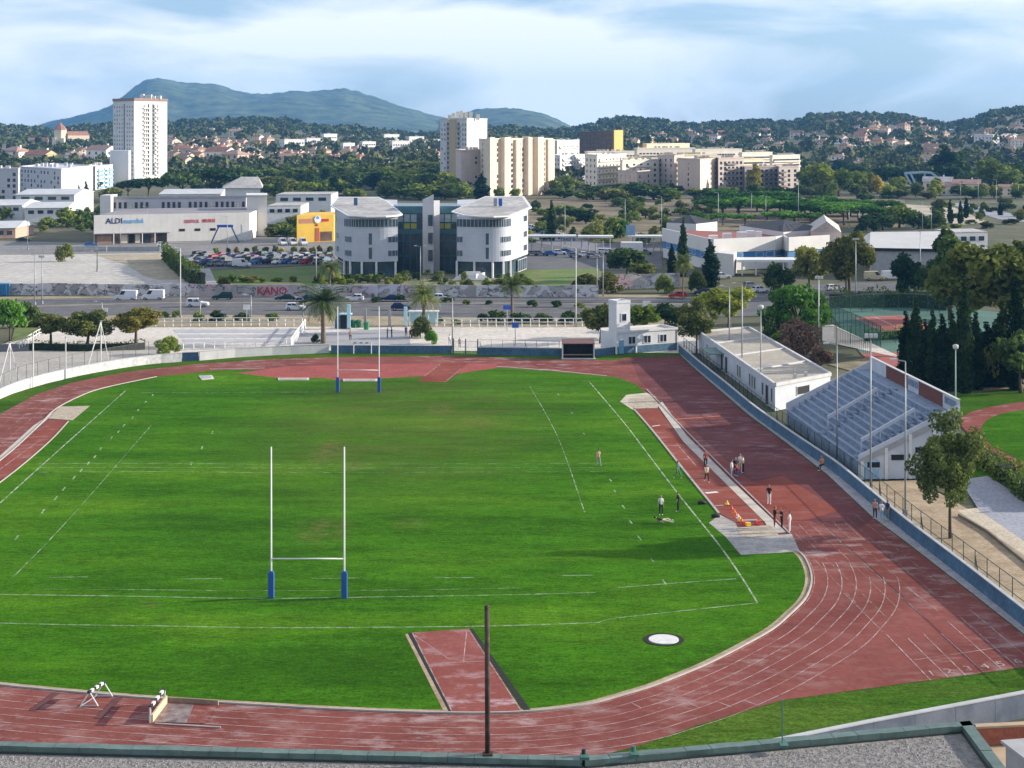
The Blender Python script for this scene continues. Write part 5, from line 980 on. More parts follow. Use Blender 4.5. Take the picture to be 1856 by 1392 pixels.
SHEDS = [(30, 135, 660, 30, 8.5, 'wide grey hangar roof left of the discount store'), (-30, 40, 620, 24, 6.0, 'low grey shed roof at the left edge'), (45, 120, 610, 22, 5.5, 'low pale shed before the grey hangar'), (290, 400, 690, 20, 7.5, 'low pale shed roof behind the office range'), (484, 545, 600, 24, 6.5, 'grey flat roofed shed behind the yellow shop'), (500, 600, 640, 26, 9.0, 'white flat roofed hall behind the yellow shop'), (-40, 28, 520, 20, 3.4, 'low pinkish shed at the left edge above the lot'), (1720, 1790, 470, 15, 5.0, 'white flat roofed shed behind the huge yellowing plane tree')]
for x0, x1, d, dp, z, lb in SHEDS:
    r = thing('industrial_shed', lb, 'shed', P((x0 + x1) / 2, d)); a, b = P(x0, d), P(x1, d + 3); c_ = b + Vector((0, dp, 0)); e_ = a + Vector((0, dp, 0)); m_ = mat('shed_pink', (.48, .33, .25)) if 'pinkish' in lb else WHITE
    MB().prism([a.xy, b.xy, c_.xy, e_.xy], 0, z).build('wall', m_, r); m1, m2 = (a + e_) / 2, (b + c_) / 2; o_ = Vector((0, 0, z)); u_ = Vector((0, 0, z + 1.8))
    if 'flat' not in lb: MB().add([a + o_ - Vector((.6, .6, 0)), b + o_ + Vector((.6, -.6, 0)), c_ + o_ + Vector((.6, .6, 0)), e_ + o_ + Vector((-.6, .6, 0)), m1 + u_, m2 + u_], [(0, 1, 5, 4), (2, 3, 4, 5), (3, 0, 4), (1, 2, 5)]).build('roof', mat('sheet_roof', (.46, .48, .50), .6, .1, .2), r)
    else: MB().prism([a.xy, b.xy, c_.xy, e_.xy], z + .01, z + .4).build('roof', OFR, r)
    t, n, L = frame_of(a, b)
    for k in range(4): mb = MB(); panel(mb, a, t, n, L * (.08 + .23 * k), L * (.22 + .23 * k), z - 2.2, z - .9, .12); mb.build('window', GLASS, r)
# yellow shop
YS = mat('shop_yellow', (.66, .42, .06), .7, .08, .3); r = thing('yellow_shop', 'yellow shop box with red stripes left of the office building', 'shop', P(570, 505)); a, b = P(538, 503), P(605, 509); t, n, L = frame_of(a, b); MB().prism([a.xy, b.xy, (b + Vector((0, 20, 0))).xy, (a + Vector((0, 20, 0))).xy], 0, 8.4).build('wall', YS, r)
for s0, s1, z0, z1, m_, nm in ((.66, .86, 6.4, 7.2, MATS['sign_red'], 'red_sign'), (.50, .60, .3, 4.4, mat('brick_red', (.42, .10, .06)), 'door_panel'), (.50, .56, 5.0, 5.6, mat('dark_red', (.25, .02, .03)), 'red_sign'), (.64, .95, .3, 3.2, mat('front_brown', (.16, .1, .08)), 'shop_front')): mb = MB(); panel(mb, a, t, n, s0 * L, s1 * L, z0, z1, .12); mb.build(nm, m_, r)
for k in range(7): mb = MB(); panel(mb, a, t, n, (.07 + .052 * k) * L, (.105 + .052 * k) * L, 6.0, 7.4, .1); mb.build('faded_letter', mat('faded_pink', (.52, .25, .22)), r)
c_ = a + t * L * .555 + n * .15 + Vector((0, 0, 7.1)); mb = MB(); mb.tube([c_, c_ + n * .15], 1.15, 18); mb.build('round_logo', [mat('logo_white', (.7, .72, .8))], r); c_ = c_ + n * .16 + Vector((0, 0, .55)); MB().tube([c_, c_ + n * .03], .5, 14).build('logo_top', mat('sky_blue', (.1, .33, .62)), r)
# ---------------------------------------------------------------- low school, warehouse, bus canopy
SCW = mat('school_white', (.60, .59, .57), .8, .05, .2); SCB = mat('school_blue', (.04, .17, .38), .6, .1, .3)
r = thing('school_building', 'low white school with blue window band and red gravel roof', 'school', P(1330, 400)); pts = px([(1202, 446), (1292, 402), (1404, 412), (1421, 416), (1428, 409), (1502, 418)]); poly = [p.xy for p in pts + px([(1490, 448), (1250, 470)])]; MB().prism(poly, 0, 6.0, mtop=1).build('wall', [SCW, mat('red_gravel', (.26, .09, .07), .95, .12, .3)], r)
for p_, q_ in zip(pts[:-1], pts[1:]):
    t, n, L = frame_of(p_, q_); mb = MB(); panel(mb, p_, t, n, 0, L, 4.6, 8.1, .35); mb.build('fascia', SCW, r); mb = MB(); panel(mb, p_, t, n, .2, L - .2, 2.7, 4.5, .08); mb.build('blue_band', SCB, r)
    k = max(1, int(L / 3.2))
    for i in range(k):
        if (i * 7) % 3 == 0 and k > 3: continue
        mb = MB(); framed(mb, p_, t, n, L * i / k + .5, L * (i + 1) / k - .5, 3.1, 4.3, .1, 1); mb.build('window', [DARK, WHITE], r)
for x, y, s in ((1318, 440, 2.2), (1345, 445, 2.6), (1360, 450, 2.2), (1375, 448, 1.6), (1293, 432, 2.2)): p = P(x, y - 20); MB().box((p.x, p.y, 7.2), (s, s, 2.4)).build('roof_unit', WHITE, r)
MB().box((P(1392, 395).x, 395, 3.5), (16, 8, .6)).build('canopy', WHITE, r)
for x in (1345, 1370, 1395, 1420, 1440): MB().tube([(P(x, 391.5).x, 391.5, 0), (P(x, 391.5).x, 391.5, 3.2)], .18, 6).build('canopy_post', WHITE, r)
p = P(1318, 392); MB().prism([p_.xy for p_ in px([(1300, 396), (1330, 390), (1335, 399), (1305, 402)])], 0, 5.2).build('porch', SCW, r)
for pts_, z, lb in (([(1208, 490), (1262, 484), (1300, 496), (1230, 510)], 7.0, 'black hipped roof'), ([(1340, 470), (1420, 440), (1500, 452), (1430, 490)], 7.4, 'black ribbed roof')):
    q = px(pts_); c_ = sum(q, Vector((0, 0, 0))) / 4; MB().prism([p_.xy for p_ in q], 0, z).build('rear_wall', SCW, r); MB().add([(p_.x, p_.y, z) for p_ in q] + [(c_.x, c_.y, z + 2.2)], [(0, 1, 4), (1, 2, 4), (2, 3, 4), (3, 0, 4)]).build('rear_roof', mat('black_roof', (.035, .038, .045), .8, .15, .3), r)
    for k in range(6):
        p_, q_ = q[1].lerp(q[2], k / 6), c_; MB().bar(Vector((p_.x, p_.y, z + .1)), Vector((c_.x + (p_.x - c_.x) * .4, c_.y + (p_.y - c_.y) * .4, z + 1.42)), .14, .06).build('roof_rib', mat('rib_dark', (.12, .12, .13)), r)
r = thing('gabled_hall', 'beige hall with a low gable right of the school', 'hall', P(1490, 440)); q = px([(1470, 440), (1525, 436), (1520, 470), (1466, 470)]); MB().prism([p_.xy for p_ in q], 0, 7.5).build('wall', PINKISH, r); MB().add([(p_.x, p_.y, 7.5) for p_ in q] + [(((q[0] + q[1]) / 2).x, 437, 10.5), (((q[2] + q[3]) / 2).x, 470, 10.5)], [(0, 1, 4), (1, 2, 5, 4), (2, 3, 5), (3, 0, 4, 5)]).build('roof', mat('beige_roof', (.45, .42, .38)), r)
r = thing('warehouse', 'grey warehouse with broad pale metal roof beside the street', 'warehouse', P(1640, 385)); q = px([(1580, 388), (1712, 384), (1722, 425), (1572, 425)]); MB().prism([p_.xy for p_ in q], 0, 7.0).build('wall', GREYC, r); ov = [Vector((p_.x + s_ * .8, p_.y + u_ * .8, 7.02)) for p_, s_, u_ in zip(q, (-1, 1, 1, -1), (-1, -1, 1, 1))]; rl_, rr_ = Vector((P(1578, 406).x, 406, 9.6)), Vector((P(1714, 406).x, 406, 9.8))
MB().add(ov + [rl_, rr_], [(0, 1, 5, 4), (1, 2, 5), (2, 3, 4, 5), (3, 0, 4), (3, 2, 1, 0)]).build('roof', mat('pale_metal_roof', (.52, .51, .49), .5, .06, .3), r); t, n, L = frame_of(q[0], q[1])
mb = MB(); panel(mb, q[0], t, n, -.6, L + .6, 6.3, 7.0, .5); mb.build('gutter', DARK, r)
r = thing('bus_canopy', 'long white bus station canopy on posts right of the office building', 'canopy', P(1040, 470))
for k, (x0, x1, d, z) in enumerate(((955, 1045, 470, 4.2), (1048, 1112, 462, 4.6), (1140, 1205, 466, 4.4))):
    a, b = P(x0, d), P(x1, d); MB().box(((a.x + b.x) / 2, d + 2, z), (b.x - a.x, 5, .5)).build('canopy_roof', WHITE, r)
    for i in range(5): q_ = a.lerp(b, (i + .5) / 5); MB().tube([(q_.x, d + 1, 0), (q_.x, d + 1, z - .2)], .16, 6).build('canopy_post', STEEL, r)
r = thing('kiosk', 'small white kiosk with blue board in the scrub field', 'kiosk', P(1145, 455)); MB().box((P(1145, 455).x, 455, 1.8), (6, 4, 3.6)).build('wall', WHITE, r); MB().box((P(1143, 462).x, 462, 6.5), (2.6, .3, 3)).build('board', mat('board_blue', (.22, .32, .45)), r); MB().tube([(P(1143, 462.4).x, 462.4, 0), (P(1143, 462.4).x, 462.4, 6)], .12, 6).build('post', STEEL, r)
p = P(1670, 900); r = thing('steel_gantry', 'pale blue steel water slide frame among the trees on the right', 'gantry', P(1665, 900)); PB = mat('pale_blue_steel', (.34, .44, .55), .5, .06)
for a, b, w_ in (((1640, 314), (1656, 342), 1.0), ((1650, 314), (1664, 342), 1.0), ((1640, 314), (1672, 312), 1.2), ((1672, 312), (1688, 313), 1.2), ((1688, 313), (1702, 324), 1.2), ((1676, 314), (1676, 346), .7)): p0, p1 = (Vector((P(x, 900).x, 900, ZY(y, 900))) for x, y in (a, b)); MB().bar(p0, p1, w_).build('slide_beam', PB, r)
for x, d, w_, h_, lb in ((1700, 880, 12, 5, 'small grey roofed house below the tall conifer'), (1725, 860, 9, 5.5, 'small white gabled house under the tall conifer'), (1752, 860, 11, 5.5, 'cream gabled house right of the tall conifer'), (1828, 850, 8, 5, 'pale house at the far right behind the lamps')):
    p = P(x, d); r = thing('villa', lb, 'house', p); r.rotation_euler.z = -.3; r.scale = (w_ / 11,) * 3
    for nm, me, m_ in zip(('wall', 'roof', 'window_rows'), HM[1], (HW[1] if 'white' in lb else HW[0], RM[2] if 'grey' not in lb else OFR, None)):
        o = bpy.data.objects.new(nm, me); COL.objects.link(o); o.parent = r
        if m_: o.material_slots[0].link = 'OBJECT'; o.material_slots[0].material = m_
        else: o['kind'] = 'stuff'
# ---------------------------------------------------------------- graffiti wall beside the highway
m, t_, b = nodes('graffiti'); p_ = posn(t_); b.inputs['Roughness'].default_value = .85
n1 = noise(t_, p_, .50, 2, .5, sx=(1, .02, 1.4)); n2 = noise(t_, p_, .33, 1, .5, sx=(1, .02, 1.2), loc=(31, 0, 5)); n3 = noise(t_, p_, .045, 2, .5, sx=(1, .02, .3), loc=(9, 2, 1))
base_ = ramp(t_, noise(t_, p_, .12, 4, .6, sx=(1, .1, 1)), [(.35, (.26, .25, .25)), (.65, (.46, .44, .43))])
edge = ramp(t_, n1, [(.41, 0.), (.43, .85), (.455, .85), (.475, 0.)]); fill = ramp(t_, n2, [(.47, 0.), (.50, .8), (.60, .8), (.63, 0.)])
col_ = ramp(t_, n3, [(.38, (.55, .55, .58)), (.5, (.62, .60, .60)), (.57, (.48, .30, .33)), (.66, (.50, .52, .62))])
c_ = mixc(t_, fill, base_, col_); c_ = mixc(t_, edge, c_, (.07, .07, .08)); t_.links.new(c_, b.inputs['Base Color']); GRAF = m
r = thing('graffiti_wall', 'long grey concrete wall covered in graffiti behind the highway', 'wall', P(600, 343))
run = [(18, 346), (230, 344), (420, 343), (620, 342), (820, 342), (950, 341), (1085, 341)]
for p0, p1 in zip(run[:-1], run[1:]):
    a, b_ = P(*p0), P(*p1); k = max(2, int((b_ - a).length / 6))
    for i in range(k): u, v = a.lerp(b_, (i + .004) / k), a.lerp(b_, (i + .996) / k); wallrun(MB(), [u, v], .3 + .02 * (i % 2), 0, 2.45 + .06 * ((i * 5) % 3)).build('wall_panel', GRAF, r)
a = P(466, 342.7); text(r, 'KANO', a + Vector((0, -.35, .5)), (1, 0, 0), 2.2, mat('graffiti_red', (.40, .04, .07), .7, .2), .02, .05, 'graffiti_word')
r = thing('graffiti_wall', 'upper stretch of graffiti wall left of the fan palm', 'wall', P(1150, 362))
a, b_ = P(1082, 356), P(1232, 362)
for i in range(4): wallrun(MB(), [a.lerp(b_, (i + .004) / 4), a.lerp(b_, (i + .996) / 4)], .3, 0, 3.2 + .05 * (i % 2)).build('wall_panel', GRAF, r)
o = MB(); o.prism([p_.xy for p_ in px([(-60, 344), (17, 344), (17, 347), (-60, 347)])], 0, 2.5); r = thing('blue_container', 'blue metal container at the left end of the graffiti wall', 'container', P(-10, 344)); o.build('shell', mat('container_blue', (.03, .16, .33), .5, .1), r)
for k in range(6): MB().box((P(-55 + k * 13, 343.9).x, 343.9, 1.25), (.5, .25, 2.3)).build('rib', mat('container_blue', (.03, .16, .33)), r)
r = thing('guard_rail', 'steel guard rail along the middle of the highway', 'guard rail', P(500, 331))
rail = [P(x, 331) for x in range(-100, 1300, 60)]
for a, b_ in zip(rail[:-1], rail[1:]): MB().bar(a + Vector((0, 0, .36)), b_ + Vector((0, 0, .36)), .08, .16).build('rail', STEEL, r); MB().box((a.x, a.y + .12, .2), (.12, .12, .4)).build('post', STEEL, r)
# ---------------------------------------------------------------- cars
def car_parts(kind):
    Lc, W, prof, cab = {'hatch': (3.9, 1.66, [(-1.95, .35), (-1.95, .75), (-1.85, .95), (.75, .92), (1.75, .78), (1.95, .6), (1.95, .3)], [(-1.82, .93), (-1.45, 1.42), (-.1, 1.46), (.85, .92)]), 'saloon': (4.4, 1.7, [(-2.2, .38), (-2.2, .85), (-1.3, .92), (.85, .9), (2.0, .76), (2.2, .6), (2.2, .3)], [(-1.55, .9), (-.95, 1.38), (.1, 1.4), (1.0, .9)]), 'estate': (4.4, 1.75, [(-2.2, .4), (-2.2, .95), (-2.1, 1.05), (.7, 1.02), (1.95, .9), (2.2, .7), (2.2, .35)], [(-2.1, 1.03), (-1.95, 1.7), (.1, 1.72), (.85, 1.02)]), 'van': (4.7, 1.85, [(-2.35, .4), (-2.35, 1.0), (-2.35, 1.2), (1.0, 1.15), (2.1, 1.0), (2.35, .75), (2.35, .35)], [(-2.34, 1.15), (-2.3, 2.1), (.75, 2.15), (1.45, 1.15)])}[kind]
    b = MB(); w_ = W / 2; n_ = len(prof); lo = [(x, z) for x, z in prof]
    b.add([(x, s * w_, z) for s in (-1, 1) for x, z in lo], [tuple(range(n_))[::-1], tuple(range(n_, 2 * n_))] + [(i, (i + 1) % n_, n_ + (i + 1) % n_, n_ + i) for i in range(n_)][::1])
    c = cab; k = len(c); wi = [w_ * .97, w_ * .80, w_ * .80, w_ * .97]
    b.add([(x, s * wi[i], z) for s in (-1, 1) for i, (x, z) in enumerate(c)], [(3, 2, 1, 0), (4, 5, 6, 7), (0, 1, 5, 4), (1, 2, 6, 5), (2, 3, 7, 6)])
    g = MB()
    def lerp(i, j, u): return (c[i][0] + (c[j][0] - c[i][0]) * u, c[i][1] + (c[j][1] - c[i][1]) * u, wi[i] + (wi[j] - wi[i]) * u)
    for s in (-1, 1):
        for u0, u1 in ((.10, .47), (.53, .93)) if kind != 'van' else ((.70, .95),):
            q = [];
            for uu, v in ((u0, .12), (u1, .12), (u1, .88), (u0, .88)):
                A0, A1 = lerp(0, 1, v), lerp(3, 2, v); q.append((A0[0] + (A1[0] - A0[0]) * uu, s * (A0[2] + (A1[2] - A0[2]) * uu + .012), A0[1] + (A1[1] - A0[1]) * uu))
            g.quad(*(q if s < 0 else q[::-1]))
    for i, j, off in ((3, 2, .015), (0, 1, -.015)):
        if kind == 'van' and i == 0: continue
        a0, a1 = lerp(i, j, .1), lerp(i, j, .9); g.quad((a0[0] + off, -a0[2] * .88, a0[1] + .01), (a0[0] + off, a0[2] * .88, a0[1] + .01), (a1[0] + off, a1[2] * .88, a1[1] + .01), (a1[0] + off, -a1[2] * .88, a1[1] + .01))
    ws = [];
    for sx in (-.63, .63):
        for s in (-1, 1): wb = MB(); wb.tube([(sx * Lc / 2, s * (w_ - .2), .32), (sx * Lc / 2, s * (w_ + .02), .32)], .32, 12); rb_ = MB(); rb_.tube([(sx * Lc / 2, s * (w_ + .021), .32), (sx * Lc / 2, s * (w_ + .03), .32)], .19, 10); ws.append((wb.mesh('wheel'), rb_.mesh('rim')))
    l = [MB().box((Lc / 2 - .02, s * w_ * .72, .68), (.1, .36, .16)).mesh('headlight') for s in (-1, 1)]; tl = [MB().box((-Lc / 2, s * w_ * .8, .8), (.06, .22, .3)).mesh('tail_light') for s in (-1, 1)]
    bm, gm, lm, tm = b.mesh('body'), g.mesh('windows'), l, tl
    bm.materials.append(WHITE); gm.materials.append(mat('car_glass', (.03, .04, .055), .4, .2, 2, spec=.1)); [q.materials.append(mat('lamp_lens', (.7, .7, .7), .2, .05)) for q in lm]; [q.materials.append(mat('tail_red', (.35, .02, .02), .3, .1)) for q in tm]
    for wm, rm in ws: wm.materials.append(TYRE); rm.materials.append(STEEL)
    return bm, gm, ws, lm, tm
CARM = {k: car_parts(k) for k in ('hatch', 'saloon', 'estate', 'van')}
def carpaint(c): return mat('car_paint_%02d%02d%02d' % tuple(int(v * 99) for v in c), c, .6, .03, 2, spec=.12)
PAINT = {'white': (.60, .61, .63), 'silver': (.20, .22, .25), 'dark green': (.015, .05, .04), 'navy': (.02, .035, .10), 'black': (.018, .018, .02), 'grey': (.20, .21, .22), 'red': (.38, .03, .03), 'blue': (.04, .12, .32), 'pale blue': (.16, .25, .36), 'beige': (.50, .43, .28)}
def car(kind, col, loc, rz, label, group=None, full=True, name='car'):
    r = thing(name, label, 'van' if kind == 'van' else 'car', loc, group); r.rotation_euler.z = rz; bm, gm, ws, lm, tm = CARM[kind]
    for nm, me in [('body', bm), ('windows', gm)] + [('wheel', wm) for wm in ws] + ([('headlight', q) for q in lm] + [('tail_light', q) for q in tm] if full else []):
        rim = None
        if nm == 'wheel': me, rim = me
        o = bpy.data.objects.new(nm, me); COL.objects.link(o); o.parent = r
        if rim and full: o2 = bpy.data.objects.new('rim', rim); COL.objects.link(o2); o2.parent = o
        if nm == 'body': o.material_slots[0].link = 'OBJECT'; o.material_slots[0].material = carpaint(PAINT[col])
    return r
PI = math.pi
for kind, col, x, y, rz, lb in (('van', 'white', 228, 544.5, PI, 'white van on the far lanes, left of the two vans'), ('van', 'white', 277, 543.5, PI, 'white van on the far lanes, right of the two vans'), ('estate', 'white', 358, 556, 0, 'silver white estate car on the near lanes'), ('estate', 'dark green', 404, 543.5, PI, 'dark green car on the far lanes behind the tall lamp'), ('saloon', 'dark green', 518, 545, PI, 'dark green saloon left of the large palm'), ('saloon', 'navy', 556, 546, PI, 'navy blue car half hidden by the large palm'), ('hatch', 'white', 535, 562, 0, 'small white hatchback on the near lanes left of the palm'), ('hatch', 'white', 642, 545.5, PI, 'white hatchback on the far lanes right of the large palm'), ('saloon', 'navy', 708, 546, PI, 'dark blue car behind a roadside bush'), ('hatch', 'white', 789, 545, PI, 'white car half hidden by the bus stop palm'), ('hatch', 'navy', 727, 562, 0, 'dark blue hatchback beside the light blue kiosk'), ('hatch', 'red', 1228, 540, PI, 'red car at the foot of the fan palm'), ('hatch', 'navy', 1273, 535, PI, 'dark blue car right of the fan palm'), ('estate', 'white', 215, 532, PI, 'pale van partly hidden on the far lanes')):
    if lb.startswith('pale van'): continue
    car(kind, col, G(x, y), rz, lb, full=True, name='van' if kind == 'van' else 'car')
for kind, col, x, y, rz, lb in (('hatch', 'white', 1512, 527, .3, 'white hatchback on the street left of the tall lamp'), ('saloon', 'white', 1663, 522, 2.9, 'white saloon on the street before the warehouse'), ('van', 'beige', 1585, 508, 0, 'cream van parked by the warehouse'), ('van', 'white', 1616, 507, 0, 'white van parked by the warehouse'), ('hatch', 'white', 1378, 530, .4, 'white hatchback by the school palms'), ('hatch', 'grey', 1362, 522, .3, 'grey car parked behind the white hatchback by the school'), ('hatch', 'white', 1310, 505, .2, 'white car parked at the school porch'), ('hatch', 'white', 1732, 522, .2, 'white car half hidden by the dark tree'), ('van', 'white', 512, 444, -1.2, 'white van parked beside the yellow shop, left'), ('van', 'white', 530, 444, -1.2, 'white van parked beside the yellow shop, middle'), ('van', 'white', 549, 444, -1.2, 'white van parked before the yellow shop'), ('van', 'white', 438, 484, 0, 'large white van at the edge of the car park'), ('hatch', 'white', 295, 447, .3, 'white car at the store entrance'), ('hatch', 'blue', 165, 447, .3, 'blue car at the left end of the store'), ('saloon', 'dark green', 42, 438, .2, 'dark green car on the road at the far left')):
    car(kind, col, G(x, y), rz, lb, name='van' if kind == 'van' else 'car')
for row, (y, x0, x1) in enumerate(((482, 352, 430), (477, 345, 440), (471, 350, 600), (466, 362, 606), (478, 468, 596), (474, 458, 604))):
    x = x0
    while x < x1:
        c = rnd.choice(['white', 'silver', 'pale blue', 'navy', 'black', 'grey', 'blue', 'black', 'grey', 'navy', 'red', 'dark green']); car(rnd.choice(['hatch', 'saloon', 'estate', 'hatch']), c, G(x, y + rnd.uniform(-.4, .4)), rnd.choice([.9, .95, -2.2]) + rnd.uniform(-.05, .05), '%s car parked in the crowded car park behind the grass mound' % c, 'cars in the car park', full=False); x += rnd.uniform(16, 21)
for i in range(10): c = rnd.choice(['white', 'silver', 'grey', 'pale blue']); car('hatch', c, G(958 + i * 8 + rnd.uniform(-2, 2), 414 + i * 2.4), 2.6, '%s car parked along the side road behind the office' % c, 'cars on the side road', full=False)
for i in range(14): c = rnd.choice(['white', 'silver', 'white', 'blue', 'grey']); car('hatch', c, G(965 + i * 16 + rnd.uniform(-3, 3), 462 + rnd.uniform(-3, 6)), rnd.uniform(-.2, .2), '%s car parked under the white bus canopy' % c, 'cars by the bus canopy', full=False)
# ---------------------------------------------------------------- rugby goals
PAD = mat('pad_blue', (.03, .10, .34), .6, .1, 1)
def goal(xl, xr, yb, ytop, label):
    a, b = G(xl, yb), G(xr, yb); c = (a + b) / 2; r = thing('rugby_goal', label, 'goal', c); hh = (yb - ytop) * c.y / F
    for p in (a, b):
        po = MB().tube([(p.x, p.y, 0), (p.x, p.y, 3), (p.x, p.y, hh)], [.075, .07, .055], 10).build('post', WHITE, r, True)
        pd = MB(); pd.box((p.x, p.y, 1.0), (.42, .42, 1.95)); pd.box((p.x, p.y, 2.02), (.3, .3, .1)); sub('post_pad', pd, PAD, po, r)
    MB().tube([a + Vector((0, 0, 3)), b + Vector((0, 0, 3))], .055, 8).build('crossbar', WHITE, r, True)
goal(491.5, 624, 1084, 810, 'near white rugby goal with blue padded posts'); goal(612, 687, 711, 556, 'far white rugby goal with blue padded posts')
# ---------------------------------------------------------------- steeplechase barriers and water jump
BLK = mat('black_paint', (.02, .02, .022), .6, .1); WOODY = mat('barrier_wood', (.55, .40, .26), .8, .15, 3)
def beam(r, a, b, n_=7, w_=.16):
    for k in range(n_): MB().bar(a.lerp(b, k / n_), a.lerp(b, (k + 1) / n_), w_, w_, 0).build('beam_block', WHITE if k % 2 else BLK, r)
zt = .92; a, b = G(150, 1274 - 22, 0), G(186, 1258 - 14, 0); a, b = G(157, 1264, zt), G(184, 1238, zt)
a = G(160, 1282, 0) ; b = G(190, 1262, 0); a.z = b.z = zt; r = thing('steeplechase_barrier', 'movable white and black steeplechase barrier on the near track', 'barrier', ((a + b) / 2).to_2d().to_3d())
beam(r, a, b)
for p in (a, b):
    q = p.lerp((a + b) / 2, .12)
    for s_ in (-1, 1): MB().bar(q, (q.x + s_ * .55, q.y - s_ * .05, .05), .06).build('leg', WHITE, r)
    MB().bar((q.x - .55, q.y, .05), (q.x + .55, q.y, .05), .06).build('foot', STEEL, r)
for s_ in (-.5,): MB().bar((a.x + s_, a.y, .06), (b.x + s_, b.y, .06), .05).build('tie_bar', STEEL, r)
a = G(272, 1310, 0); b = G(298, 1275, 0); a.z = b.z = zt; r = thing('water_jump_barrier', 'fixed white and black barrier at the edge of the water jump', 'barrier', ((a + b) / 2).to_2d().to_3d())
beam(r, a, b)
for p in (a, b): MB().bar((p.x, p.y, 0), (p.x, p.y, zt), .1).build('post', WHITE, r)
wallrun(MB(), [a.to_2d().to_3d() + Vector((.12, 0, 0)), b.to_2d().to_3d() + Vector((.12, 0, 0))], .12, -.01, .5).build('take_off_board', WOODY, r)
q = gp([(302, 1273), (395, 1278), (372, 1312), (277, 1310)]); structure('water_jump', q, .024, TRACK)
structure('water_jump_floor', gp([(300, 1275), (352, 1277), (338, 1311), (280, 1309)]), .030, mat('wet_concrete', (.09, .05, .05), .4, .25, 1.5, col2=(.28, .22, .20))); wallrun(MB(), gp([(300, 1272), (340, 1274), (396, 1278)]), .12, 0, .3).build('pit_wall', mat('damp_wall', (.25, .19, .14), .9, .2, 2))['kind'] = 'structure'
wallrun(MB(), gp([(280, 1312), (330, 1315), (400, 1319)]), .1, 0, .06).build('kerb', KERB)['kind'] = 'structure'
for a_, b_ in (((101, 1256), (58, 1288)), ((216, 1264), (178, 1302))): line('beam_shadow', gp([a_, b_]), .5, mat('beam_shadow', (.10, .035, .035), .9, .15), .003)  # dark strips painted as the cast shadows of the barrier beams
# ---------------------------------------------------------------- throwing circles
def circle(x, y, rad, label):
    g = G(x, y); r = thing('throwing_circle', label, 'throwing circle', g); b = MB(); b.prism([(g.x + rad * math.cos(i * PI / 16), g.y + rad * math.sin(i * PI / 16)) for i in range(32)], .0, .075); b.build('slab', mat('circle_concrete', (.58, .58, .56), .85, .1, 1.5), r)
    o = [(g.x + (rad + .22) * math.cos(i * PI / 16), g.y + (rad + .22) * math.sin(i * PI / 16)) for i in range(33)]; wallrun(MB(), [Vector((*p, 0)) for p in o], .3, -.005, .05).build('rim', MATS['black_drain'], r)
    for s_ in (-.5, .35): MB().box((g.x + s_ * rad * .5, g.y + rad * .2, .078), (.05, rad * 1.3, .008), s_).build('painted_line', WHITE, r)
circle(1203, 1160, 1.05, 'round concrete throwing circle with dark rim in the near grass')
r = thing('concrete_slab', 'small pale concrete slab in the far left corner of the pitch', 'slab', G(374, 686)); q = gp([(360, 682), (384, 681), (388, 687), (366, 689)]); MB().prism([p.xy for p in q], 0, .1).build('slab', PALEC, r); MB().prism([(p.lerp(sum(q, Vector()) / 4, .3)).xy for p in q], .1, .14).build('plate', GREYC, r)
for x0, x1, y, lb in ((504, 560, 688, 'low pale landing board left of the far rugby goal'), (622, 684, 690, 'low pale sand board between the far goal posts')):
    r = thing('pit_board', lb, 'pit board', G((x0 + x1) / 2, y)); q = gp([(x0, y - 2), (x1, y - 2), (x1, y + 2), (x0, y + 2)]); MB().prism([p.xy for p in q], 0, .12).build('frame', PALEC, r); MB().prism([(p.lerp(sum(q, Vector()) / 4, .12)).xy for p in q], .12, .15).build('sand', SAND, r)
# ---------------------------------------------------------------- cones and balls on the runway
CONE = [mat('cone_orange', (.75, .16, .03), .5, .05), mat('cone_yellow', (.75, .50, .04), .5, .05), mat('cone_red', (.55, .05, .04), .5, .05), mat('cone_pale', (.62, .64, .70), .5, .05)]
CL = ['yellow cone at the far end of the cone row on the long jump runway', 'red cone second from the far end of the row', 'orange cone third in the row on the runway', 'orange cone fourth in the row on the runway', 'pale blue cone in the middle of the row', 'yellow cone after the pale blue one', 'orange cone near the sand pit end of the row', 'red block at the left corner of the sand pit edge', 'yellow block at the middle of the sand pit edge', 'red block at the right corner of the sand pit edge']
for i, (x, y, c) in enumerate(((1318, 914, 1), (1326, 923, 2), (1331, 930, 0), (1334, 935, 0), (1338, 939, 3), (1341, 943, 1), (1344, 946, 0), (1350, 951, 2), (1356, 953, 1), (1373, 950, 2))):
    g = G(x, y); r = thing('training_cone', CL[i], 'cone', g, 'cones on the long jump runway'); b = MB()
    if i < 7: b.tube([(g.x, g.y, .03), (g.x, g.y, .2), (g.x, g.y, .38)], [.17, .1, .04], 10)
    else: b.box((g.x, g.y, .16), (.45, .3, .28), .3)
    b.build('cone_body', CONE[c], r); MB().box((g.x, g.y, .015), (.42, .42, .03)).build('foot', CONE[c], r)
r = thing('white_bar', 'white bar lying across the end of the long jump runway', 'bar', G(1360, 947)); MB().bar(G(1346, 946) + Vector((0, 0, .12)), G(1372, 945) + Vector((0, 0, .12)), .12).build('bar_body', WHITE, r); MB().bar(G(1346, 946) + Vector((0, 0, .04)), G(1372, 945) + Vector((0, 0, .04)), .05).build('foot_rail', STEEL, r)
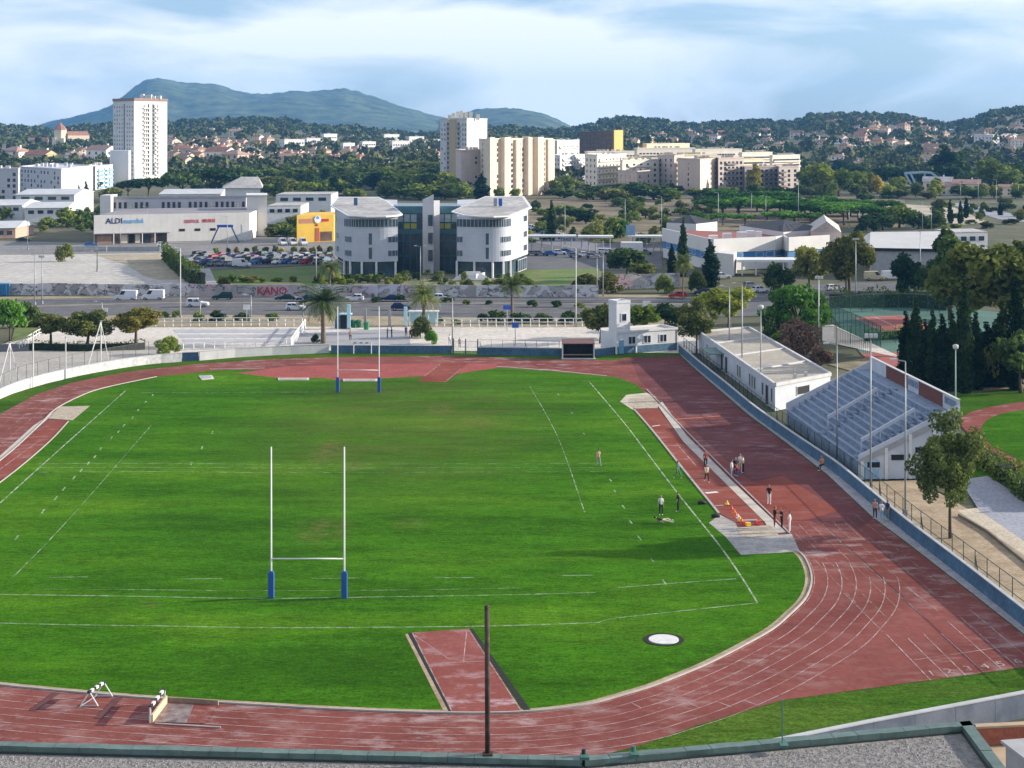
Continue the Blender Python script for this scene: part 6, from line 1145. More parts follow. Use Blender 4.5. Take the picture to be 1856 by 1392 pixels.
for x, y, lb in ((1272, 914, 'dark kit bag lying on the grass beside the runway, farther one'), (1297, 938, 'dark kit bag on the worn grass beside the runway, nearer one')):
    g = G(x, y); r = thing('kit_bag', lb, 'bag', g); b = MB(); b.tube([(g.x - .4, g.y, .17), (g.x - .36, g.y, .17), (g.x + .36, g.y, .17), (g.x + .4, g.y, .17)], [.08, .17, .17, .08], 10); b.build('bag_body', BLK, r, True); MB().tube([(g.x - .18, g.y, .3), (g.x, g.y - .05, .42), (g.x + .18, g.y, .3)], .02, 6).build('handle', BLK, r)
# ---------------------------------------------------------------- boundary walls
WC = mat('wall_coping', (.40, .41, .42), .9, .1, .6); PWH = mat('whitewashed', (.47, .47, .48), .9, .12, .4, scale2=2)
def boundary(name, label, pl, h_, m, step=3.0, w_=.22, cop=True):
    r = thing(name, label, 'wall', (pl[0].x, pl[0].y, 0)); pts = resample(pl, step); pts = pts + [pl[-1]] if (pts[-1] - pl[-1]).length > .3 else pts
    for a, b in zip(pts[:-1], pts[1:]): wallrun(MB(), [a.lerp(b, .004), a.lerp(b, .996)], w_, -.1, h_).build('wall_panel', m, r)
    if cop:
        for a, b in zip(pts[:-1], pts[1:]): wallrun(MB(), [a.lerp(b, .002), a.lerp(b, .998)], w_ + .08, h_, h_ + .07).build('coping', WC, r)
    return r
RW = smooth(gp([(1231, 638), (1270, 672), (1320, 713), (1366, 752), (1425, 795), (1480, 833), (1521, 862), (1578, 910), (1635, 959), (1700, 1010), (1764, 1060), (1858, 1135), (1990, 1240)]), 3)
boundary('boundary_wall', 'long low blue painted wall along the right side of the track', RW, 1.2, BLUEP, 3.2)
FW = gp([(560, 638), (640, 639), (820, 639.5)]); boundary('boundary_wall', 'blue painted wall behind the far track, left of the gate', gp([(600, 639), (820, 640)]), 1.15, BLUEP)
boundary('boundary_wall', 'blue painted wall behind the far track between gate and dugout', gp([(867, 643), (1020, 645)]), 1.15, BLUEP); boundary('boundary_wall', 'short blue wall between dugout and white tower hut', gp([(1078, 646), (1117, 641)]), 1.1, BLUEP)
boundary('boundary_wall', 'grey concrete wall behind the far left bend', gp([(361, 653), (430, 647), (500, 643), (599, 639)]), 1.3, PALEC)
boundary('boundary_wall', 'small dark blue wall piece at the bush', gp([(330, 654), (360, 653)]), 1.25, mat('deep_blue', (.035, .075, .15), .7, .15)); boundary('boundary_wall', 'white curved wall round the left bend of the track', smooth(gp([(-260, 880), (-90, 775), (0, 722), (70, 697), (140, 681), (210, 668), (275, 659), (329, 655)]), 4), 1.25, PWH, 2.6, .25)
boundary('boundary_wall', 'grey blue concrete wall behind the near right grass strip', [G(2000, 1224, 1.45), G(1856, 1254, 1.45), G(1594, 1303, 1.45), G(1488, 1324, 1.45), G(1300, 1356, 1.45), G(1000, 1400, 1.45)] if False else [Vector((p.x, p.y, 0)) for p in (G(2000, 1224, 1.45), G(1856, 1254, 1.45), G(1594, 1303, 1.45), G(1488, 1324, 1.45), G(1300, 1362, 1.45), G(1000, 1415, 1.45))], 1.4, mat('shaded_concrete', (.09, .115, .155), .9, .2, .5, col2=(.17, .195, .24)), 3.0, .3)  # blue-grey shade of this face is put into the wall colour
boundary('low_wall', 'low stone kerb wall along the dry dirt on the right', gp([(1738, 935), (1790, 965), (1900, 1055)]), .22, mat('old_kerb', (.20, .165, .12), .95, .2, 1), 2.0, .2, False)
# ---------------------------------------------------------------- fences
def fence(name, label, pl, h_, step, m, pr=.03, rails=(1.0,), brace=0, z0=0.0, net=None, cat='fence', posts=True):
    r = thing(name, label, cat, (pl[0].x, pl[0].y, 0)); pts = resample(pl, step)
    pm = MB(); pm.tube([(0, 0, 0), (0, 0, h_)], pr, 6); pme = pm.mesh('post'); pme.materials.append(m)
    for i, p in enumerate(pts):
        o = bpy.data.objects.new('post', pme); COL.objects.link(o); o.parent = r; o.location = (p.x - pl[0].x, p.y - pl[0].y, z0)
        if brace and i % brace == 0 and i + 1 < len(pts): q = p.lerp(pts[i + 1], .35); MB().bar((p.x, p.y, z0 + h_ * .8), (q.x, q.y, z0), pr * 2.2).build('brace', m, r)
    for k in rails:
        b = MB(); [b.bar((p.x, p.y, z0 + h_ * k), (q.x, q.y, z0 + h_ * k), pr * 1.3) for p, q in zip(pts[:-1], pts[1:])]; b.build('rail', m, r)
    if net:
        b = MB(); [b.quad((p.x, p.y, z0 + .05), (q.x, q.y, z0 + .05), (q.x, q.y, z0 + h_), (p.x, p.y, z0 + h_)) for p, q in zip(pts[:-1], pts[1:])]; b.build('netting', net, r)
    return r
NET = alphamat('green_netting', (.05, .10, .08), .30); NETG = alphamat('wire_netting', (.30, .31, .30), .12); NETD = alphamat('dense_netting', (.05, .14, .12), .55); FGRN = mat('fence_green', (.03, .06, .05), .6, .15)
fence('wire_fence', 'green wire fence on posts behind the right boundary wall', offset(RW, -.75), 2.3, 2.6, FGRN, .035, (1.0, .5, .06), 5, 0, alphamat('fence_mesh', (.06, .10, .09), .10))
fence('wire_fence', 'tall wire fence on posts behind the white curved wall', offset(smooth(gp([(-200, 835), (0, 715), (70, 690), (140, 674), (210, 661), (275, 650)]), 4), .5), 2.8, 2.7, mat('fence_dark', (.10, .11, .11)), .035, (1.0,), 0, 0, NETG)
WR = mat('white_rail', (.70, .70, .69), .6, .06)
fence('white_railing', 'white post railing along the highway above the paved terraces', gp([(282, 592), (420, 591), (555, 591)]), 1.5, 1.55, WR, .09, (1.0, .55), cat='railing'); fence('white_railing', 'white post railing along the highway right of the bus stop', gp([(790, 592), (900, 592), (1085, 592)]), 1.5, 1.55, WR, .09, (1.0, .55), cat='railing')
fence('white_railing', 'white railing at the foot of the paved terraces', gp([(332, 634), (430, 631), (530, 629)]), 1.15, 1.65, WR, .08, (1.0, .1), cat='railing'); fence('white_railing', 'white stepped handrail beside the terrace stairs', gp([(527, 631), (540, 612), (555, 592)]), 1.5, 2.2, WR, .12, (1.0, .5), cat='railing')
fence('white_railing', 'white railing along the slope at the left edge', gp([(35, 632), (70, 610), (118, 594)]), 1.2, 2.2, WR, .07, (1.0, .5), cat='railing'); fence('wire_fence', 'thin wire fence behind the dugout wall', gp([(870, 641), (1015, 643)]), 2.2, 1.8, mat('fence_dark', (.1, .11, .11)), .03, (1.0, .5), 4); fence('wire_fence', 'tall green netting along the left side of the tennis courts', gp([(1500, 585), (1560, 612), (1600, 632)]), 3.6, 2.6, FGRN, .05, (1.0,), 0, 0, NETD)
fence('wire_fence', 'green netting behind the tennis courts below the dark hedge', gp([(1500, 570), (1600, 563), (1680, 566), (1760, 575)]), 3.4, 2.8, FGRN, .05, (1.0,), 0, 0, NET); fence('wire_fence', 'green netting at the near end of the tennis courts', gp([(1490, 625), (1560, 622), (1640, 622)]), 3.0, 2.6, FGRN, .05, (1.0,), 0, 0, NET); fence('wire_fence', 'iron fence along the pale path beside the tennis courts', gp([(1512, 614), (1545, 630), (1580, 646)]), 2.0, 1.0, mat('fence_dark', (.1, .11, .11)), .03, (1.0,))
fence('wire_fence', 'low grey fence on the kerb of the gravel lot', gp([(-20, 458), (80, 457), (195, 456)]), 1.6, 3, PALEC, .1, (1.0, .5)); boundary('low_wall', 'low grey wall before the discount store', gp([(130, 456), (195, 455), (290, 455)]), 1.3, GREYC, 5, .3, False)
# gate in the far wall
r = thing('stadium_gate', 'pale double gate in the far wall with iron bars', 'gate', G(843, 641)); a, b = G(822, 641), G(866, 642)
for p in (a, (a + b) / 2, b): MB().box((p.x, p.y, 1.2), (.18, .18, 2.4)).build('gate_post', mat('fence_dark', (.1, .11, .11)), r)
for k in range(17):
    p = a.lerp(b, (k + .5) / 17); MB().tube([(p.x, p.y, .1), (p.x, p.y, 2.0)], .02, 5).build('bar', PALEC, r)
for z in (.15, 1.1, 2.0): MB().bar(a + Vector((0, 0, z)), b + Vector((0, 0, z)), .05).build('rail', PALEC, r)
# terraces (paved steps) behind the grey wall
for k, (y, d_) in enumerate(((619, .25), (610, .5), (601, .75))): structure('terrace_step', gp([(330 - k * 8, y - 4), (540 + k * 4, y - 4), (538 + k * 4, y + 1.5), (334 - k * 8, y + 1.5)]), -.005, mat('terrace_grey', (.36, .37, .40), .9, .1, .4))
# small football goal and dugout
r = thing('football_goal', 'small white five a side goal against the far blue wall', 'goal', G(657, 641)); a, b = G(641, 641), G(673, 641); zh = 1.7
for p in (a, b): MB().tube([(p.x, p.y, 0), (p.x, p.y, zh)], .07, 8).build('post', WHITE, r)
for k in range(6): MB().bar(a.lerp(b, k / 6) + Vector((0, 0, zh)), a.lerp(b, (k + 1) / 6) + Vector((0, 0, zh)), .14).build('crossbar_piece', WHITE if k % 2 else BLK, r)
for p in (a, b): MB().bar((p.x, p.y, zh), (p.x, p.y + .45, .05), .05).build('stay', WHITE, r)
r = thing('dugout', 'low dugout shelter with brown roof and dark opening', 'dugout', G(1047, 651)); a, b = G(1020, 651), G(1077, 651); dp = Vector((0, 2.4, 0))
MB().box(((a.x + b.x) / 2, a.y + 2.4, 1.2), (b.x - a.x, .15, 2.4)).build('back_wall', DARK, r)
for p in (a, b): MB().box((p.x, p.y + 1.2, 1.15), (.15, 2.4, 2.3)).build('side_wall', WHITE, r)
MB().add([(a.x - .1, a.y - .15, 2.35), (b.x + .1, a.y - .15, 2.35), (b.x + .1, a.y + 2.6, 2.75), (a.x - .1, a.y + 2.6, 2.75)] + [(a.x - .1, a.y - .15, 2.45), (b.x + .1, a.y - .15, 2.45), (b.x + .1, a.y + 2.6, 2.85), (a.x - .1, a.y + 2.6, 2.85)], [(3, 2, 1, 0), (4, 5, 6, 7), (0, 1, 5, 4), (1, 2, 6, 5), (2, 3, 7, 6), (3, 0, 4, 7)]).build('roof', mat('dugout_brown', (.16, .09, .085), .8, .1), r); MB().box(((a.x + b.x) / 2, a.y + 1.8, .45), (b.x - a.x - .4, .5, .1)).build('bench', WOODY, r); MB().box(((a.x + b.x) / 2, a.y + .1, .06), (b.x - a.x + .4, .8, .12)).build('sill', PALEC, r)
# ---------------------------------------------------------------- white tower hut
a, b = G(1117, 642), G(1228, 634); r = thing('tower_hut', 'white club hut with small tower and blue painted base', 'hut', (a + b) / 2); t, n, L = frame_of(a, b); bk = Vector((-n.x, -n.y, 0)) * 5; HWH = mat('hut_white', (.60, .61, .63), .8, .06, .5)
MB().prism([p.xy for p in (a, b, b + bk, a + bk)], 0, 3.3, mtop=1).build('wall', [HWH, mat('hut_roof', (.48, .45, .38), .9, .1)], r); mb = MB(); panel(mb, a, t, n, 0, L, 0, 1.15, .03); mb.build('painted_base', BLUEP, r)
for p, q in ((a, b), (b, b + bk), (b + bk, a + bk)): wallrun(MB(), [p, q], .25, 3.3, 3.6).build('parapet', HWH, r)
for s in (.25, .50, .76): mb = MB(); framed(mb, a, t, n, s * L - .6, s * L + .6, 1.5, 2.6, .1, 1); mb.build('window', [GLASS, HWH], r)
mb = MB(); panel(mb, a, t, n, .5, 1.35, .05, 2.2, .06); dd = mb.build('door', mat('door_blue', (.16, .33, .48)), r); hb_ = MB(); panel(hb_, a, t, n, 1.2, 1.26, 1.0, 1.2, .1); sub('handle', hb_, STEEL, dd, r)
for s in (0, .32, 1): mb = MB(); panel(mb, a, t, n, s * L - .13, s * L + .13, 0, 3.5, .1); mb.build('pilaster', WHITE, r)
tw = [a + t * .05, a + t * 2.55, a + t * 2.55 + bk * .5, a + t * .05 + bk * .5]; ztw = 8.0
MB().prism([p.xy for p in tw], 3.28, ztw).build('tower', HWH, r)
for p, q in zip(tw, tw[1:] + tw[:1]): wallrun(MB(), [p, q], .14, ztw, ztw + .45).build('tower_parapet', HWH, r)
mb = MB(); framed(mb, tw[0], t, n, .95, 1.75, 5.2, 6.3, .12); mb.build('tower_window', [GLASS, HWH], r); mb = MB(); panel(mb, tw[0], t, n, -.1, 2.6, 3.35, 3.7, .12); mb.build('cornice', HWH, r)
# ---------------------------------------------------------------- changing rooms
q = [G(1405, 695, 3.5), G(1505, 676, 3.5), G(1357, 592, 3.5), G(1267, 600, 3.5)]; fl, fr_, br, bl = [Vector((p.x, p.y, 0)) for p in q]
r = thing('changing_rooms', 'long low white changing rooms with flat gravel roof beside the track', 'changing rooms', fl); MB().prism([p.xy for p in (fl, fr_, br, bl)], 0, 3.3, mtop=1).build('wall', [mat('changing_white', (.52, .54, .58), .85, .08, .5), mat('gravel_roof', (.34, .31, .26), .95, .12, .5, scale2=4)], r)
for p, u in ((fl, fr_), (fr_, br), (br, bl), (bl, fl)): wallrun(MB(), [p, u], .35, 3.12, 3.55).build('roof_edge', PALEC, r)
for k in (.25, .5, .76): p, u = bl.lerp(fl, k), br.lerp(fr_, k); MB().bar((p.x + .2, p.y, 3.37), (u.x - .2, u.y, 3.37), .4, .16).build('roof_joint', PALEC, r)
t, n, L = frame_of(bl, fl)
for s, w_, z0, z1, m_, nm in ((.06, .9, .8, 2.4, PALEC, 'window'), (.14, 1.0, .1, 2.3, GREYC, 'door'), (.36, .9, .1, 2.5, DARK, 'door'), (.42, 1.0, .1, 2.5, DARK, 'door'), (.57, .5, 1.0, 2.5, GLASS, 'window'), (.60, .5, 1.0, 2.5, GLASS, 'window'), (.72, .5, .9, 2.5, GLASS, 'window'), (.75, .5, .9, 2.5, GLASS, 'window'), (.78, .5, .9, 2.5, GLASS, 'window'), (.87, .6, .9, 2.5, GLASS, 'window'), (.92, 1.0, .1, 2.6, DARK, 'door'), (.97, .5, .9, 2.6, GLASS, 'window')): mb = MB(); framed(mb, bl, t, n, s * L - w_, s * L + w_ * .6, z0, z1, .1); mb.build(nm, [m_, PALEC], r)
mb = MB(); panel(mb, bl, t, n, .25 * L, .38 * L, 2.55, 2.7, 2.2); mb.build('canopy', mat('canopy_green', (.14, .22, .19)), r)
for s in (.26, .37): p = bl + t * s * L + n * 2.0; MB().tube([(p.x, p.y, 0), (p.x, p.y, 2.55)], .06, 6).build('canopy_post', STEEL, r)
t, n, L = frame_of(fl, fr_); mb = MB(); framed(mb, fl, t, n, L * .38, L * .6, 1.5, 2.5, .1); mb.build('window', [DARK, PALEC], r); MB().tube([(fl.lerp(fr_, .35).x, fl.y + 4, 3.3), (fl.lerp(fr_, .35).x, fl.y + 4, 5.0)], .05, 6).build('chimney_pipe', STEEL, r)
for k in (.4, .6): p = fl.lerp(fr_, k); MB().box((p.x, p.y + 2.2, 3.6), (.4, .4, .5)).build('roof_vent', PALEC, r)
# ---------------------------------------------------------------- grandstand
O = Vector((35.4, 164.2, 0)); U_ = Vector((-.0665, .998, 0)); V_ = Vector((.998, .0665, 0)); LS = 31.3; NT = 12; DT = .735; Z0, RZ = 1.6, .44
CON = mat('stand_concrete', (.20, .25, .33), .9, .12, .4, scale2=2); gs = thing('grandstand', 'stepped concrete grandstand with brown and white back wall', 'grandstand', O)
def S(u, v, z=0.): p = O + U_ * u + V_ * v; return Vector((p.x, p.y, z))
for k in range(NT):
    v0, v1 = k * DT, NT * DT if k == NT - 1 else (k + 1) * DT; z = Z0 + RZ * k; MB().prism([S(0.2, v0).xy, S(LS, v0).xy, S(LS, v1).xy, S(0.2, v1).xy], 0, z).build('tier', CON, gs)
    MB().prism([S(.25, v0 - .02).xy, S(LS - .05, v0 - .02).xy, S(LS - .05, v0 + .30).xy, S(.25, v0 + .30).xy], z + .002, z + .06).build('seat_row', mat('seat_slab', (.23, .28, .36), .85, .08, .6), gs)
ZT = Z0 + RZ * (NT - 1); VB = NT * DT
MB().prism([S(.2, VB).xy, S(LS, VB).xy, S(LS, VB + 1.4).xy, S(.2, VB + 1.4).xy], 0, ZT).build('gangway', CON, gs)
STW = mat('stand_white', (.50, .52, .56), .85, .08, .6); BRN = mat('stand_brown', (.15, .055, .042), .85, .12, .8)
for i, (u0, u1, m_) in enumerate(((0, 4.6, STW), (4.6, 12.6, BRN), (12.6, 16.4, STW), (16.4, 24.6, BRN), (24.6, LS, STW))):
    MB().prism([S(u0 + .02, VB + 1.4).xy, S(u1 - .02, VB + 1.4).xy, S(u1 - .02, VB + 1.65).xy, S(u0 + .02, VB + 1.65).xy], 0, ZT + 1.5).build('back_panel', m_, gs); MB().prism([S(u0, VB + 1.36).xy, S(u1, VB + 1.36).xy, S(u1, VB + 1.69).xy, S(u0, VB + 1.69).xy], ZT + 1.5, ZT + 1.6).build('back_coping', PALEC, gs)
for u0 in (0, LS):
    e = .2 if u0 == 0 else -.2; pr = [S(u0, -.1), S(u0, VB + 1.4)]; z1_, z2_ = Z0 + .85, ZT + 1.0
    a, b = pr; c_, d_ = S(u0 + e, VB + 1.4), S(u0 + e, -.1); v_ = [(*a.xy, 0), (*b.xy, 0), (*c_.xy, 0), (*d_.xy, 0), (*a.xy, z1_), (*b.xy, z2_), (*c_.xy, z2_), (*d_.xy, z1_)]; f_ = [(4, 5, 6, 7), (0, 1, 5, 4), (1, 2, 6, 5), (2, 3, 7, 6), (3, 0, 4, 7)]
    MB().add(v_, f_ if u0 else [q_[::-1] for q_ in f_]).build('side_wall', STW, gs)
    if u0 == 0: MB().bar((*S(-.06, -.1).xy, z1_ - .75), (*S(-.06, VB + 1.4).xy, z2_ - .75), .14, .5).build('raking_beam', GREYC, gs)
for k in range(5): v0 = .1 + k * 2.5; p, q_ = S(-.12, v0), S(-.12, v0 + .3); MB().prism([S(-.14, v0).xy, S(0.0, v0).xy, S(0.0, v0 + .32).xy, S(-.14, v0 + .32).xy], 0, Z0 + .2 + RZ / DT * v0 * .9).build('pilaster', WHITE, gs)
for k in range(4): v0 = .8 + k * 2.5; MB().prism([S(-.07, v0).xy, S(0.0, v0).xy, S(0.0, v0 + 1.3).xy, S(-.07, v0 + 1.3).xy], 1.2 + .9 * k * .8, 1.75 + .9 * k * .8, bottom=True).build('vent_window', DARK, gs)
MB().prism([S(-.06, .6).xy, S(0.0, .6).xy, S(0.0, 2.0).xy, S(-.06, 2.0).xy], .02, 2.0).build('door', mat('door_pale_blue', (.30, .45, .60)), gs)
for u0 in (2.2, 15.5):
    for w0 in (0, .9):
        pass
    for k in range(0, NT * 2): v0 = k * DT / 2; z = Z0 + RZ * k / 2; MB().prism([S(u0, v0).xy, S(u0 + 1.1, v0).xy, S(u0 + 1.1, v0 + DT / 2).xy, S(u0, v0 + DT / 2).xy], z - .2, z + .15 if k % 2 == 0 else z + .02).build('aisle_step', CON, gs)
    b = MB(); b.bar((*S(u0 + 1.3, 1.2).xy, Z0 + 1.7), (*S(u0 + 1.3, VB * .78).xy, Z0 + RZ * NT * .78 + .75), .28, .34); b.build('handrail_wall', STW, gs)
    for v0 in (1.2, 3.2, 5.2, VB * .78): MB().bar((*S(u0 + 1.3, v0).xy, Z0 + RZ * v0 / DT - .3), (*S(u0 + 1.3, v0).xy, Z0 + 1.7 + (RZ / DT) * (v0 - 1.2) * .86), .12).build('handrail_post', STW, gs)
for i, u0 in enumerate((12.6, 0.2)):
    for k in range(5): MB().box((*S(u0 + .4 + k * .75, VB + 1.36).xy, ZT + .95), (.1, .45, .7), .07).build('lattice_block', CON, gs)
# ---------------------------------------------------------------- lamp posts and masts
def lamp(x, yb, yt, label, kind='single', m=STEEL, d=None, group='street lamps', rr=.11):
    g = G(x, yb) if d is None else P(x, d); hh = (yb - yt) * g.y / F if d is None else ZY(yt, d); r = thing('lamp_post', label, 'lamp post', g, group); MB().tube([(g.x, g.y, 0), (g.x, g.y, hh * .5), (g.x, g.y, hh)], [rr * 1.25, rr, rr * .7], 8).build('pole', m, r, True); MB().box((g.x, g.y, .3), (rr * 4, rr * 4, .6)).build('foot', GREYC, r)
    if kind == 'single': MB().bar((g.x, g.y, hh), (g.x - 1.0, g.y - .2, hh + .2), .09).build('arm', m, r); sub('lamp_head', MB().box((g.x - 1.2, g.y - .25, hh + .2), (.6, .26, .14)), PALEC, COL.objects[-1], r)
    elif kind == 'flood':
        MB().box((g.x, g.y, hh), (1.3, .12, .12)).build('crossarm', m, r)
        for s_ in (-.45, 0, .45): MB().box((g.x + s_, g.y - .2, hh + .22), (.34, .28, .36), .2 * s_).build('floodlight', PALEC, r)
    elif kind == 'globe': MB().tube([(g.x, g.y, hh - .1), (g.x, g.y, hh + .1), (g.x, g.y, hh + .45), (g.x, g.y, hh + .55)], [.12, .36, .36, .12], 10).build('lamp_head', PALEC, r, True)
    elif kind == 'twin':
        for s_ in (-1, 1): MB().bar((g.x, g.y, hh), (g.x + s_ * .9, g.y, hh + .2), .08).build('arm', m, r); MB().box((g.x + s_ * 1.1, g.y, hh + .2), (.6, .3, .14)).build('lamp_head', PALEC, r)
    return r
WL = mat('white_pole', (.55, .55, .54), .6, .06)
for x, yb, yt, kd, lb in ((327, 577, 450, 'single', 'tall pale lamp post left of the highway railing'), (63, 553, 463, 'single', 'thin lamp post left of the floodlight at the gravel lot'), (76, 551, 466, 'flood', 'floodlight mast at the front edge of the gravel lot'), (176, 492, 456, 'single', 'short dark lamp post standing in the gravel lot'), (185, 572, 548, 'single', 'small lamp post behind the three trees'), (363, 580, 545, 'single', 'lamp post in front of the estate car'), (455, 584, 535, 'single', 'lamp post right of the small white road sign'), (549, 582, 540, 'single', 'lamp post at the top of the terrace stairs'), (573, 512, 450, 'single', 'lamp post at the left corner of the office building'), (762, 514, 447, 'twin', 'twin lamp post before the glass hall of the office'), (820, 640, 540, 'single', 'slim pole beside the stadium gate'), (1044, 592, 450, 'single', 'tall lamp post right of the blue signs'), (1082, 537, 465, 'single', 'left one of two lamps near the upper graffiti wall'), (1093, 537, 460, 'single', 'right one of two lamps near the upper graffiti wall'), (1199, 438, 356, 'single', 'tall lamp post at the left corner of the school'), (1133, 425, 360, 'single', 'lamp post beside the kiosk in the scrub field'), (1024, 442, 372, 'single', 'lamp post right of the lone cypress'), (1302, 404, 350, 'single', 'lamp post behind the school, left of three'), (1362, 402, 350, 'single', 'lamp post behind the school, middle of three'), (1447, 408, 330, 'flood', 'floodlight mast behind the black school roof'), (1388, 404, 356, 'single', 'lamp post before the pine row'), (1551, 556, 435, 'flood', 'tall lamp mast before the yellowing tree'), (1668, 518, 420, 'single', 'lamp post before the grey warehouse'), (1672, 418, 366, 'single', 'left lamp post above the warehouse roof'), (1688, 418, 376, 'single', 'right lamp post above the warehouse roof'), (1539, 414, 378, 'single', 'lamp post left of the warehouse roof'), (1558, 414, 382, 'single', 'thin lamp post left of the warehouse roof'), (1741, 372, 330, 'single', 'left lamp post on the flyover'), (1773, 376, 322, 'single', 'middle lamp post on the flyover'), (1806, 382, 326, 'single', 'right lamp post on the flyover'), (1846, 360, 332, 'single', 'lamp post at the far right end of the flyover'), (1484, 652, 505, 'flood', 'white floodlight mast right of the round stone pine'), (1322, 655, 520, 'single', 'leftmost lamp pole behind the changing rooms fence'), (1345, 690, 515, 'single', 'tallest lamp pole before the changing rooms'), (1379, 718, 560, 'globe', 'lamp pole with round head before the changing rooms'), (1517, 842, 625, 'single', 'pole in front of the left end of the grandstand'), (1578, 896, 612, 'flood', 'tall floodlight mast in front of the grandstand'), (1641, 935, 655, 'single', 'steel pole at the near end of the grandstand'), (1732, 752, 632, 'globe', 'pale green lamp post with round head beside the training track'), (302, 352, 330, 'single', 'small lamp by the pines at the tower'), (218, 452, 400, 'single', 'flag pole before the store entrance'), (267, 440, 375, 'single', 'thin mast in front of the discount store'), (412, 450, 393, 'single', 'lamp post beside the blue gantry'), (50, 453, 400, 'single', 'lamp post on the road at the far left')):
    lamp(x, yb, yt, lb, kd, mat('mint_pole', (.34, .52, .44), .6, .06) if x == 1732 else (BLK if x == 176 else (WL if x in (1484, 327, 1044, 1302) else STEEL)), rr=.10 if yb < 700 else .078)
for x, yb, yt, x2, lb in ((183, 655, 582, 160, 'white tripod mast with slanted stay behind the curved wall'), (18, 690, 620, -2, 'white tripod mast with slanted stay at the left edge')):
    g = G(x, yb); g2 = G(x2, yb + 6); hh = (yb - yt) * g.y / F; r = thing('tripod_mast', lb, 'mast', g); MB().tube([(g.x, g.y, 0), (g.x, g.y, hh)], .09, 8).build('pole', WL, r); MB().tube([(g2.x, g2.y, 0), (g.x, g.y, hh)], .08, 8).build('stay', WL, r); MB().tube([(g.x + .8, g.y + 1.5, 0), (g.x, g.y, hh * .96)], .06, 6).build('stay', WL, r); MB().box((g.x, g.y, hh), (.3, .3, .2)).build('mast_head', STEEL, r)
for x, yb, yt, lb in ((60, 702, 605, 'white pole behind the curved wall, left of two'), (119, 686, 612, 'white pole behind the curved wall, right of two')): g = G(x, yb); hh = (yb - yt) * g.y / F; r = thing('net_pole', lb, 'pole', g); MB().tube([(g.x, g.y, 0), (g.x, g.y, hh)], .09, 8).build('pole_shaft', WL, r); MB().tube([(g.x, g.y, hh), (g.x, g.y, hh + .15)], .13, 8).build('cap', STEEL, r)
# road signs, kiosks, bins
for x, yb, yt, w_, h_, m_, lb in ((190, 585, 558, 11, 7, WHITE, 'small white road sign behind the three trees'), (447, 590, 552, 12, 9, WHITE, 'small white road sign on two posts above the railing'), (919, 600, 553, 14, 8, mat('blue_sign', (.03, .10, .42)), 'upper blue road sign near the bushes'), (934, 626, 584, 12, 10, mat('blue_sign', (.03, .10, .42)), 'lower blue sign on a post on the pale yard'), (1172, 575, 545, 14, 9, WHITE, 'white road sign behind the white tower hut')):
    g = G(x, yb); k = g.y / F; z = (yb - yt) * k; r = thing('road_sign', lb, 'sign', g); MB().tube([(g.x, g.y, 0), (g.x, g.y, z - h_ * k * .2)], .07, 6).build('post', STEEL, r); MB().box((g.x, g.y - .1, z - h_ * k / 2), (w_ * k, .08, h_ * k)).build('board', m_, r); MB().box((g.x, g.y - .03, z - h_ * k / 2), (w_ * k * .8, .05, .08)).build('bracket', STEEL, r)
PBL = mat('pale_cyan', (.42, .66, .74), .6, .06)
for x, yb, yt, w_, m_, lb in ((632, 596, 552, 6, PBL, 'pale blue column of the left shelter by the path'), (662, 588, 560, 5, GREYC, 'grey advertising pillar by the bins'), (706, 592, 562, 5, GREYC, 'grey pillar at the middle of the path'), (735, 592, 556, 6, PBL, 'pale blue column by the bus stop')):
    g = G(x, yb); k = g.y / F; z = (yb - yt) * k; r = thing('pillar', lb, 'pillar', g); MB().box((g.x, g.y, z / 2), (w_ * k, w_ * k * .6, z)).build('shaft', m_, r); MB().box((g.x, g.y, .1), (w_ * k * 1.4, w_ * k, .2)).build('foot', GREYC, r)
g = G(626, 596); r = thing('shelter', 'small dark shelter leaning on the left pale blue column', 'shelter', g); MB().box((g.x, g.y + .6, 1.3), (1.6, 1.2, 2.4)).build('cabin', DARK, r); MB().box((g.x, g.y + .6, 2.6), (2.2, 1.6, .2)).build('roof', PBL, r); MB().box((g.x - 1.4, g.y + .6, 1.2), (1, 1, 2.2)).build('side_panel', BLUEP, r)
for i, (x, y) in enumerate(((640, 593), (650, 593), (664, 597))): g = G(x, y); r = thing('recycling_bin', ['green bin, left of three by the path', 'green bin, middle of three by the path', 'green bin, right and nearest of three by the path'][i], 'bin', g, 'green bins by the path'); b = MB(); b.tube([(g.x, g.y, 0), (g.x, g.y, 1.15)], [.42, .52], 8); b.build('bin_body', mat('bin_green', (.02, .20, .08), .5, .1), r); MB().tube([(g.x, g.y, 1.15), (g.x, g.y, 1.35)], [.55, .3], 8).build('lid', GREENM, r)
g = G(768, 590); r = thing('bus_shelter', 'bus shelter with white and pale blue panels under the palm', 'bus shelter', g); MB().box((g.x, g.y, 2.6), (5.5, 1.8, .18)).build('roof', WHITE, r); MB().box((g.x, g.y + .8, 1.4), (5.2, .1, 2.2)).build('back_panel', PBL, r); 
for s_ in (-2.5, -.8, .9, 2.5): MB().tube([(g.x + s_, g.y - .7, 0), (g.x + s_, g.y - .7, 2.6)], .07, 6).build('post', WHITE, r)
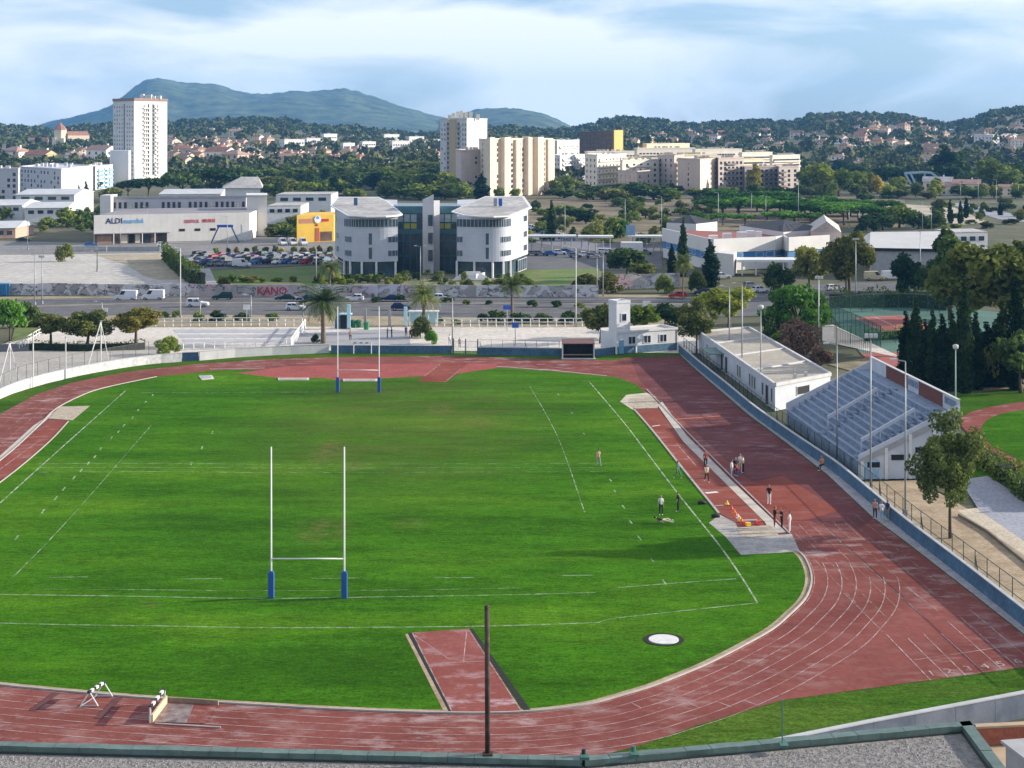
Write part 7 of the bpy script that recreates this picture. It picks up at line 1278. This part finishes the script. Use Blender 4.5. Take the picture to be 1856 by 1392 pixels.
# ---------------------------------------------------------------- people
def skinned(joints, edges, name):
    me = bpy.data.meshes.new(name); me.from_pydata([j[0] for j in joints], edges, []); o = bpy.data.objects.new(name, me); COL.objects.link(o); o.modifiers.new('Skin', 'SKIN'); 
    for i, j in enumerate(joints): sv_ = me.skin_vertices[0].data[i]; sv_.radius = (j[1], j[2] if len(j) > 2 else j[1]); sv_.use_root = (i == 0)
    sb = o.modifiers.new('Sub', 'SUBSURF'); sb.levels = 1; bpy.context.view_layer.update(); m2 = bpy.data.meshes.new_from_object(o.evaluated_get(bpy.context.evaluated_depsgraph_get())); COL.objects.unlink(o); bpy.data.objects.remove(o); return m2
def pose_mesh(pose):
    """one continuous body; faces are dressed afterwards by the nearest bone. Faces +X."""
    hip = .93; J = {}; p = pose
    pel = Vector((0, 0, p.get('hip', hip))); up = Vector((math.sin(p.get('lean', 0)), 0, math.cos(p.get('lean', 0)))); J['pel'] = pel; J['chest'] = pel + up * .30; J['neck'] = pel + up * .52; J['head'] = pel + up * .62 + Vector((.02, 0, 0)); J['top'] = pel + up * .80 + Vector((.03, 0, 0))
    for s_, k in ((1, 'l'), (-1, 'r')):
        th, kn = p['leg' + k]; ah = Vector((0, s_ * .09, -.04)); J['hip' + k] = pel + ah; d1 = Vector((math.sin(th), s_ * p.get('spread', .05), -math.cos(th))).normalized(); J['knee' + k] = J['hip' + k] + d1 * .43; d2 = Vector((math.sin(th - kn), s_ * .02, -math.cos(th - kn))).normalized(); J['ank' + k] = J['knee' + k] + d2 * .41; fd = Vector((.17, 0, -.03)) if d2.z < -.4 else Vector((.03, 0, .17)); J['toe' + k] = J['ank' + k] + fd
        J['sh' + k] = J['neck'] + Vector((0, s_ * .17, -.05)); sw, el, out = p['arm' + k]; d1 = Vector((math.sin(sw), s_ * out, -math.cos(sw))).normalized(); J['elb' + k] = J['sh' + k] + d1 * .28; d2 = Vector((math.sin(sw + el), s_ * out * .3, -math.cos(sw + el))).normalized(); J['wri' + k] = J['elb' + k] + d2 * .25; J['hand' + k] = J['wri' + k] + d2 * .07
    if p.get('lie'):
        M_ = Matrix.Rotation(-R(90) * p['lie'], 4, 'Y'); J = {k: M_ @ (v - pel) for k, v in J.items()}; mn = min(v.z for v in J.values()); J = {k: v + Vector((0, 0, .10 - mn)) for k, v in J.items()}
    else: mn = min(J['ankl'].z, J['ankr'].z, J['toel'].z - .0, J['toer'].z, J['pel'].z - .12); J = {k: v + Vector((0, 0, .04 - mn)) for k, v in J.items()}
    rad = {'pel': (.15, .11), 'chest': (.17, .11), 'neck': (.055, .055), 'head': (.085, .095), 'top': (.07, .08)}
    for k in 'lr': rad.update({'hip' + k: (.09, .09), 'knee' + k: (.06, .06), 'ank' + k: (.042, .042), 'toe' + k: (.04, .03), 'sh' + k: (.065, .065), 'elb' + k: (.045, .045), 'wri' + k: (.03, .03), 'hand' + k: (.035, .02)})
    ks = list(J); E = [('pel', 'chest'), ('chest', 'neck'), ('neck', 'head'), ('head', 'top')]
    for k in 'lr': E += [('pel', 'hip' + k), ('hip' + k, 'knee' + k), ('knee' + k, 'ank' + k), ('ank' + k, 'toe' + k), ('chest', 'sh' + k), ('sh' + k, 'elb' + k), ('elb' + k, 'wri' + k), ('wri' + k, 'hand' + k)]
    me = skinned([(tuple(J[k]), *rad[k]) for k in ks], [(ks.index(a), ks.index(b)) for a, b in E], 'person')
    dress = {('pel', 'chest'): 1, ('chest', 'neck'): 1, ('neck', 'head'): 0, ('head', 'top'): 3}
    for k in 'lr': dress.update({('pel', 'hip' + k): 2, ('hip' + k, 'knee' + k): 2, ('knee' + k, 'ank' + k): 2, ('ank' + k, 'toe' + k): 4, ('chest', 'sh' + k): 1, ('sh' + k, 'elb' + k): 1, ('elb' + k, 'wri' + k): 0, ('wri' + k, 'hand' + k): 0})
    idx = []
    for f in me.polygons:
        c = f.center; best = None
        for (a, b), m_ in dress.items():
            A_, B2 = J[a], J[b]; ab = B2 - A_; u = max(0, min(1, (c - A_).dot(ab) / max(1e-6, ab.length_squared))); d_ = (c - (A_ + ab * u)).length - .5 * (rad[a][0] * (1 - u) + rad[b][0] * u)
            if best is None or d_ < best[0]: best = (d_, m_)
        m_ = best[1]
        if m_ == 3 and (c - J['head']).x > .03 and (c - J['top']).z < .0 and not p.get('lie'): m_ = 0
        idx.append(m_)
    bmn = bmesh.new(); bmn.from_mesh(me); lay = idx
    def bit(a, b, r0, r1, mi):
        t_ = MB().tube([a, b], [r0, r1], 5); vs_ = [bmn.verts.new(v) for v in t_.v]
        for q_ in t_.f:
            bmn.faces.new([vs_[i] for i in q_]); lay.append(mi)
    for k in 'lr':                                    # five unequal fingers and the face
        d_ = (J['hand' + k] - J['wri' + k]).normalized(); sd = d_.cross(Vector((0, 0, 1))); sd = sd.normalized() if sd.length > .2 else Vector((0, 1, 0)); fw = sd.cross(d_)
        for i, ln in enumerate((.062, .072, .066, .05)): s0 = J['hand' + k] + sd * (.024 - .016 * i) + d_ * .02; bit(s0, s0 + d_ * ln + fw * .015, .009, .006, 0)
        s0 = J['wri' + k] + sd * .03 + d_ * .03; bit(s0, s0 + sd * .03 + d_ * .045, .011, .007, 0)
    if not p.get('lie'):
        h0 = J['head'] + (J['top'] - J['head']) * .35; bit(h0 + Vector((.075, 0, -.01)), h0 + Vector((.115, 0, -.035)), .016, .012, 0)
        for s_ in (-1, 1): bit(h0 + Vector((.082, s_ * .032, .02)), h0 + Vector((.097, s_ * .032, .02)), .012, .01, 3); bit(h0 + Vector((0, s_ * .075, -.01)), h0 + Vector((0, s_ * .1, .0)), .025, .018, 0)
        bit(h0 + Vector((.075, -.02, -.055)), h0 + Vector((.075, .02, -.055)), .012, .012, 4)
    bmn.to_mesh(me); bmn.free(); me.materials.clear()
    for m_ in ('skin', 'top', 'legs', 'hair', 'shoe'): me.materials.append(WHITE)
    me.polygons.foreach_set('material_index', lay); me.polygons.foreach_set('use_smooth', [True] * len(me.polygons))
    me.update(); return me
POSES = {'stand': dict(legl=(.03, .03), legr=(-.03, .03), arml=(.05, .15, .12), armr=(-.05, .2, .12)), 'talk': dict(legl=(.05, .02), legr=(-.06, .05), arml=(.35, 1.5, .15), armr=(.1, .3, .15), lean=.04), 'walk': dict(legl=(.38, .12), legr=(-.30, .35), arml=(-.35, .35, .1), armr=(.4, .5, .1), lean=.06), 'run': dict(legl=(.75, .85), legr=(-.45, .9), arml=(-.6, 1.4, .12), armr=(.65, 1.5, .12), lean=.18), 'sit': dict(legl=(1.35, 1.0), legr=(1.25, 1.2), arml=(.5, .6, .15), armr=(.4, .7, .15), lean=.1), 'crouch': dict(legl=(1.55, 2.2), legr=(1.35, 2.1), arml=(.7, .6, .12), armr=(.8, .5, .12), lean=.5), 'lie': dict(legl=(.5, .8), legr=(.15, .2), arml=(-.5, .4, .4), armr=(-.4, .3, .4), lie=.82)}
PM = {k: pose_mesh(v) for k, v in POSES.items()}
CLO = {'black': (.015, .015, .018), 'white': (.66, .66, .66), 'red': (.42, .06, .05), 'navy': (.02, .04, .10), 'cream': (.60, .54, .40), 'green': (.05, .16, .13), 'orange': (.60, .24, .06), 'grey': (.25, .26, .28), 'maroon': (.16, .03, .03), 'pink': (.50, .26, .22), 'paleblue': (.35, .48, .58), 'blue': (.06, .14, .36)}
SKN = mat('skin', (.42, .25, .17), .6, .06, 3); HAIR = mat('dark_hair', (.03, .02, .015), .8, .2, 9)
def person(x, y, pose, top, leg, rz, label, hpx=None, shoe='white', fwd=0):
    g = G(x, y); r = bpy.data.objects.new('person', PM[pose]); COL.objects.link(r); r.location = g; r.location.z = .02; r.rotation_euler.z = rz; tag(r, label, 'person'); sc_ = 1.08 if hpx is None else (hpx * g.y / F) / 1.75; r.scale = (sc_,) * 3
    for i, m_ in enumerate((SKN, mat('cloth_' + top, CLO[top], .9, .1, 6), mat('cloth_' + leg, CLO[leg], .9, .1, 6), HAIR, mat('cloth_' + shoe, CLO[shoe], .9, .1, 6))): r.material_slots[i].link = 'OBJECT'; r.material_slots[i].material = m_
for a in ((1085, 845, 'walk', 'pink', 'grey', 1.9, 'lone player in a pinkish top near the middle of the pitch'), (1229, 868, 'walk', 'green', 'green', 2.4, 'person in green walking beside the runway kerb'), (1279, 849, 'stand', 'red', 'black', -1.7, 'person in a red top on the runway'), (1281, 874, 'walk', 'cream', 'black', -1.4, 'person in a cream top and black trousers on the runway'), (1326, 866, 'stand', 'white', 'paleblue', 0, 'person in white at the left of the group on the stone strip'), (1333, 862, 'stand', 'black', 'black', -1.2, 'person in black in the middle of the track group'), (1340, 865, 'crouch', 'red', 'blue', 2.6, 'person in red top and blue trousers in the track group'), (1342, 855, 'talk', 'white', 'cream', -2, 'person in white standing at the back of the track group'), (1347, 858, 'talk', 'cream', 'black', 3, 'person in a cream top at the right of the track group'), (1394, 914, 'stand', 'black', 'white', -1.8, 'person in dark top and white trousers alone on the red track'), (1404, 956, 'talk', 'black', 'maroon', .3, 'left of three standing by the sand pit, dark top and maroon trousers'), (1417, 959, 'talk', 'black', 'black', -2.8, 'middle of three standing by the sand pit, all in black'), (1431, 965, 'stand', 'white', 'white', 2.9, 'right of three standing by the sand pit, all in white'), (1198, 934, 'stand', 'white', 'black', -1.5, 'person in white top and black shorts standing over the one lying down'), (1229, 928, 'stand', 'black', 'black', 2.8, 'person in black standing on the touchline'), (1201, 949, 'lie', 'black', 'cream', .0, 'person in black lying on the grass'), (1491, 853, 'sit', 'orange', 'black', -2.4, 'person in orange sitting against the blue wall'), (1586, 941, 'stand', 'pink', 'black', -2.0, 'person in pinkish top by the blue wall, left of three'), (1598, 945, 'stand', 'white', 'paleblue', -2.2, 'person in pale clothes by the blue wall, middle of three'), (1609, 943, 'stand', 'navy', 'grey', -2.6, 'person in navy leaning at the blue wall, right of three'), (635, 618, 'stand', 'pink', 'black', -1.5, 'person in dark trousers walking on the path behind the far goal'), (702, 614, 'talk', 'black', 'navy', 0, 'dark clothed person, left of a pair on the path'), (710, 613, 'talk', 'black', 'black', 3.1, 'dark clothed person, right of a pair on the path'), (736, 610, 'stand', 'navy', 'black', -1, 'dark clothed person at the bus stop, left of two'), (744, 615, 'stand', 'black', 'black', -1.5, 'dark clothed person at the bus stop, right of two'), (815, 626, 'stand', 'white', 'grey', -1, 'person in white beside the gate'), (833, 632, 'walk', 'grey', 'black', -1.6, 'person walking through the stadium gate')):
    person(*a, hpx=None)
# ---------------------------------------------------------------- lane numbers painted on the track
for ch, x, y in (('1', 1690, 1220), ('2', 1721, 1216), ('3', 1756, 1211), ('4', 1786, 1207), ('5', 1815, 1203), ('6', 1846, 1198)):
    g = G(x, y); o = text(None, ch, Vector((g.x - .38, g.y - .5, .012)), (1, .06, 0), 1.3, LINE, .002, .0, 'lane_number', up=(-.06, 1, 0)); o['kind'] = 'structure'
# ---------------------------------------------------------------- foreground roof
ZR = 27.0; e0, e1, e2, e3 = Vector((-12.5, 23.45, 0)), Vector((.98, 22.58, 0)), Vector((6.8, 23.93, 0)), Vector((6.74, 14, 0))
r = thing('rooftop_building', 'building roof in the foreground with grey gravel and green metal edge', 'building', (0, 20, 0)); MB().prism([p.xy for p in (e0, e1, e2, e3, Vector((6.7, -12, 0)), Vector((-12.5, -12, 0)))], 0, ZR - .10, mtop=1).build('wall', [PALEC, mat('roof_gravel', (.15, .145, .14), .95, .3, 9, col2=(.26, .25, .24), bump=1.0, scale2=40)], r)
COPG = mat('coping_green', (.095, .145, .13), .45, .12, 1.2, scale2=5)
for a, b in ((e0, e1), (e1, e2), (e2, e3)):
    L = (b - a).length; k = max(2, int(L / .37)); dr = (b - a).normalized(); ins = Vector((dr.y, -dr.x, 0)) * .085
    for i in range(k): u, v = a.lerp(b, (i + .006) / k) + ins, a.lerp(b, (i + .994) / k) + ins; wallrun(MB(), [u, v], .17, ZR - .13, ZR + .003 * ((i * 7) % 3)).build('coping_plate', COPG, r)
    u, v = a + ins * 2.12, b + ins * 2.12; wallrun(MB(), [u, v], .03, ZR - .16, ZR - .075).build('shadow_line', mat('painted_shadow', (.03, .045, .042), .6, .1), r)  # dark strip paints the shadow line beneath the coping
rs = np.random.RandomState(5); n_ = 9000; XX = rs.uniform(-8.2, 6.45, n_); ed = np.where(XX < .98, 23.45 + (XX + 12.5) / 13.48 * (-.87), 22.58 + (XX - .98) / 5.82 * 1.35) - .3; YY = ed - rs.uniform(0, 1, n_) ** 1.2 * 1.9; sz = rs.uniform(.010, .024, n_)
base_ = np.array([(1, 0, 0), (0, 1, 0), (-1, 0, 0), (0, -1, 0), (0, 0, .8)], float); ang = rs.uniform(0, 6.28, n_); ca, sa = np.cos(ang), np.sin(ang); vx = np.empty((n_, 5, 3)); vx[:, :, 0] = XX[:, None] + sz[:, None] * (base_[:, 0] * ca[:, None] - base_[:, 1] * sa[:, None]); vx[:, :, 1] = YY[:, None] + sz[:, None] * (base_[:, 0] * sa[:, None] + base_[:, 1] * ca[:, None]); vx[:, :, 2] = ZR - .102 + sz[:, None] * base_[:, 2]; vx -= np.array([0, 20, 0])
fi = np.array([(0, 1, 4), (1, 2, 4), (2, 3, 4), (3, 0, 4)]); fc = (np.arange(n_)[:, None, None] * 5 + fi).reshape(-1, 3); me = bpy.data.meshes.new('gravel'); me.from_pydata(vx.reshape(-1, 3).tolist(), [], fc.tolist()); me.materials.append(mat('gravel_stones', (.12, .115, .11), .95, .3, 25, col2=(.32, .31, .295))); o = bpy.data.objects.new('gravel', me); COL.objects.link(o); o.parent = r; o['kind'] = 'stuff'
RUST = mat('rusty_pole', (.025, .018, .016), .9, .3, 3, col2=(.085, .06, .052), scale2=12)
def roofpt(x, y, z=ZR): return G(x, y, z)
g = roofpt(884, 1368); zt = ZY(1100, g.y); r = thing('rusty_pole', 'dark rusty pole standing on the green roof edge', 'pole', g); MB().tube([(g.x, g.y, ZR - .1), (g.x - .005, g.y, ZR + 1), (g.x - .012, g.y, zt)], [.037, .036, .034], 10).build('pole_shaft', RUST, r, True); MB().tube([(g.x - .012, g.y, zt), (g.x - .012, g.y, zt + .03)], [.045, .02], 10).build('cap', RUST, r); MB().box((g.x, g.y, ZR + .015), (.14, .14, .03)).build('base_plate', RUST, r)
for x, y, yt, lb in ((1058, 1371, 1358, 'small dark bracket on the roof edge left of the other'), (1148, 1366, 1352, 'small green bracket on the roof edge right of the pole'), (1418, 1350, 1268, 'thin grey green stay pole on the right roof edge')):
    g = roofpt(x, y); zt = ZY(yt, g.y); r = thing('roof_bracket' if yt > 1300 else 'stay_pole', lb, 'bracket' if yt > 1300 else 'pole', g); MB().tube([(g.x, g.y, ZR), (g.x, g.y, zt)], .03 if yt > 1300 else .010, 8).build('stem', GREENM if x != 1058 else BLK, r); MB().box((g.x + .01, g.y - .06, ZR + .02), (.12, .16, .04)).build('base_plate', GREENM, r)
# yard beyond the right end of the roof
structure('yard_paving', [Vector((x, y, 0)) for x, y in ((24, 95), (45, 98), (45, 84), (24, 84))], -.05, mat('tan_paving', (.40, .30, .20), .95, .12, .8))
r = thing('brick_wall', 'low red brick wall beyond the right end of the foreground roof', 'wall', (28, 91, 0)); wallrun(MB(), [Vector((25.5, 93.4, 0)), Vector((42, 95.4, 0))], .4, 0, 1.0).build('brickwork', mat('red_brick', (.30, .10, .06), .9, .25, 2.5, bump=.3), r); wallrun(MB(), [Vector((25.5, 93.4, 0)), Vector((42, 95.4, 0))], .5, 1.0, 1.12).build('coping', mat('tan_paving', (.4, .3, .2)), r)
r = thing('flat_shed', 'small grey shed roof in the bottom right corner', 'shed', (29.5, 87.5, 0)); MB().box((29.6, 87.6, 1.0), (4.6, 2.6, 2.0), .2).build('wall', GREYC, r); MB().box((29.6, 87.6, 2.08), (5.0, 3.0, .16), .2).build('roof', GREYC, r)
# ---------------------------------------------------------------- air
hzb = MB(); hzb.box((0, 4600, 165 - 1.2), (19400, 10400, 332)); hm = bpy.data.materials.new('haze_air'); hm.use_nodes = True; ht_ = hm.node_tree; ht_.nodes.clear(); pv = ht_.nodes.new('ShaderNodeVolumePrincipled'); pv.inputs['Color'].default_value = (.17, .50, 1.0, 1); pv.inputs['Density'].default_value = 0.00007; pv.inputs['Anisotropy'].default_value = 0.0
ou = ht_.nodes.new('ShaderNodeOutputMaterial'); ht_.links.new(pv.outputs[0], ou.inputs['Volume']); hzo = hzb.build('haze', hm); hzo['kind'] = 'stuff'
